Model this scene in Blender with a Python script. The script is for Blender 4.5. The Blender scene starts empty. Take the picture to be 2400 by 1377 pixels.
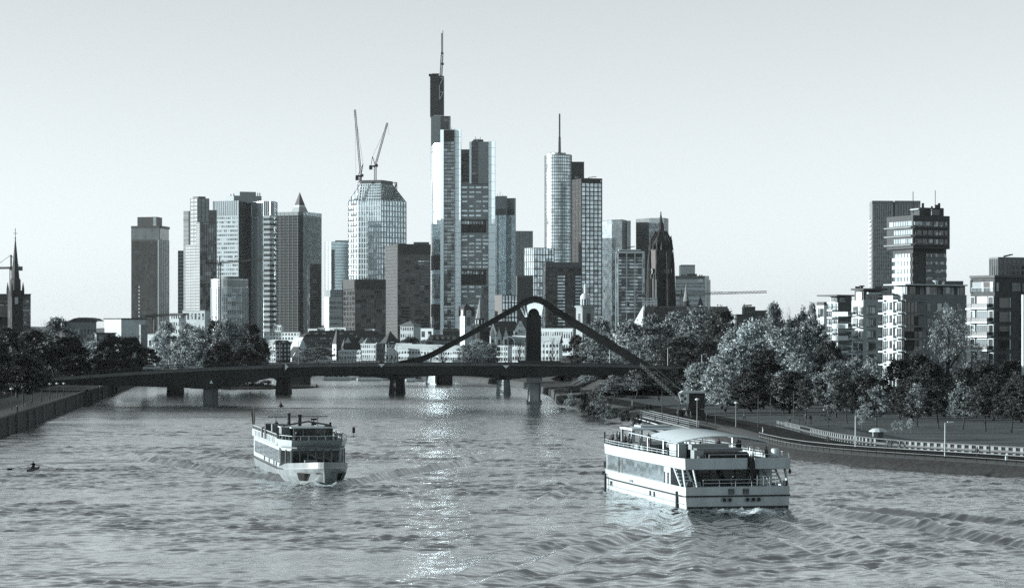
import bpy, bmesh, math, random
import numpy as np
from mathutils import Vector, Matrix, Quaternion
R = math.radians
scene = bpy.context.scene
COL = scene.collection
random.seed(7)

# ------------------------------------------------------------------ camera
FPX, HZ, CAMZ = 5700.0, 776.0, 18.0          # focal length and horizon row in photo pixels, eye height over the water
cam_d = bpy.data.cameras.new('camera'); cam = bpy.data.objects.new('camera', cam_d); COL.objects.link(cam)
cam.location = (0, 0, CAMZ); cam.rotation_euler = (R(90), 0, 0)
cam_d.sensor_width = 36; cam_d.lens = FPX / 2400 * 36
cam_d.shift_y = (HZ - 688.5) / 2400
cam_d.clip_start = 1; cam_d.clip_end = 60000
scene.camera = cam

# ------------------------------------------------------------------ sky and sun
SUN_EL, SUN_AZ = 5.0, 92.0                    # degrees above the horizon, degrees left of straight ahead
world = bpy.data.worlds.new('World'); scene.world = world; world.use_nodes = True
wt = world.node_tree; wt.nodes.clear()
sky = wt.nodes.new('ShaderNodeTexSky'); sky.sky_type = 'NISHITA'; sky.sun_disc = False
sky.sun_elevation = R(SUN_EL); sky.sun_rotation = R(-SUN_AZ)
sky.air_density = 1.0; sky.dust_density = 0.2; sky.ozone_density = 1.0; sky.altitude = 100
bw = wt.nodes.new('ShaderNodeRGBToBW')
tint = wt.nodes.new('ShaderNodeMix'); tint.data_type = 'RGBA'; tint.blend_type = 'MULTIPLY'; tint.inputs[0].default_value = 1
tint.inputs[7].default_value = (0.92, 1.0, 1.03, 1)
bg = wt.nodes.new('ShaderNodeBackground'); bg.inputs[1].default_value = 0.15
wo = wt.nodes.new('ShaderNodeOutputWorld')
wt.links.new(sky.outputs[0], bw.inputs[0]); wt.links.new(bw.outputs[0], tint.inputs[6])
wt.links.new(tint.outputs[2], bg.inputs[0]); wt.links.new(bg.outputs[0], wo.inputs[0])
sun_d = bpy.data.lights.new('sun', 'SUN'); sun_d.energy = 5.0; sun_d.angle = R(0.5); sun_d.color = (1.0, 0.985, 0.955)
sun = bpy.data.objects.new('sun', sun_d); COL.objects.link(sun)
SDIR = Vector((-math.sin(R(SUN_AZ)) * math.cos(R(SUN_EL)), math.cos(R(SUN_AZ)) * math.cos(R(SUN_EL)), math.sin(R(SUN_EL))))
sun.rotation_euler = SDIR.to_track_quat('Z', 'Y').to_euler(); sun.location = (-200, 0, 300)
vs = scene.view_settings
vs.view_transform = 'Standard'; vs.look = 'None'; vs.gamma = 1; vs.use_curve_mapping = False; vs.exposure = 1.04
cy = scene.cycles
cy.max_bounces = 6; cy.diffuse_bounces = 2; cy.glossy_bounces = 3; cy.transmission_bounces = 4; cy.transparent_max_bounces = 6; cy.volume_bounces = 0
cy.sample_clamp_indirect = 4; cy.use_denoising = False

# ------------------------------------------------------------------ helpers
def PX(x, Y): return (x - 1200.0) / FPX * Y
def PZ(y, Y): return CAMZ - (y - HZ) / FPX * Y
def P(x, y, Y): return Vector((PX(x, Y), Y, PZ(y, Y)))
def WY(y, z=0.0): return (CAMZ - z) * FPX / (y - HZ)      # distance at which height z shows at row y

WM = {}
def wm(o): return WM[o.name]
def link(o, parent=None, m=None):
    COL.objects.link(o)
    if m is None: m = Matrix.LocRotScale(o.location, o.rotation_euler, o.scale)
    WM[o.name] = m
    if parent is not None:
        o.parent = parent; o.matrix_parent_inverse = wm(parent).inverted()
    return o
def tag(o, label=None, cat=None, group=None, kind=None):
    if label: o['label'] = label
    if cat: o['category'] = cat
    if group: o['group'] = group
    if kind: o['kind'] = kind
    return o
def thing(name, label, cat, loc=(0, 0, 0), group=None):
    o = bpy.data.objects.new(name, None); o.location = loc; o.empty_display_size = 1
    link(o); return tag(o, label, cat, group)
def copy_tree(o, parent=None, pm=None):
    c = o.copy()
    if c.animation_data: c.animation_data_clear()
    COL.objects.link(c)
    if parent is not None:
        c.parent = parent; c.matrix_parent_inverse = o.matrix_parent_inverse.copy()
    for ch in list(o.children): copy_tree(ch, c)
    return c

# ------------------------------------------------------------------ materials
T = (0.83, 1.0, 1.06)                          # the toning of the whole place: cool greys
def tc(v, t=T):
    if isinstance(v, (int, float)): v = (v, v, v)
    return (min(v[0] * t[0], 1), min(v[1] * t[1], 1), min(v[2] * t[2], 1), 1)
MATS = {}
def nodes(m):
    m.use_nodes = True; nt = m.node_tree; b = nt.nodes['Principled BSDF']; return nt, b
def mat(name, v, rough=0.7, metal=0.0, var=0.18, scale=0.6, bump=0.0, bscale=3.0, spec=0.4, stretch=None):
    """grey-toned surface with dirt/weather variation in world space"""
    v = v * (.9 if name[:4] in ('pane', 'pale', 'mid_') else .68 if v < .3 else .8) if isinstance(v, (int, float)) else v
    m = bpy.data.materials.new(name); nt, b = nodes(m); N, L = nt.nodes, nt.links
    g = N.new('ShaderNodeNewGeometry'); n = N.new('ShaderNodeTexNoise'); n.inputs['Scale'].default_value = scale
    n.inputs['Detail'].default_value = 5; n.inputs['Roughness'].default_value = 0.6
    src = g.outputs['Position']
    if stretch:
        mp = N.new('ShaderNodeMapping'); mp.inputs['Scale'].default_value = stretch; L.new(src, mp.inputs[0]); src = mp.outputs[0]
    L.new(src, n.inputs['Vector'])
    cr = N.new('ShaderNodeMix'); cr.data_type = 'RGBA'
    c = tc(v); cr.inputs[6].default_value = tuple(x * (1 - var) for x in c[:3]) + (1,); cr.inputs[7].default_value = tuple(min(x * (1 + var), 1) for x in c[:3]) + (1,)
    mr = N.new('ShaderNodeMapRange'); mr.inputs[1].default_value = 0.3; mr.inputs[2].default_value = 0.7
    L.new(n.outputs[0], mr.inputs[0]); L.new(mr.outputs[0], cr.inputs[0]); L.new(cr.outputs[2], b.inputs['Base Color'])
    b.inputs['Roughness'].default_value = rough; b.inputs['Metallic'].default_value = metal; b.inputs['Specular IOR Level'].default_value = spec
    if bump:
        n2 = N.new('ShaderNodeTexNoise'); n2.inputs['Scale'].default_value = bscale; n2.inputs['Detail'].default_value = 4; L.new(g.outputs['Position'], n2.inputs['Vector'])
        bp = N.new('ShaderNodeBump'); bp.inputs['Strength'].default_value = bump; bp.inputs['Distance'].default_value = 0.1
        L.new(n2.outputs[0], bp.inputs['Height']); L.new(bp.outputs[0], b.inputs['Normal'])
    MATS[name] = m; return m
def glassmat(name, v, cell=(4, 4, 3.6), metal=0.55, rough=0.08, tilt=0.035, blind=0.3, bv=0.45, var=0.5):
    """coated facade glass: every pane reflects a little differently, some have blinds down"""
    m = bpy.data.materials.new(name); nt, b = nodes(m); N, L = nt.nodes, nt.links
    g = N.new('ShaderNodeNewGeometry'); sn = N.new('ShaderNodeVectorMath'); sn.operation = 'SNAP'; sn.inputs[1].default_value = cell
    L.new(g.outputs['Position'], sn.inputs[0])
    wn = N.new('ShaderNodeTexWhiteNoise'); L.new(sn.outputs[0], wn.inputs['Vector'])
    c = tc(v * 1.0)
    c1 = N.new('ShaderNodeMix'); c1.data_type = 'RGBA'; c1.inputs[6].default_value = tuple(x * (1 - var) for x in c[:3]) + (1,); c1.inputs[7].default_value = tuple(min(1, x * (1 + var)) for x in c[:3]) + (1,)
    L.new(wn.outputs[0], c1.inputs[0])
    sp = N.new('ShaderNodeSeparateColor'); L.new(wn.outputs[1], sp.inputs[0])
    lt = N.new('ShaderNodeMath'); lt.operation = 'LESS_THAN'; lt.inputs[1].default_value = blind; L.new(sp.outputs[1], lt.inputs[0])
    c2 = N.new('ShaderNodeMix'); c2.data_type = 'RGBA'; c2.inputs[7].default_value = tc(bv); L.new(lt.outputs[0], c2.inputs[0]); L.new(c1.outputs[2], c2.inputs[6])
    L.new(c2.outputs[2], b.inputs['Base Color'])
    b.inputs['Metallic'].default_value = metal; b.inputs['Roughness'].default_value = rough
    if tilt:
        sb = N.new('ShaderNodeVectorMath'); sb.operation = 'SUBTRACT'; sb.inputs[1].default_value = (.5, .5, .5); L.new(wn.outputs[1], sb.inputs[0])
        sc = N.new('ShaderNodeVectorMath'); sc.operation = 'SCALE'; sc.inputs[3].default_value = tilt * 2; L.new(sb.outputs[0], sc.inputs[0])
        ad = N.new('ShaderNodeVectorMath'); ad.operation = 'ADD'; L.new(g.outputs['Normal'], ad.inputs[0]); L.new(sc.outputs[0], ad.inputs[1])
        no = N.new('ShaderNodeVectorMath'); no.operation = 'NORMALIZE'; L.new(ad.outputs[0], no.inputs[0]); L.new(no.outputs[0], b.inputs['Normal'])
    MATS[name] = m; return m

mat('white', 0.60, .6, var=.07); mat('stone_light', 0.5, .8, var=.15, scale=.25); mat('concrete', 0.34, .8, var=.2, scale=.2, bump=.2)
mat('concrete_dark', 0.16, .85, var=.25, scale=.15, bump=.3); mat('grey', 0.2, .7, var=.15); mat('grey_dark', 0.085, .7, var=.2)
mat('black', 0.018, .6, var=.3); mat('iron', 0.035, .55, metal=.3, var=.3); mat('steel', 0.45, .4, metal=.7, var=.15)
mat('slate', 0.06, .75, var=.35, scale=.5); mat('slate_pale', 0.24, .7, var=.2, scale=.5); mat('brick', 0.075, .85, var=.3, scale=.8)
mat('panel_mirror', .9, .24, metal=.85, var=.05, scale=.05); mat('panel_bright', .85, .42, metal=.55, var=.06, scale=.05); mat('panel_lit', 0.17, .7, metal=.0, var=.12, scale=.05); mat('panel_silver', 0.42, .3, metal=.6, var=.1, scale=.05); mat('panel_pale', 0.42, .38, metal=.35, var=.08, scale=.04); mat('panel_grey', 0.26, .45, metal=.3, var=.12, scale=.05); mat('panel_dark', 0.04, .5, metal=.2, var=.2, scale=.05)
mat('sandstone_dark', 0.04, .9, var=.45, scale=.35); mat('sandstone', 0.3, .9, var=.3, scale=.8, bump=.4)
glassmat('glass_dark', 0.06, blind=.06, bv=.2, metal=.35); glassmat('glass_mid', 0.3, blind=.12, bv=.5); glassmat('glass_bright', 0.60, blind=.2, bv=.6, var=.3, rough=.16)
glassmat('glass_band', 0.22, cell=(3, 3, 4), blind=.35, bv=.55); glassmat('glass_black', 0.03, metal=.2, blind=.03, bv=.12)
glassmat('window', 0.04, cell=(1.5, 1.5, 1.5), metal=.1, blind=.2, bv=.3, tilt=.01)

# ------------------------------------------------------------------ mesh builder
class MB:
    def __init__(s): s.v = []; s.f = []; s.m = []; s.cur = 0
    def add(s, vs_, fs):
        o = len(s.v); s.v += [tuple(v) for v in vs_]; s.f += [tuple(i + o for i in f) for f in fs]; s.m += [s.cur] * len(fs); return s
    def box(s, c, d, rz=0.0):
        cx, cy_, cz = c; a, b, h = d[0] / 2, d[1] / 2, d[2] / 2; ca, sa = math.cos(rz), math.sin(rz)
        vs_ = [(cx + x * ca - y * sa, cy_ + x * sa + y * ca, cz + z) for z in (-h, h) for x, y in ((-a, -b), (a, -b), (a, b), (-a, b))]
        return s.add(vs_, [(3, 2, 1, 0), (4, 5, 6, 7), (0, 1, 5, 4), (1, 2, 6, 5), (2, 3, 7, 6), (3, 0, 4, 7)])
    def bar(s, p, q, w, h=None):
        """square bar from p to q"""
        p, q = Vector(p), Vector(q); h = h or w; d = (q - p).normalized()
        u = d.cross(Vector((0, 0, 1)))
        u = Vector((1, 0, 0)) if u.length < 1e-4 else u.normalized(); n = u.cross(d)
        vs_ = [a + u * (x * w / 2) + n * (y * h / 2) for a in (p, q) for x, y in ((-1, -1), (1, -1), (1, 1), (-1, 1))]
        return s.add(vs_, [(0, 1, 2, 3), (7, 6, 5, 4), (0, 4, 5, 1), (1, 5, 6, 2), (2, 6, 7, 3), (3, 7, 4, 0)])
    def prism(s, poly, z0, z1, poly_top=None):
        n = len(poly); pt = poly_top or poly
        def zz(z, i): return z[i] if isinstance(z, (list, tuple)) else z
        vs_ = [(p[0], p[1], zz(z0, i)) for i, p in enumerate(poly)] + [(p[0], p[1], zz(z1, i)) for i, p in enumerate(pt)]
        fs = [tuple(reversed(range(n))), tuple(range(n, 2 * n))] + [(i, (i + 1) % n, n + (i + 1) % n, n + i) for i in range(n)]
        return s.add(vs_, fs)
    def tube(s, p, q, r0, r1=None, n=6, cap=True):
        p, q = Vector(p), Vector(q); r1 = r0 if r1 is None else r1; d = (q - p).normalized()
        u = d.cross(Vector((0, 0, 1))); u = Vector((1, 0, 0)) if u.length < 1e-4 else u.normalized(); w = u.cross(d)
        vs_ = [a + (u * math.cos(t) + w * math.sin(t)) * r for a, r in ((p, r0), (q, r1)) for t in [2 * math.pi * i / n for i in range(n)]]
        fs = [(i, n + i, n + (i + 1) % n, (i + 1) % n) for i in range(n)]
        if cap: fs += [tuple(range(n)), tuple(reversed(range(n, 2 * n)))]
        return s.add(vs_, fs)
    def lathe(s, c, prof, n=16, cap=True):
        """prof: list of (radius, z)"""
        cx, cy_ = c[0], c[1]; vs_ = []
        for r, z in prof: vs_ += [(cx + r * math.cos(2 * math.pi * i / n), cy_ + r * math.sin(2 * math.pi * i / n), z) for i in range(n)]
        fs = []
        for k in range(len(prof) - 1): fs += [(k * n + i, k * n + (i + 1) % n, (k + 1) * n + (i + 1) % n, (k + 1) * n + i) for i in range(n)]
        if cap: fs += [tuple(reversed(range(n))), tuple(range((len(prof) - 1) * n, len(prof) * n))]
        return s.add(vs_, fs)
    def cone(s, c, r, z0, z1, n=8, rot=0.0):
        vs_ = [(c[0] + r * math.cos(2 * math.pi * i / n + rot), c[1] + r * math.sin(2 * math.pi * i / n + rot), z0) for i in range(n)] + [(c[0], c[1], z1)]
        return s.add(vs_, [(i, (i + 1) % n, n) for i in range(n)] + [tuple(reversed(range(n)))])
    def truss(s, p, q, w, t, n):
        """lattice boom of triangular section"""
        p, q = Vector(p), Vector(q); d = (q - p).normalized(); u = d.cross(Vector((0, 1, 0)))
        u = Vector((0, 0, 1)) if u.length < .1 else u.normalized(); v = d.cross(u)
        offs = [u * w * .6, -u * w * .4 + v * w * .5, -u * w * .4 - v * w * .5]
        for o in offs: s.bar(p + o, q + o, t)
        for i in range(n):
            a = p + (q - p) * (i / n); b = p + (q - p) * ((i + 1) / n); mI = (a + b) / 2
            s.bar(a + offs[1], mI + offs[0], t * .7); s.bar(mI + offs[0], b + offs[1], t * .7)
            s.bar(a + offs[2], mI + offs[0], t * .7); s.bar(a + offs[1], a + offs[2], t * .7)
        return s
    def mesh(s, name, mats, smooth=False):
        me = bpy.data.meshes.new(name); me.from_pydata(s.v, [], s.f)
        for m_ in (mats if isinstance(mats, (list, tuple)) else [mats]): me.materials.append(MATS[m_] if isinstance(m_, str) else m_)
        if max(s.m, default=0) > 0: me.polygons.foreach_set('material_index', s.m)
        if smooth: me.polygons.foreach_set('use_smooth', [True] * len(s.f))
        me.update(); return me
    def build(s, name, mats, parent=None, smooth=False, kind=None):
        o = bpy.data.objects.new(name, s.mesh(name, mats, smooth)); link(o, parent)
        if kind: o['kind'] = kind
        return o
UNIT = {}
def unit(m):
    if m not in UNIT: UNIT[m] = MB().box((0, 0, 0), (1, 1, 1)).mesh('block_' + m, m)
    return UNIT[m]
def box(name, parent, m, c, d, rz=0.0):
    o = bpy.data.objects.new(name, unit(m)); o.location = c; o.scale = d; o.rotation_euler = (0, 0, rz)
    return link(o, parent)
def fbox(name, parent, m, A, B, t0, t1, z0, z1, proud=0.1, back=0.3):
    """box on the vertical face A->B (left to right as seen from outside), between fractions t0,t1 and heights z0,z1"""
    ax, ay = A[0], A[1]; dx, dy = B[0] - ax, B[1] - ay; l = math.hypot(dx, dy); rz = math.atan2(dy, dx); nx, ny = dy / l, -dx / l
    t = (t0 + t1) / 2; o = (proud - back) / 2
    return box(name, parent, m, (ax + dx * t + nx * o, ay + dy * t + ny * o, (z0 + z1) / 2), (l * abs(t1 - t0), proud + back, z1 - z0), rz)
def fadd(mb, A, B, t0, t1, z0, z1, proud=0.1, back=0.3):
    ax, ay = A[0], A[1]; dx, dy = B[0] - ax, B[1] - ay; l = math.hypot(dx, dy); rz = math.atan2(dy, dx); nx, ny = dy / l, -dx / l
    t = (t0 + t1) / 2; o = (proud - back) / 2
    mb.box((ax + dx * t + nx * o, ay + dy * t + ny * o, (z0 + z1) / 2), (l * abs(t1 - t0), proud + back, z1 - z0), rz)
def grid(parent, A, B, z0, z1, rows, cols, mb_='panel_grey', mm_=None, bh=.35, mw=.12, proud=.25, joined=False, edge=True, names=('spandrel', 'mullion')):
    """bands and mullions standing proud of the glass; bh, mw as fractions of a cell"""
    dz = (z1 - z0) / rows if rows else 0; J = MB(); mm_ = mm_ or mb_
    for i in range(rows + (1 if edge else 0)) if rows else []:
        a, b = z0 + i * dz - dz * bh / 2, z0 + i * dz + dz * bh / 2
        a, b = max(a, z0), min(b, z1 + .01)
        if joined: fadd(J, A, B, 0, 1, a, b, proud)
        else: fbox(names[0], parent, mb_, A, B, 0, 1, a, b, proud)
    for j in range(cols + 1) if cols else []:
        t = j / cols; w = mw / cols / 2; t0, t1 = max(0, t - w), min(1, t + w)
        if joined: fadd(J, A, B, t0, t1, z0, z1, proud + .12)
        else: fbox(names[1], parent, mm_, A, B, t0, t1, z0, z1, proud + .12)
    if joined: J.build('window_grid', mb_, parent, kind='stuff')
GZ = 5.0
def foot(Y, xl, xc, xr, th, depth=None):
    """corner points (left, near corner, right, far) of a block whose near corner stands at distance Y"""
    th = R(th); C = (PX(xc, Y), Y); s = FPX / Y
    wl, wr = (xc - xl) / s, (xr - xc) / s
    dR = wr * math.tan(th) if wr > 0 else 0; dL = wl / math.tan(th) if (wl > 0 and th > .02) else 0
    if xl == xc:
        d = depth or wr; rx = PX(xr, Y + dR); Rr = (rx, Y + dR); ux, uy = (Rr[0] - C[0]), (Rr[1] - C[1]); l = math.hypot(ux, uy)
        L = (C[0] - uy / l * d, C[1] + ux / l * d)
    elif xr == xc:
        d = depth or wl; L = (PX(xl, Y + dL), Y + dL); ux, uy = (C[0] - L[0]), (C[1] - L[1]); l = math.hypot(ux, uy)
        Rr = (C[0] - uy / l * d, C[1] + ux / l * d)
    else:
        L = (PX(xl, Y + dL), Y + dL); Rr = (PX(xr, Y + dR), Y + dR)
    D = (L[0] + Rr[0] - C[0], L[1] + Rr[1] - C[1])
    return L, C, Rr, D
def block(name, parent, m, Y, xs, ytop, th=25, ybot=None, depth=None):
    L, C, Rr, D = foot(Y, xs[0], xs[1], xs[2], th, depth)
    z0 = GZ if ybot is None else PZ(ybot, Y); z1 = PZ(ytop, Y)
    o = MB().prism([L, C, Rr, D], z0, z1).build(name, m, parent)
    return L, C, Rr, D, z0, z1
# ------------------------------------------------------------------ water
def make_water():
    m = bpy.data.materials.new('river_water'); nt, b = nodes(m); N, L = nt.nodes, nt.links
    at = N.new('ShaderNodeAttribute'); at.attribute_name = 'foam'
    g = N.new('ShaderNodeNewGeometry')
    fn = N.new('ShaderNodeTexNoise'); fn.inputs['Scale'].default_value = 1.6; fn.inputs['Detail'].default_value = 6; fn.inputs['Roughness'].default_value = .75
    L.new(g.outputs['Position'], fn.inputs['Vector'])
    ml = N.new('ShaderNodeMath'); ml.operation = 'MULTIPLY'; L.new(at.outputs['Fac'], ml.inputs[0]); L.new(fn.outputs[0], ml.inputs[1])
    mr = N.new('ShaderNodeMapRange'); mr.inputs[1].default_value = .28; mr.inputs[2].default_value = .5; L.new(ml.outputs[0], mr.inputs[0])
    mx = N.new('ShaderNodeMix'); mx.data_type = 'RGBA'; mx.inputs[6].default_value = tc((.006, .009, .010)); mx.inputs[7].default_value = tc(.75)
    L.new(mr.outputs[0], mx.inputs[0]); L.new(mx.outputs[2], b.inputs['Base Color'])
    sx = N.new('ShaderNodeSeparateXYZ'); L.new(g.outputs['Position'], sx.inputs[0])      # waves too fine for the mesh: coarser mesh farther off, so more of them
    ry = N.new('ShaderNodeMapRange'); ry.inputs[1].default_value = 170; ry.inputs[2].default_value = 480; ry.inputs[3].default_value = WATER_R0; ry.inputs[4].default_value = WATER_R1; L.new(sx.outputs[1], ry.inputs[0])
    rr = N.new('ShaderNodeMix'); rr.data_type = 'FLOAT'; rr.inputs[3].default_value = .7; L.new(mr.outputs[0], rr.inputs[0]); L.new(ry.outputs[0], rr.inputs[2]); L.new(rr.outputs[0], b.inputs['Roughness'])
    b.inputs['IOR'].default_value = 1.333; b.inputs['Specular IOR Level'].default_value = 0.5
    mp = N.new('ShaderNodeMapping'); mp.inputs['Scale'].default_value = (.8, 1.5, 1); L.new(g.outputs['Position'], mp.inputs[0])
    n1 = N.new('ShaderNodeTexNoise'); n1.inputs['Scale'].default_value = 2.2; n1.inputs['Detail'].default_value = 4; n1.inputs['Roughness'].default_value = .62; n1.inputs['Distortion'].default_value = .5
    L.new(mp.outputs[0], n1.inputs['Vector'])
    pm = N.new('ShaderNodeMapping'); pm.inputs['Scale'].default_value = (.018, .05, 1); L.new(g.outputs['Position'], pm.inputs[0])
    pn = N.new('ShaderNodeTexNoise'); pn.inputs['Scale'].default_value = 1.0; pn.inputs['Detail'].default_value = 5; pn.inputs['Distortion'].default_value = 1.0; L.new(pm.outputs[0], pn.inputs['Vector'])
    pr = N.new('ShaderNodeMapRange'); pr.inputs[1].default_value = .35; pr.inputs[2].default_value = .68; pr.inputs[3].default_value = WATER_BUMP * .35; pr.inputs[4].default_value = WATER_BUMP * 1.5; L.new(pn.outputs[0], pr.inputs[0])
    bp = N.new('ShaderNodeBump'); bp.inputs['Distance'].default_value = .25; L.new(pr.outputs[0], bp.inputs['Strength'])
    L.new(n1.outputs[0], bp.inputs['Height']); L.new(bp.outputs[0], b.inputs['Normal'])
    gl = N.new('ShaderNodeBsdfGlossy'); gl.inputs['Color'].default_value = (.90, .93, .94, 1); L.new(bp.outputs[0], gl.inputs['Normal']); L.new(ry.outputs[0], gl.inputs['Roughness'])
    fm = N.new('ShaderNodeMath'); fm.operation = 'MULTIPLY_ADD'; fm.inputs[1].default_value = -WATER_SHEEN; fm.inputs[2].default_value = WATER_SHEEN; L.new(mr.outputs[0], fm.inputs[0])
    mxs = N.new('ShaderNodeMixShader'); L.new(fm.outputs[0], mxs.inputs[0]); L.new(b.outputs[0], mxs.inputs[1]); L.new(gl.outputs[0], mxs.inputs[2])
    L.new(mxs.outputs[0], N['Material Output'].inputs[0])
    MATS['river_water'] = m
    # rows every 0.35 m near the camera, wider apart far away; real wave heights
    ys = [-40.0, 60.0, 120.0]; y = 150.0
    while y < 1160: ys.append(y); y += max(.28, (y - 250) * .0029) if y > 250 else .28
    ys = np.array(ys); xs = np.concatenate([np.arange(-160, -72, 1.6), np.arange(-72, 72, .34), np.arange(72, 130, 1.6)])
    X, Y = np.meshgrid(xs, ys); rng = np.random.default_rng(3)
    X = X + np.clip((Y - 700) / 300, 0, 1) * (X - 60) * .9
    Z = np.zeros_like(X)
    # wind chop: many short waves running roughly along the view, with slowly varying strength
    calm = np.zeros_like(X)
    for k in range(14):
        a = rng.uniform(0, 6.28); wl = rng.uniform(18, 70); kx, ky = math.cos(a) * .5, math.sin(a)
        calm += np.sin(6.283 / wl * (kx * X + ky * Y) + rng.uniform(0, 6.28))
    calm = 1 / (1 + np.exp(-calm * .55))
    grp = np.zeros_like(X)
    for k in range(16):
        a = rng.uniform(0, 6.283); wl = rng.uniform(4, 13); grp += np.sin(6.283 / wl * (math.cos(a) * X + math.sin(a) * Y) + rng.uniform(0, 6.28) + .8 * np.sin(.05 * X + k))
    grp = np.clip(grp / 2.83, -2, 2); amp = (.28 + 1.1 * calm) * (.5 + .42 * np.clip(grp + .6, 0, 2))
    step = np.gradient(ys)[:, None]
    for k in range(64):
        wl = .8 * (1.0205 ** k); a = math.pi / 2 + (rng.uniform(-1.25, 1.25) if k % 3 else rng.normal(0, .4))
        q = 2 * math.pi / wl; h = WAVE_S * wl ** -.3 * wl / 6.283
        fade = np.clip((wl / np.maximum(step, .01) - 2.2) / 2.0, 0, 1)
        ph = q * (math.cos(a) * X + math.sin(a) * Y) + rng.uniform(0, 6.28) + .9 * np.sin(.13 * X + .05 * Y + k) + .7 * np.sin(.09 * Y - .06 * X + 2 * k)
        Z += fade * amp * h * (2 * (.5 + .5 * np.sin(ph)) ** 2.6 - .65)
    foam = np.zeros_like(X)
    def arm(x0, y0, x1, y1, h, wid, wl, grow=1.0, n=1.6, foam0=0.0):
        """a train of wake crests along the line from the hull outwards"""
        nonlocal Z, foam
        dx, dy = x1 - x0, y1 - y0; l = math.hypot(dx, dy); ux, uy = dx / l, dy / l
        t = (X - x0) * ux + (Y - y0) * uy; s = (X - x0) * (-uy) + (Y - y0) * ux
        s = s + 1.2 * np.sin(t * .06 + x0) + .5 * np.sin(t * .17)
        w = wid * (.5 + grow * np.clip(t / l, 0, 1)); env = np.exp(-(s / w) ** 2) * np.clip(t / 6 + .2, 0, 1) * np.clip((l - t) / (l * .6), 0, 1)
        Z += env * h * np.cos(6.283 * s / wl + .3 * np.sin(t * .25)) * (1 + .18 * np.sin(t * .55 + .4 * s))
        foam += foam0 * np.exp(-(s / (w * .5)) ** 2) * np.clip((l * .8 - t) / (l * .8), 0, 1) * (t > -2)
    # wakes of the two passenger boats (they trail away from each bow)
    arm(-20.0, 283.5, 4, 385, .56, 2.0, 2.8, 1.2, foam0=.75); arm(-23.5, 283.5, -66, 378, .56, 2.1, 2.9, 1.3, foam0=.75)
    arm(-36, 326, -60, 392, .2, 2.5, 5, 1.5); arm(-28, 330, 4, 420, .14, 3, 5, 1.5)
    arm(8.5, 281, -4, 236, .30, 1.6, 4.0, 1.5, foam0=.55); arm(15.8, 247, -6, 150, .36, 3.2, 4.6, 1.5, foam0=.3); arm(20, 246, 8, 150, .22, 4.2, 4.2, 1.4)
    arm(30.5, 249, 58, 170, .42, 3.0, 4.6, 1.5, foam0=.4); arm(32, 255, 66, 200, .34, 2.5, 4.2, 1.5); arm(25, 246, 30, 165, .24, 6.5, 3.7, .7)
    arm(-140, 492, 30, 470, .10, 9, 7); arm(-110, 575, 20, 566, .14, 7, 6); arm(-60, 415, -4, 402, .10, 6, 5); arm(-75, 330, -34, 345, .16, 4, 5)
    # churned water behind the stern of the right-hand boat and along the bows
    d = ((X - 23.0) / 6.2) ** 2 + ((Y - 243.5) / 5.0) ** 2; foam += .75 * np.exp(-d) * (Y < 247.5); Z += .12 * np.exp(-d) * rng.normal(0, 1, X.shape)
    tail = np.exp(-(((X - 24.5) - (246 - Y) * .10) / (3.5 + (246 - Y) * .06).clip(2, 20)) ** 2) * (Y < 246) * np.clip((Y - 150) / 96, 0, 1); foam += .42 * tail
    d = ((X + 21.5) / 4.5) ** 2 + ((Y - 282.0) / 2.6) ** 2; foam += .8 * np.exp(-d); Z += .10 * np.exp(-d) * rng.normal(0, 1, X.shape)
    def hullfoam(x0, y0, x1, y1, w, f):
        dx, dy = x1 - x0, y1 - y0; l = math.hypot(dx, dy); t = ((X - x0) * dx + (Y - y0) * dy) / l; s = ((X - x0) * -dy + (Y - y0) * dx) / l
        return f * np.exp(-(s / w) ** 2) * (t > -1) * (t < l + 1)
    foam += hullfoam(17.2, 246.6, 9.6, 281, .55, .62) + hullfoam(28.9, 248.9, 22, 282, .5, .5) + hullfoam(-25.2, 289, -35.5, 332, .6, .6) + hullfoam(-18.4, 291, -27, 330, .5, .5)
    nr, nc = X.shape; me = bpy.data.meshes.new('river')
    me.vertices.add(nr * nc); me.vertices.foreach_set('co', np.stack([X, Y, Z], -1).ravel())
    idx = np.arange(nr * nc).reshape(nr, nc); q = np.stack([idx[:-1, :-1], idx[:-1, 1:], idx[1:, 1:], idx[1:, :-1]], -1).reshape(-1, 4)
    me.loops.add(q.size); me.loops.foreach_set('vertex_index', q.ravel()); me.polygons.add(len(q))
    me.polygons.foreach_set('loop_start', np.arange(0, q.size, 4)); me.polygons.foreach_set('loop_total', np.full(len(q), 4)); me.polygons.foreach_set('use_smooth', np.ones(len(q), bool))
    a = me.attributes.new('foam', 'FLOAT', 'POINT'); a.data.foreach_set('value', np.clip(foam, 0, 1.2).ravel().astype(np.float32))
    me.materials.append(m); me.update(); me.validate()
    o = bpy.data.objects.new('river', me); link(o); tag(o, 'wind-ruffled river with boat wakes running past both banks', 'river', kind='structure')
WATER_BUMP, WAVE_S, WATER_R0, WATER_R1, WATER_SHEEN = 0.12, 0.046, .04, .17, .52
make_water()

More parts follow.
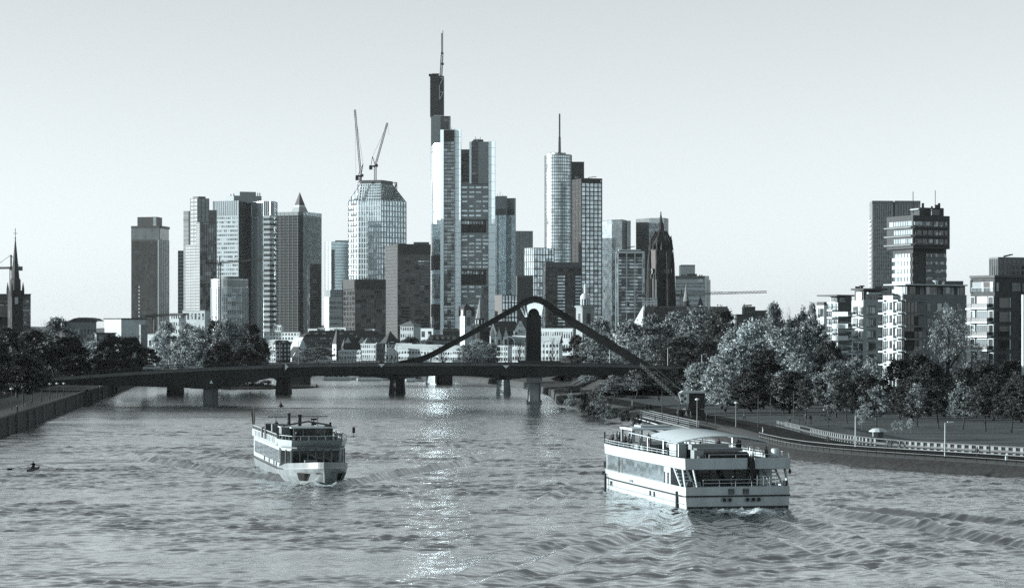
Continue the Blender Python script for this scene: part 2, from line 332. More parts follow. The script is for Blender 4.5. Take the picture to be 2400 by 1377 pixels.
# ------------------------------------------------------------------ land
RB = [(150, -60), (112, 120), (84, 240), (62.7, 298), (39, 343), (33, 420), (24.5, 491), (15.5, 570), (11.5, 607), (10.5, 690), (0, 808), (-21, 877), (-56, 918), (-135, 1010), (-300, 1090)]
LB = [(-40, -60), (-61, 150), (-88, 420), (-105, 596), (-128, 827), (-150, 930), (-300, 1010)]
def smooth_line(pts, n=6):
    out = []
    for i in range(len(pts) - 1):
        p0 = pts[max(i - 1, 0)]; p1 = pts[i]; p2 = pts[i + 1]; p3 = pts[min(i + 2, len(pts) - 1)]
        for k in range(n):
            t = k / n; f = lambda a, b, c, d: .5 * (2 * b + (c - a) * t + (2 * a - 5 * b + 4 * c - d) * t * t + (3 * b - a - 3 * c + d) * t ** 3)
            out.append((f(p0[0], p1[0], p2[0], p3[0]), f(p0[1], p1[1], p2[1], p3[1])))
    return out + [pts[-1]]
RBs = smooth_line(RB)
def loft(line, offs, side):
    """rows of points offset sideways from a bank line; offs: list of (distance, height)"""
    rows = []
    for i, p in enumerate(line):
        a = line[max(i - 1, 0)]; b = line[min(i + 1, len(line) - 1)]; dx, dy = b[0] - a[0], b[1] - a[1]; l = math.hypot(dx, dy) or 1.0
        nx, ny = dy / l * side, -dx / l * side
        rows.append([(p[0] + nx * d, p[1] + ny * d, z) for d, z in offs])
    return rows
def strip(name, rows, m, smooth=True, flip=False):
    mb = MB(); n = len(rows[0]); v = [p for r in rows for p in r]; f = []
    for i in range(len(rows) - 1):
        for j in range(n - 1):
            q = (i * n + j, i * n + j + 1, (i + 1) * n + j + 1, (i + 1) * n + j); f.append(tuple(reversed(q)) if flip else q)
    mb.add(v, f); o = mb.build(name, m, smooth=smooth); o['kind'] = 'structure'; return o
mat('grass', .026, .95, var=.6, scale=.5, bump=.8, bscale=5, spec=.1); mat('lawn', .19, .95, var=.45, scale=.35, bump=.6, bscale=4, spec=.1, stretch=(.35, 1, 1))
mat('paving', .10, .85, var=.2, scale=.7, bump=.3); mat('asphalt', .05, .9, var=.2); mat('earth', .05, .95, var=.4, scale=.1, bump=.5); mat('rubble', .022, .9, var=.6, scale=1.2, bump=1, bscale=2)
mat('quay_grey', .07, .9, var=.35, scale=.5, bump=.6, bscale=1.5); mat('quay_stone', .045, .9, var=.5, scale=.6, bump=.8, bscale=1.5); mat('city_floor', .12, .9, var=.3, scale=.02); mat('hill', .16, 1, var=.2, scale=.001, spec=0)
near = [p for p in RBs if p[1] < 640]; farb = [p for p in RBs if p[1] > 600]
strip('bank_slope', loft(near, [(-.8, -1.5), (0, .1), (1.2, .75), (2.2, 1.3)], 1), 'rubble')
strip('riverside_path', loft(near, [(2.2, 1.3), (2.4, 1.38), (5.6, 1.45)], 1), 'paving')
strip('grass_slope', loft(near, [(5.6, 1.45), (8, 1.6), (11, 1.9)], 1), 'grass')
strip('park_lawn', loft(near, [(11, 1.9), (18, 2.05), (40, 2.2), (60, 2.35), (76, 2.6), (92, 3.4), (104, 4.2)], 1), 'lawn')
strip('far_quay', loft(farb, [(-.2, -1.5), (0, 1.6), (1.0, 1.7), (10, 2.2), (14, 4.4), (60, 4.6)], 1), 'quay_grey')
# city ground: one sheet out to the horizon, river side left open
def sheet(name, pts, z, m, label=None):
    bm = bmesh.new(); f = bm.faces.new([bm.verts.new((p[0], p[1], z)) for p in pts]); bmesh.ops.triangulate(bm, faces=[f])
    bm.normal_update()
    for f in bm.faces:
        if f.normal.z < 0: f.normal_flip()
    me = bpy.data.meshes.new(name); bm.to_mesh(me); bm.free(); me.materials.append(MATS[m]); o = bpy.data.objects.new(name, me); link(o); o['kind'] = 'structure'; return o
inner = [(r[0][0], r[0][1]) for r in loft([p for p in RBs[::3] if p[1] < 600], [(98, 0)], 1)] + [(r[0][0], r[0][1]) for r in loft([p for p in RBs[::3] if p[1] >= 640], [(30, 0)], 1)]
sheet('city_ground', inner + [(-9000, 1300), (-30000, 9000), (-30000, 45000), (30000, 45000), (30000, -300), (400, -300)], 4.15, 'city_floor')
linner = [(r[0][0], r[0][1]) for r in loft(LB, [(0.5, 0)], -1)]
strip('left_promenade', loft(smooth_line(LB), [(0.3, 3.0), (1.2, 3.02), (5.5, 3.05), (13, 3.2)], -1), 'paving', flip=True)
strip('left_grass', loft(smooth_line(LB), [(12.9, 3.17), (20, 4.2), (34, 5.6), (90, 6.0)], -1), 'grass', flip=True)
sheet('south_bank_ground', [(r[0][0], r[0][1]) for r in loft(LB, [(40, 0)], -1)] + [(-9000, 1250), (-9000, -300), (-120, -300)], 5.5, 'earth')
# hills far behind the town
def hills():
    mb = MB(); xs = np.linspace(-6000, 6000, 140); v = []; f = []
    for i, x in enumerate(xs):
        h = 55 + 28 * math.sin(x * .0011 + 1) + 16 * math.sin(x * .0031) + 7 * math.sin(x * .009) + (25 if x < -1500 else 0)
        v += [(x, 13000, 0), (x, 13300, max(h, 15)), (x, 15500, max(h * .6, 10))]
    for i in range(len(xs) - 1):
        a = 3 * i; f += [(a, a + 3, a + 4, a + 1), (a + 1, a + 4, a + 5, a + 2)]
    o = mb.add(v, f).build('hills', 'hill', smooth=True); o['kind'] = 'structure'
hills()
# ------------------------------------------------------------------ the high-rise skyline
def tower(name, label, Y, x):
    return thing(name, label, 'skyscraper', (PX(x, Y), Y, GZ))
mat('stripe_dark', .05, .5, var=.2); mat('pale_frame', .62, .5, var=.06); mat('mid_frame', .32, .5, var=.1); mat('slate_frame', .13, .5, var=.15)

# dark slab with a set-back crown, far left
t = tower('dark_tower', 'dark slab tower with ribbed crown, leftmost of the skyscrapers', 2600, 352)
L, C, Rr, D, z0, z1 = block('body', t, 'glass_dark', 2600, (308, 375, 396), 530, 74)
zr = PZ(561, 2600)
grid(t, L, C, z0, zr, 54, 24, 'panel_dark', bh=.45, mw=.35, proud=.3, joined=True)
grid(t, C, Rr, z0, zr, 54, 5, 'panel_grey', bh=.5, mw=.3, proud=.3, joined=True)
for i in range(25): fbox('crown_rib', t, 'panel_grey', L, C, i / 25, i / 25 + .018, zr, z1, .9)
fbox('crown_band', t, 'panel_dark', L, C, 0, 1, zr - 2, zr + 1, .7); fbox('parapet', t, 'panel_dark', L, C, 0, 1, z1 - 2, z1 + .6, 1.0); fbox('parapet', t, 'panel_dark', C, Rr, 0, 1, z1 - 2, z1 + .6, 1.0)
fbox('corner_fin', t, 'panel_grey', L, C, .93, .985, z0, zr, .8)
for i in range(22): fbox('lit_window', t, 'white', C, Rr, .62, .9, PZ(705 - i * 6.6, 2600) - .7, PZ(705 - i * 6.6, 2600) + .7, .5) if i % 5 != 3 else None
for i in range(9): fbox('lit_window', t, 'white', L, C, .26, .29, PZ(740 - i * 8.5, 2600) - .9, PZ(740 - i * 8.5, 2600) + .9, .5)
block('crown', t, 'panel_dark', 2615, (322, 368, 380), 508, 74, ybot=531)
mb = MB(); Lc, Cc, Rc, Dc = foot(2614, 322, 368, 380, 74); mb.box(((Cc[0] + Lc[0] * .12) / 1.12, Cc[1] - .3, PZ(520, 2614)), (3.2, 1.2, 10)); mb.build('crown_window', 'glass_bright', t)

# thin dark slab and stepped pale tower
t = tower('thin_slab_tower', 'very narrow dark slab behind the stepped pale tower', 2900, 424)
L, C, Rr, D, z0, z1 = block('body', t, 'panel_dark', 2900, (417, 417, 431), 587, 0, depth=20)
grid(t, C, Rr, z0, z1, 26, 2, 'panel_grey', bh=.35, mw=.1)
t = tower('stepped_tower', 'pale stepped tower with dark glass flank and raised shaft', 2200, 468)
L, C, Rr, D, z0, z1 = block('wing', t, 'panel_lit', 2200, (434, 468, 505), 573, 38)
grid(t, L, C, z0, z1, 34, 3, 'panel_grey', bh=.07, mw=.03, proud=.12)
fbox('glass_flank', t, 'glass_dark', C, Rr, .02, 1, z0, z1 - .8, .15); grid(t, C, Rr, z0, z1, 34, 7, 'slate_frame', bh=.12, mw=.1, proud=.3, joined=True)
L, C, Rr, D, z0, z1 = block('upper_wing', t, 'panel_lit', 2206, (459, 468, 506), 521, 38, ybot=574)
fbox('glass_flank', t, 'glass_dark', C, Rr, .02, 1, z0, z1 - .6, .15); grid(t, C, Rr, z0, z1, 10, 7, 'slate_frame', bh=.12, mw=.1, proud=.3, joined=True)
grid(t, L, C, z0, z1, 10, 1, 'panel_grey', bh=.07, mw=.03, proud=.12)
L, C, Rr, D, z0, z1 = block('shaft', t, 'panel_grey', 2212, (446, 463, 490), 464, 38, ybot=574)
grid(t, L, C, z0, z1, 12, 2, 'panel_lit', bh=.8, mw=.2, proud=.2); grid(t, C, Rr, z0, z1, 10, 3, 'slate_frame', bh=.06, mw=.1, proud=.2)
block('plant_room', t, 'grey_dark', 2214, (452, 465, 482), 460, 38, ybot=465)
L, C, Rr, D, z0, z1 = block('rear_slab', t, 'panel_lit', 2240, (430, 442, 448), 494, 60); grid(t, L, C, z0, z1, 30, 0, 'panel_grey', bh=.06, proud=.1)
fbox('dark_band', t, 'panel_dark', L, C, 0, 1, PZ(517, 2240), PZ(513, 2240), .2)
L, C, Rr, D, z0, z1 = block('connecting_block', t, 'glass_dark', 2250, (486, 490, 508), 492, 20); grid(t, C, Rr, z0, z1, 34, 4, 'slate_frame', bh=.12, mw=.1, proud=.3, joined=True)

# twin silver tower
t = tower('silver_tower', 'broad silver twin-winged tower with banded windows and louvred top', 2350, 575)
L, C, Rr, D, z0, z1 = block('left_wing', t, 'glass_band', 2350, (499, 560, 578), 470, 66)
zt = PZ(505, 2350)
grid(t, L, C, z0, zt, 30, 0, 'panel_pale', bh=.5, proud=.35); grid(t, L, C, z0, zt, 0, 12, 'panel_pale', mw=.15, proud=.2)
for i in range(14): fbox('louvre_fin', t, 'panel_silver', L, C, i / 14 + .004, i / 14 + .05, zt + .2, z1, .5)
fbox('louvre_panel', t, 'panel_grey', L, C, 0, 1, zt, z1, .25); fbox('corner_pier', t, 'panel_silver', L, C, .965, 1.0, z0, z1, .8); fbox('corner_pier', t, 'panel_silver', L, C, 0, .03, z0, z1, .8)
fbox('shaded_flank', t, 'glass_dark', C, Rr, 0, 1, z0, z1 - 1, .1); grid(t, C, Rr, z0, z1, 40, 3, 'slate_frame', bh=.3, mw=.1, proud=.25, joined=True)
L, C, Rr, D, z0, z1 = block('centre_core', t, 'panel_dark', 2375, (556, 560, 596), 474, 5); grid(t, C, Rr, z0, z1, 40, 4, 'slate_frame', bh=.12, mw=.06, proud=.25)
# right wing with a rounded corner
pts = [(590, 2365), (603, 2356), (618, 2350), (632, 2348), (642, 2352), (647, 2360), (650, 2375), (640, 2400), (600, 2400)]
pw = [(PX(x, Y), Y) for x, Y in pts]; z1 = PZ(472, 2350)
MB().prism(pw, GZ, z1).build('right_wing', 'panel_pale', t)
zt = PZ(505, 2350)
A, B = pw[0], pw[2]
for i in range(7): fbox('louvre_fin', t, 'panel_silver', A, B, i / 7, i / 7 + .07, GZ, zt - .5, .9)
for i in range(7): fbox('window_strip', t, 'glass_bright', A, B, i / 7 + .075, i / 7 + .135, PZ(700, 2350), zt - .5, .3)
for k in range(2, 6):
    A, B = pw[k], pw[k + 1]; n = 22
    for i in range(n):
        za = PZ(770 - (i + .1) * 12.0, 2350); fbox('window_band', t, 'glass_dark', A, B, 0, 1, za, za + 2.6, .15)
for k in range(0, 6):
    fbox('louvre_panel', t, 'panel_grey', pw[k], pw[k + 1], 0, 1, zt, z1 + .3, .25)
    for i in range(3): fbox('louvre_fin', t, 'panel_silver', pw[k], pw[k + 1], i / 3, i / 3 + .12, zt + .2, z1, .55)
block('plant_room', t, 'panel_grey', 2362, (530, 548, 613), 458, 20, ybot=476); block('plant_room', t, 'panel_grey', 2366, (552, 562, 600), 449, 20, ybot=459)
mb = MB(); [mb.tube(P(x, 459, 2362), P(x, yy, 2362), .5) for x, yy in ((604, 452), (609, 452), (548, 453), (541, 455))]; mb.build('roof_vents', 'grey', t)

# round low tower in front of it
t = tower('round_glass_tower', 'low round glass tower with vertical strips in front of the silver tower', 2050, 534)
rr = (577 - 490) / 2 / FPX * 2050; cx, cyy = PX(533, 2050), 2050 + rr; n = 28
pw = [(cx + rr * math.cos(2 * math.pi * i / n), cyy + rr * math.sin(2 * math.pi * i / n)) for i in range(n)]
zt = PZ(653, 2050); MB().prism(pw, GZ, zt).build('body', 'glass_mid', t); MB().prism([(cx + (p[0] - cx) * .55, cyy + (p[1] - cyy) * .55) for p in pw], zt - .2, zt + 2.2).build('plant_room', 'grey', t)
for i in range(n):
    if math.sin(2 * math.pi * (i + .5) / n) < .15:
        A, B = pw[i], pw[(i + 1) % n]
        for k in range(2): fbox('mullion', t, 'panel_pale', A, B, k / 2 - .09, k / 2 + .09, GZ, PZ(672, 2050), .5)
        for y in (653, 672, 690, 708, 727, 745): fbox('spandrel', t, 'panel_silver' if y < 680 else 'slate_frame', A, B, 0, 1, PZ(y + 3, 2050), PZ(y, 2050), .35)
for i in range(n):
    if math.sin(2 * math.pi * (i + .5) / n) < .15: fbox('louvre_panel', t, 'panel_grey', pw[i], pw[(i + 1) % n], 0, 1, PZ(671, 2050), PZ(655, 2050), .2)

# pyramid-topped tower far behind, and the two-faced glass tower before it
t = tower('pyramid_tower', 'distant tower with a stepped glass pyramid on top', 3200, 702)
L, C, Rr, D, z0, z1 = block('body', t, 'stone_light', 3200, (681, 700, 724), 497, 45)
ctr = ((L[0] + Rr[0]) / 2, (L[1] + Rr[1]) / 2)
def shrink(f): return [(ctr[0] + (p[0] - ctr[0]) * f, ctr[1] + (p[1] - ctr[1]) * f) for p in (L, C, Rr, D)]
MB().prism(shrink(.94), z1, PZ(484, 3200), shrink(.66)).build('pyramid_base', 'panel_grey', t)
MB().prism(shrink(.64), PZ(484, 3200), PZ(480, 3200), shrink(.58)).build('pyramid_step', 'panel_pale', t)
MB().prism(shrink(.58), PZ(480, 3200), PZ(449, 3200), shrink(.01)).build('pyramid_top', 'panel_dark', t)
t = tower('blue_glass_tower', 'tall grey glass tower with a sharp front edge below the glass pyramid', 2400, 705)
L, C, Rr, D, z0, z1 = block('body', t, 'glass_dark', 2400, (650, 710, 753), 497, 66)
grid(t, L, C, z0, z1, 46, 22, 'slate_frame', bh=.3, mw=.3, proud=.25, joined=True); fbox('glass_front', t, 'glass_mid', C, Rr, 0, 1, z0, z1, .05); grid(t, C, Rr, z0, z1, 46, 16, 'panel_lit', bh=.3, mw=.35, proud=.25, joined=True)
fbox('parapet', t, 'panel_grey', L, C, 0, 1, z1 - 3, z1 + .5, .5); fbox('parapet', t, 'panel_grey', C, Rr, 0, 1, z1 - 3, z1 + .5, .5)
for a in (.12, .27, .45, .62, .8): fbox('vertical_fin', t, 'panel_silver', L, C, a, a + .012, z0, z1, .6)
t = tower('reflection_block', 'added dark block standing in for a reflection on the grey glass tower', 2340, 735)  # added block: dark reflection on the tower's glass, built as a solid
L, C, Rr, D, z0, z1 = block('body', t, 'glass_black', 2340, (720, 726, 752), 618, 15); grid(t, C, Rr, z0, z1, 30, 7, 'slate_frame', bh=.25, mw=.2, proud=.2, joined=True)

# grey tower with a dark vertical slot, white gridded round-cornered block
t = tower('slotted_tower', 'plain grey tower with a dark vertical slot beside the faceted glass tower', 2500, 790)
L, C, Rr, D, z0, z1 = block('body', t, 'panel_grey', 2500, (762, 776, 818), 566, 30)
fbox('dark_slot', t, 'black', C, Rr, .02, .22, z0, z1 - 8, .12); grid(t, C, Rr, z0, z1, 34, 0, 'panel_dark', bh=.1, proud=.3); grid(t, L, C, z0, z1, 34, 2, 'panel_silver', bh=.1, mw=.06, proud=.3)
for i in range(30): fbox('slot_slab', t, 'panel_grey', C, Rr, .15, .22, PZ(762 - i * 6, 2500), PZ(760 - i * 6, 2500), .3)
block('plant_room', t, 'grey', 2506, (784, 786, 817), 563, 5, ybot=567)
t = tower('white_grid_block', 'white gridded office block with a stepped top storey, below the slotted tower', 1980, 781)
L, C, Rr, D, z0, z1 = block('body', t, 'white', 1980, (760, 771, 803), 695, 30)
for i in range(6):
    for j in range(9):
        y = 706 + i * 12.0; fbox('window', t, 'glass_dark', C, Rr, j / 9 + .03, j / 9 + .085, PZ(y + 6, 1980), PZ(y, 1980), .08)
grid(t, C, Rr, z0, z1, 6, 0, 'white', bh=.28, proud=.25)
L, C, Rr, D, z0, z1 = block('top_storey', t, 'slate_pale', 1986, (764, 773, 803), 679, 30, ybot=696); grid(t, C, Rr, z0, z1, 3, 6, 'white', bh=.3, mw=.1, proud=.3)

# faceted glass tower under construction
t = tower('faceted_glass_tower', 'bright faceted glass tower with sloping shoulders and unfinished roof frame', 2450, 885)
Y = 2450; bp_ = [(817, Y + 26), (841, Y + 8), (893, Y), (952, Y + 30)]; bw_ = [(PX(x, y), y) for x, y in bp_]
bw_b = bw_ + [(bw_[3][0] - 6, Y + 62), (bw_[0][0] + 6, Y + 62)]
zs = PZ(470, Y); MB().prism(bw_b, GZ, zs).build('body', 'glass_bright', t)
tp_ = [(843, Y + 26), (846, Y + 10), (893, Y + 4), (921, Y + 30)]; tw_ = [(PX(x, y), y) for x, y in tp_] ; tw_b = tw_ + [(tw_[3][0] - 4, Y + 56), (tw_[0][0] + 4, Y + 56)]
zt = PZ(430, Y); MB().prism(bw_b, zs, zt, tw_b).build('shoulder', 'glass_bright', t)
for k in range(3):
    A, B = bw_[k], bw_[k + 1]; nc = (4, 9, 9)[k]
    n = 27
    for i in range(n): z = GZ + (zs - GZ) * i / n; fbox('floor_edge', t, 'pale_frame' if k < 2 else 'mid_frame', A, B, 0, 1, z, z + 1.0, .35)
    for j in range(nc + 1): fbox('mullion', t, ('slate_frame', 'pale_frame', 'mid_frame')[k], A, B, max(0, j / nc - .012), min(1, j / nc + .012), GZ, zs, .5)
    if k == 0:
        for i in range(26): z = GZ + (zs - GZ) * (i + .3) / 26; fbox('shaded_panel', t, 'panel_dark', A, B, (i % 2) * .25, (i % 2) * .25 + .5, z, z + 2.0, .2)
    for j in range(nc + 1):
        f = j / nc; a0 = Vector((A[0] + (B[0] - A[0]) * f, A[1] + (B[1] - A[1]) * f - .4, zs)); At, Bt = tw_[k], tw_[k + 1]
        b0 = Vector((At[0] + (Bt[0] - At[0]) * f, At[1] + (Bt[1] - At[1]) * f - .4, zt)); MB().bar(a0, b0, .55).build('mullion', 'pale_frame' if k == 1 else 'slate_frame', t)
    for i in range(1, 7):
        f = i / 6; a0 = [A[q] + (tw_[k][q] - A[q]) * f for q in (0, 1)]; b0 = [B[q] + (tw_[k + 1][q] - B[q]) * f for q in (0, 1)]; z = zs + (zt - zs) * f
        MB().bar((a0[0], a0[1] - .4, z), (b0[0], b0[1] - .4, z), .7).build('floor_edge', 'pale_frame' if k == 1 else 'slate_frame', t)
MB().prism([(ctr_[0], ctr_[1]) for ctr_ in tw_b], zt, PZ(421, Y)).build('roof_storey', 'grey_dark', t)
mb = MB()
for x0, x1, y0, y1 in ((918, 930, 470, 428), (922, 930, 428, 428), (930, 930, 428, 445), (926, 926, 428, 460), (818, 838, 470, 468), (824, 824, 470, 460), (832, 832, 470, 448), (839, 839, 470, 431), (839, 845, 428, 424)): mb.bar(P(x0, y0, Y + 5), P(x1, y1, Y + 6), .8)
mb.build('roof_frame', 'iron', t)
def luffing_crane(name, label, Y, base, slew, tip, ap, cw, group):
    c = thing(name, label, 'crane', P(base[0], base[1], Y), group)
    MB().truss(P(base[0], base[1], Y), P(slew[0], slew[1], Y), 2.0, .55, 5).build('mast', 'iron', c)
    MB().truss(P(slew[0], slew[1] - 1, Y), P(tip[0], tip[1], Y), 1.5, .5, 22).build('jib', 'iron', c)
    mb = MB(); mb.bar(P(slew[0], slew[1], Y), P(ap[0], ap[1], Y), .7); mb.bar(P(cw[0], cw[1] - 1, Y), P(ap[0], ap[1], Y), .5); mb.build('a_frame', 'iron', c)
    mb = MB(); mb.box(P((slew[0] + cw[0]) / 2, slew[1] + .5, Y), (abs(slew[0] - cw[0]) / FPX * Y + 3, 3, 1.6)); mb.box(P(cw[0], cw[1] + 1.5, Y), (3.2, 3, 3.4)); mb.box(P(slew[0] + 3, slew[1] - 1, Y), (2.4, 2.4, 2.8)); mb.build('counterweight_deck', 'iron', c)
    mb = MB(); mb.bar(P(ap[0], ap[1], Y), P(tip[0], tip[1] + 3, Y), .22); mb.bar(P(tip[0], tip[1], Y), P(tip[0] + (4 if tip[0] > slew[0] else 2), tip[1] + (28 if tip[0] > slew[0] else 150), Y), .16); mb.build('rope', 'iron', c)
luffing_crane('luffing_crane', 'tower crane with near-vertical jib over the faceted glass tower', 2470, (845, 424), (846, 412), (832, 257), (851, 384), (837, 417), 'cranes over the faceted tower')
luffing_crane('luffing_crane', 'tower crane with jib leaning towards the tallest tower, above the faceted tower', 2480, (880, 422), (880, 389), (908, 288), (873, 367), (869, 392), 'cranes over the faceted tower')

# dark blocks in front
t = tower('dark_office_block', 'low dark glass office block below the faceted glass tower', 1930, 850)
L, C, Rr, D, z0, z1 = block('body', t, 'glass_black', 1930, (803, 832, 904), 656, 22)
grid(t, L, C, z0, z1, 13, 8, 'panel_dark', bh=.3, mw=.25, proud=.2); grid(t, C, Rr, z0, z1 - 3, 13, 16, 'slate_frame', bh=.3, mw=.2, proud=.25); fbox('parapet', t, 'panel_dark', C, Rr, 0, 1, z1 - 7, z1 + .6, .5); fbox('parapet', t, 'panel_dark', L, C, 0, 1, z1 - 7, z1 + .6, .5)
mb = MB(); [mb.bar(P(x, 656, 1940), P(x + 6, 651, 1940), .5) for x in (855, 864, 874)]; mb.bar(P(850, 652, 1940), P(885, 653, 1940), .6); mb.build('roof_rig', 'iron', t)
t = tower('dark_banded_tower', 'dark two-faced tower with fine horizontal bands beside the tallest tower', 2100, 955)
L, C, Rr, D, z0, z1 = block('body', t, 'glass_black', 2100, (903, 932, 1009), 573, 22)
fbox('grey_flank', t, 'panel_dark', L, C, 0, 1, z0, z1, .15); grid(t, L, C, z0, z1, 30, 0, 'slate_frame', bh=.1, proud=.2)
grid(t, C, Rr, z0, z1, 33, 0, 'slate_frame', bh=.4, proud=.35); fbox('parapet', t, 'panel_dark', C, Rr, 0, 1, z1 - 8, z1 + .6, .6); block('plant_room', t, 'grey', 2112, (968, 970, 1006), 567, 5, ybot=574)
for i, y in enumerate((610, 616, 622)): fbox('lit_window', t, 'glass_bright', C, Rr, .62, .97, PZ(y + 2.4, 2100), PZ(y, 2100), .2)

# ---- the tallest tower
Y = 2400
t = tower('tallest_tower', 'tallest skyscraper, pale stepped tower with rounded white corners and lattice antenna', Y, 1085)
def strip_(name, m, x0, x1, y0, y1, dY=0, depth=14, th=0):
    L, C, Rr, D = foot(Y + dY, x0, x0, x1, th, depth); return MB().prism([L, C, Rr, D], PZ(y1, Y + dY) if y1 else GZ, PZ(y0, Y + dY)).build(name, m, t), C, Rr
def edge_(x0, x1, y0, y1, dY):      # rounded white corner turned a little to the left
    L, C, Rr, D = foot(Y + dY, x0, x1 - 1.2, x1, 72); return MB().prism([L, C, Rr, D], PZ(y1, Y + dY) if y1 else GZ, PZ(y0, Y + dY)).build('white_edge', 'panel_bright', t), L, C
# back shaft and its antenna
_, C, Rr = strip_('top_shaft', 'panel_dark', 1008, 1040, 178, 273, 30, 16)
fbox('ledge', t, 'panel_pale', C, Rr, .25, 1, PZ(272, Y + 30), PZ(270, Y + 30), .6)
mb = MB()
for (a, b, c, d) in ((1030, 182, 1030, 235), (1030, 182, 1040, 182), (1030, 199, 1040, 181), (1030, 216, 1040, 216), (1030, 235, 1040, 214), (1030, 199, 1030, 182)): mb.bar(P(a, b, Y + 29), P(c, d, Y + 29), .7)
mb.build('lattice_frame', 'panel_pale', t)
mb = MB(); mb.box(P(1017, 176.5, Y + 38), (10, 8, 2)); mb.bar(P(1014, 173, Y + 36), P(1030, 177, Y + 36), .5); mb.bar(P(1013, 173, Y + 36), P(1030, 173, Y + 36), .5); mb.build('roof_rig', 'iron', t)
mb = MB(); mb.truss(P(1034, 179, Y + 40), P(1036.5, 128, Y + 40), 1.9, .75, 8); mb.truss(P(1036.5, 128, Y + 40), P(1036.5, 78, Y + 40), 1.3, .6, 10); mb.bar(P(1037.5, 92, Y + 40), P(1038, 72, Y + 40), .6); mb.box(P(1036.5, 150, Y + 40), (3.2, 3, 2)); mb.box(P(1036.5, 125, Y + 40), (2.6, 2.4, 1.6)); mb.build('antenna', 'grey_dark', t)
_, C, Rr = strip_('upper_flank', 'panel_grey', 1010, 1033, 272, 420, 26, 16); _, C, Rr = strip_('upper_glass', 'glass_black', 1033, 1056, 272, 420, 24, 18); fbox('edge_trim', t, 'panel_grey', C, Rr, .82, 1, PZ(420, Y + 24), PZ(272, Y + 24), .4)
# left facade, turned to the sun
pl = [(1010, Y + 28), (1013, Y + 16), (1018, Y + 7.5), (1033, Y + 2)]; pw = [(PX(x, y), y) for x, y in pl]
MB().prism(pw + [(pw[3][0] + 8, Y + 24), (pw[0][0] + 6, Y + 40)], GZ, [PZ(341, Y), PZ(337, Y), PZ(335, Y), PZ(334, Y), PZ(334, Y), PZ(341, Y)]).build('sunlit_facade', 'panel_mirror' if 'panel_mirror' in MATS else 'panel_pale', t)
for k in range(3):
    A, B = pw[k], pw[k + 1]
    for (ya, yb, m_) in ((597, 632, 'black'), (712, 742, 'black'), (560, 597, 'glass_mid'), (642, 700, 'glass_mid'), (742, 772, 'glass_dark')): fbox('sky_garden' if m_ == 'black' else 'office_band', t, m_, A, B, 0 if k else .1, .96, PZ(yb, Y), PZ(ya, Y), .12)
    for i in range(3): fbox('window', t, 'glass_mid', A, B, i / 3 + .08, i / 3 + .25, PZ(347.5, Y), PZ(344, Y), .1); fbox('window', t, 'glass_mid', A, B, i / 3 + .08, i / 3 + .25, PZ(355, Y), PZ(351.5, Y), .1)
    for y in range(366, 560, 10): fbox('floor_joint', t, 'panel_grey', A, B, 0, 1, PZ(y + .5, Y), PZ(y, Y), .08)
# front left corner column: white edge, dark glass, white edge
edge_(1032, 1041, 304, None, 0); _, C, Rr = strip_('corner_glass', 'glass_mid', 1041, 1064, 303.5, None, .8, 10)
grid(t, C, Rr, GZ, PZ(330, Y), 56, 6, 'slate_frame', bh=.25, mw=.15, proud=.2, joined=True); fbox('dark_head', t, 'panel_dark', C, Rr, 0, 1, PZ(332, Y), PZ(305, Y), .35)
o, C, Rr = edge_(1064, 1081, 303, None, 0)
for y in range(320, 770, 15): fbox('panel_joint', t, 'panel_grey', C, Rr, 0, 1, PZ(y + .7, Y), PZ(y, Y), .06)
mb = MB(); [mb.bar(P(x, 304, Y + 5), P(x, yy, Y + 5), .35) for x, yy in ((1046, 297), (1049, 300), (1058, 299), (1065, 300))]; mb.build('roof_masts', 'iron', t)
_, C, Rr = strip_('rear_glass', 'glass_black', 1080, 1101, 350, 430, 22, 14); grid(t, C, Rr, PZ(430, Y + 22), PZ(360, Y + 22), 8, 3, 'slate_frame', bh=.3, mw=.15, proud=.2)
# right corner column
edge_(1100, 1106, 332, 430, 3); _, C, Rr = strip_('corner_glass', 'glass_dark', 1106, 1121, 330, 430, 4, 12); grid(t, C, Rr, PZ(430, Y), PZ(345, Y), 9, 3, 'slate_frame', bh=.3, mw=.15, proud=.2)
strip_('grey_flank', 'panel_grey', 1121, 1146, 332, 430, 3, 12); o, C, Rr = edge_(1145, 1161, 331, None, 0)
for y in range(346, 770, 20): fbox('panel_joint', t, 'panel_grey', C, Rr, 0, 1, PZ(y + .8, Y), PZ(y, Y), .06)
mb = MB(); mb.bar(P(1114, 331, Y + 8), P(1114, 320, Y + 8), .4); mb.bar(P(1126, 331, Y + 8), P(1126, 321, Y + 8), .4); mb.bar(P(1114, 326, Y + 8), P(1126, 326, Y + 8), .3); mb.box(P(1121, 329.5, Y + 8), (10, 6, 1.6)); mb.build('roof_masts', 'iron', t)
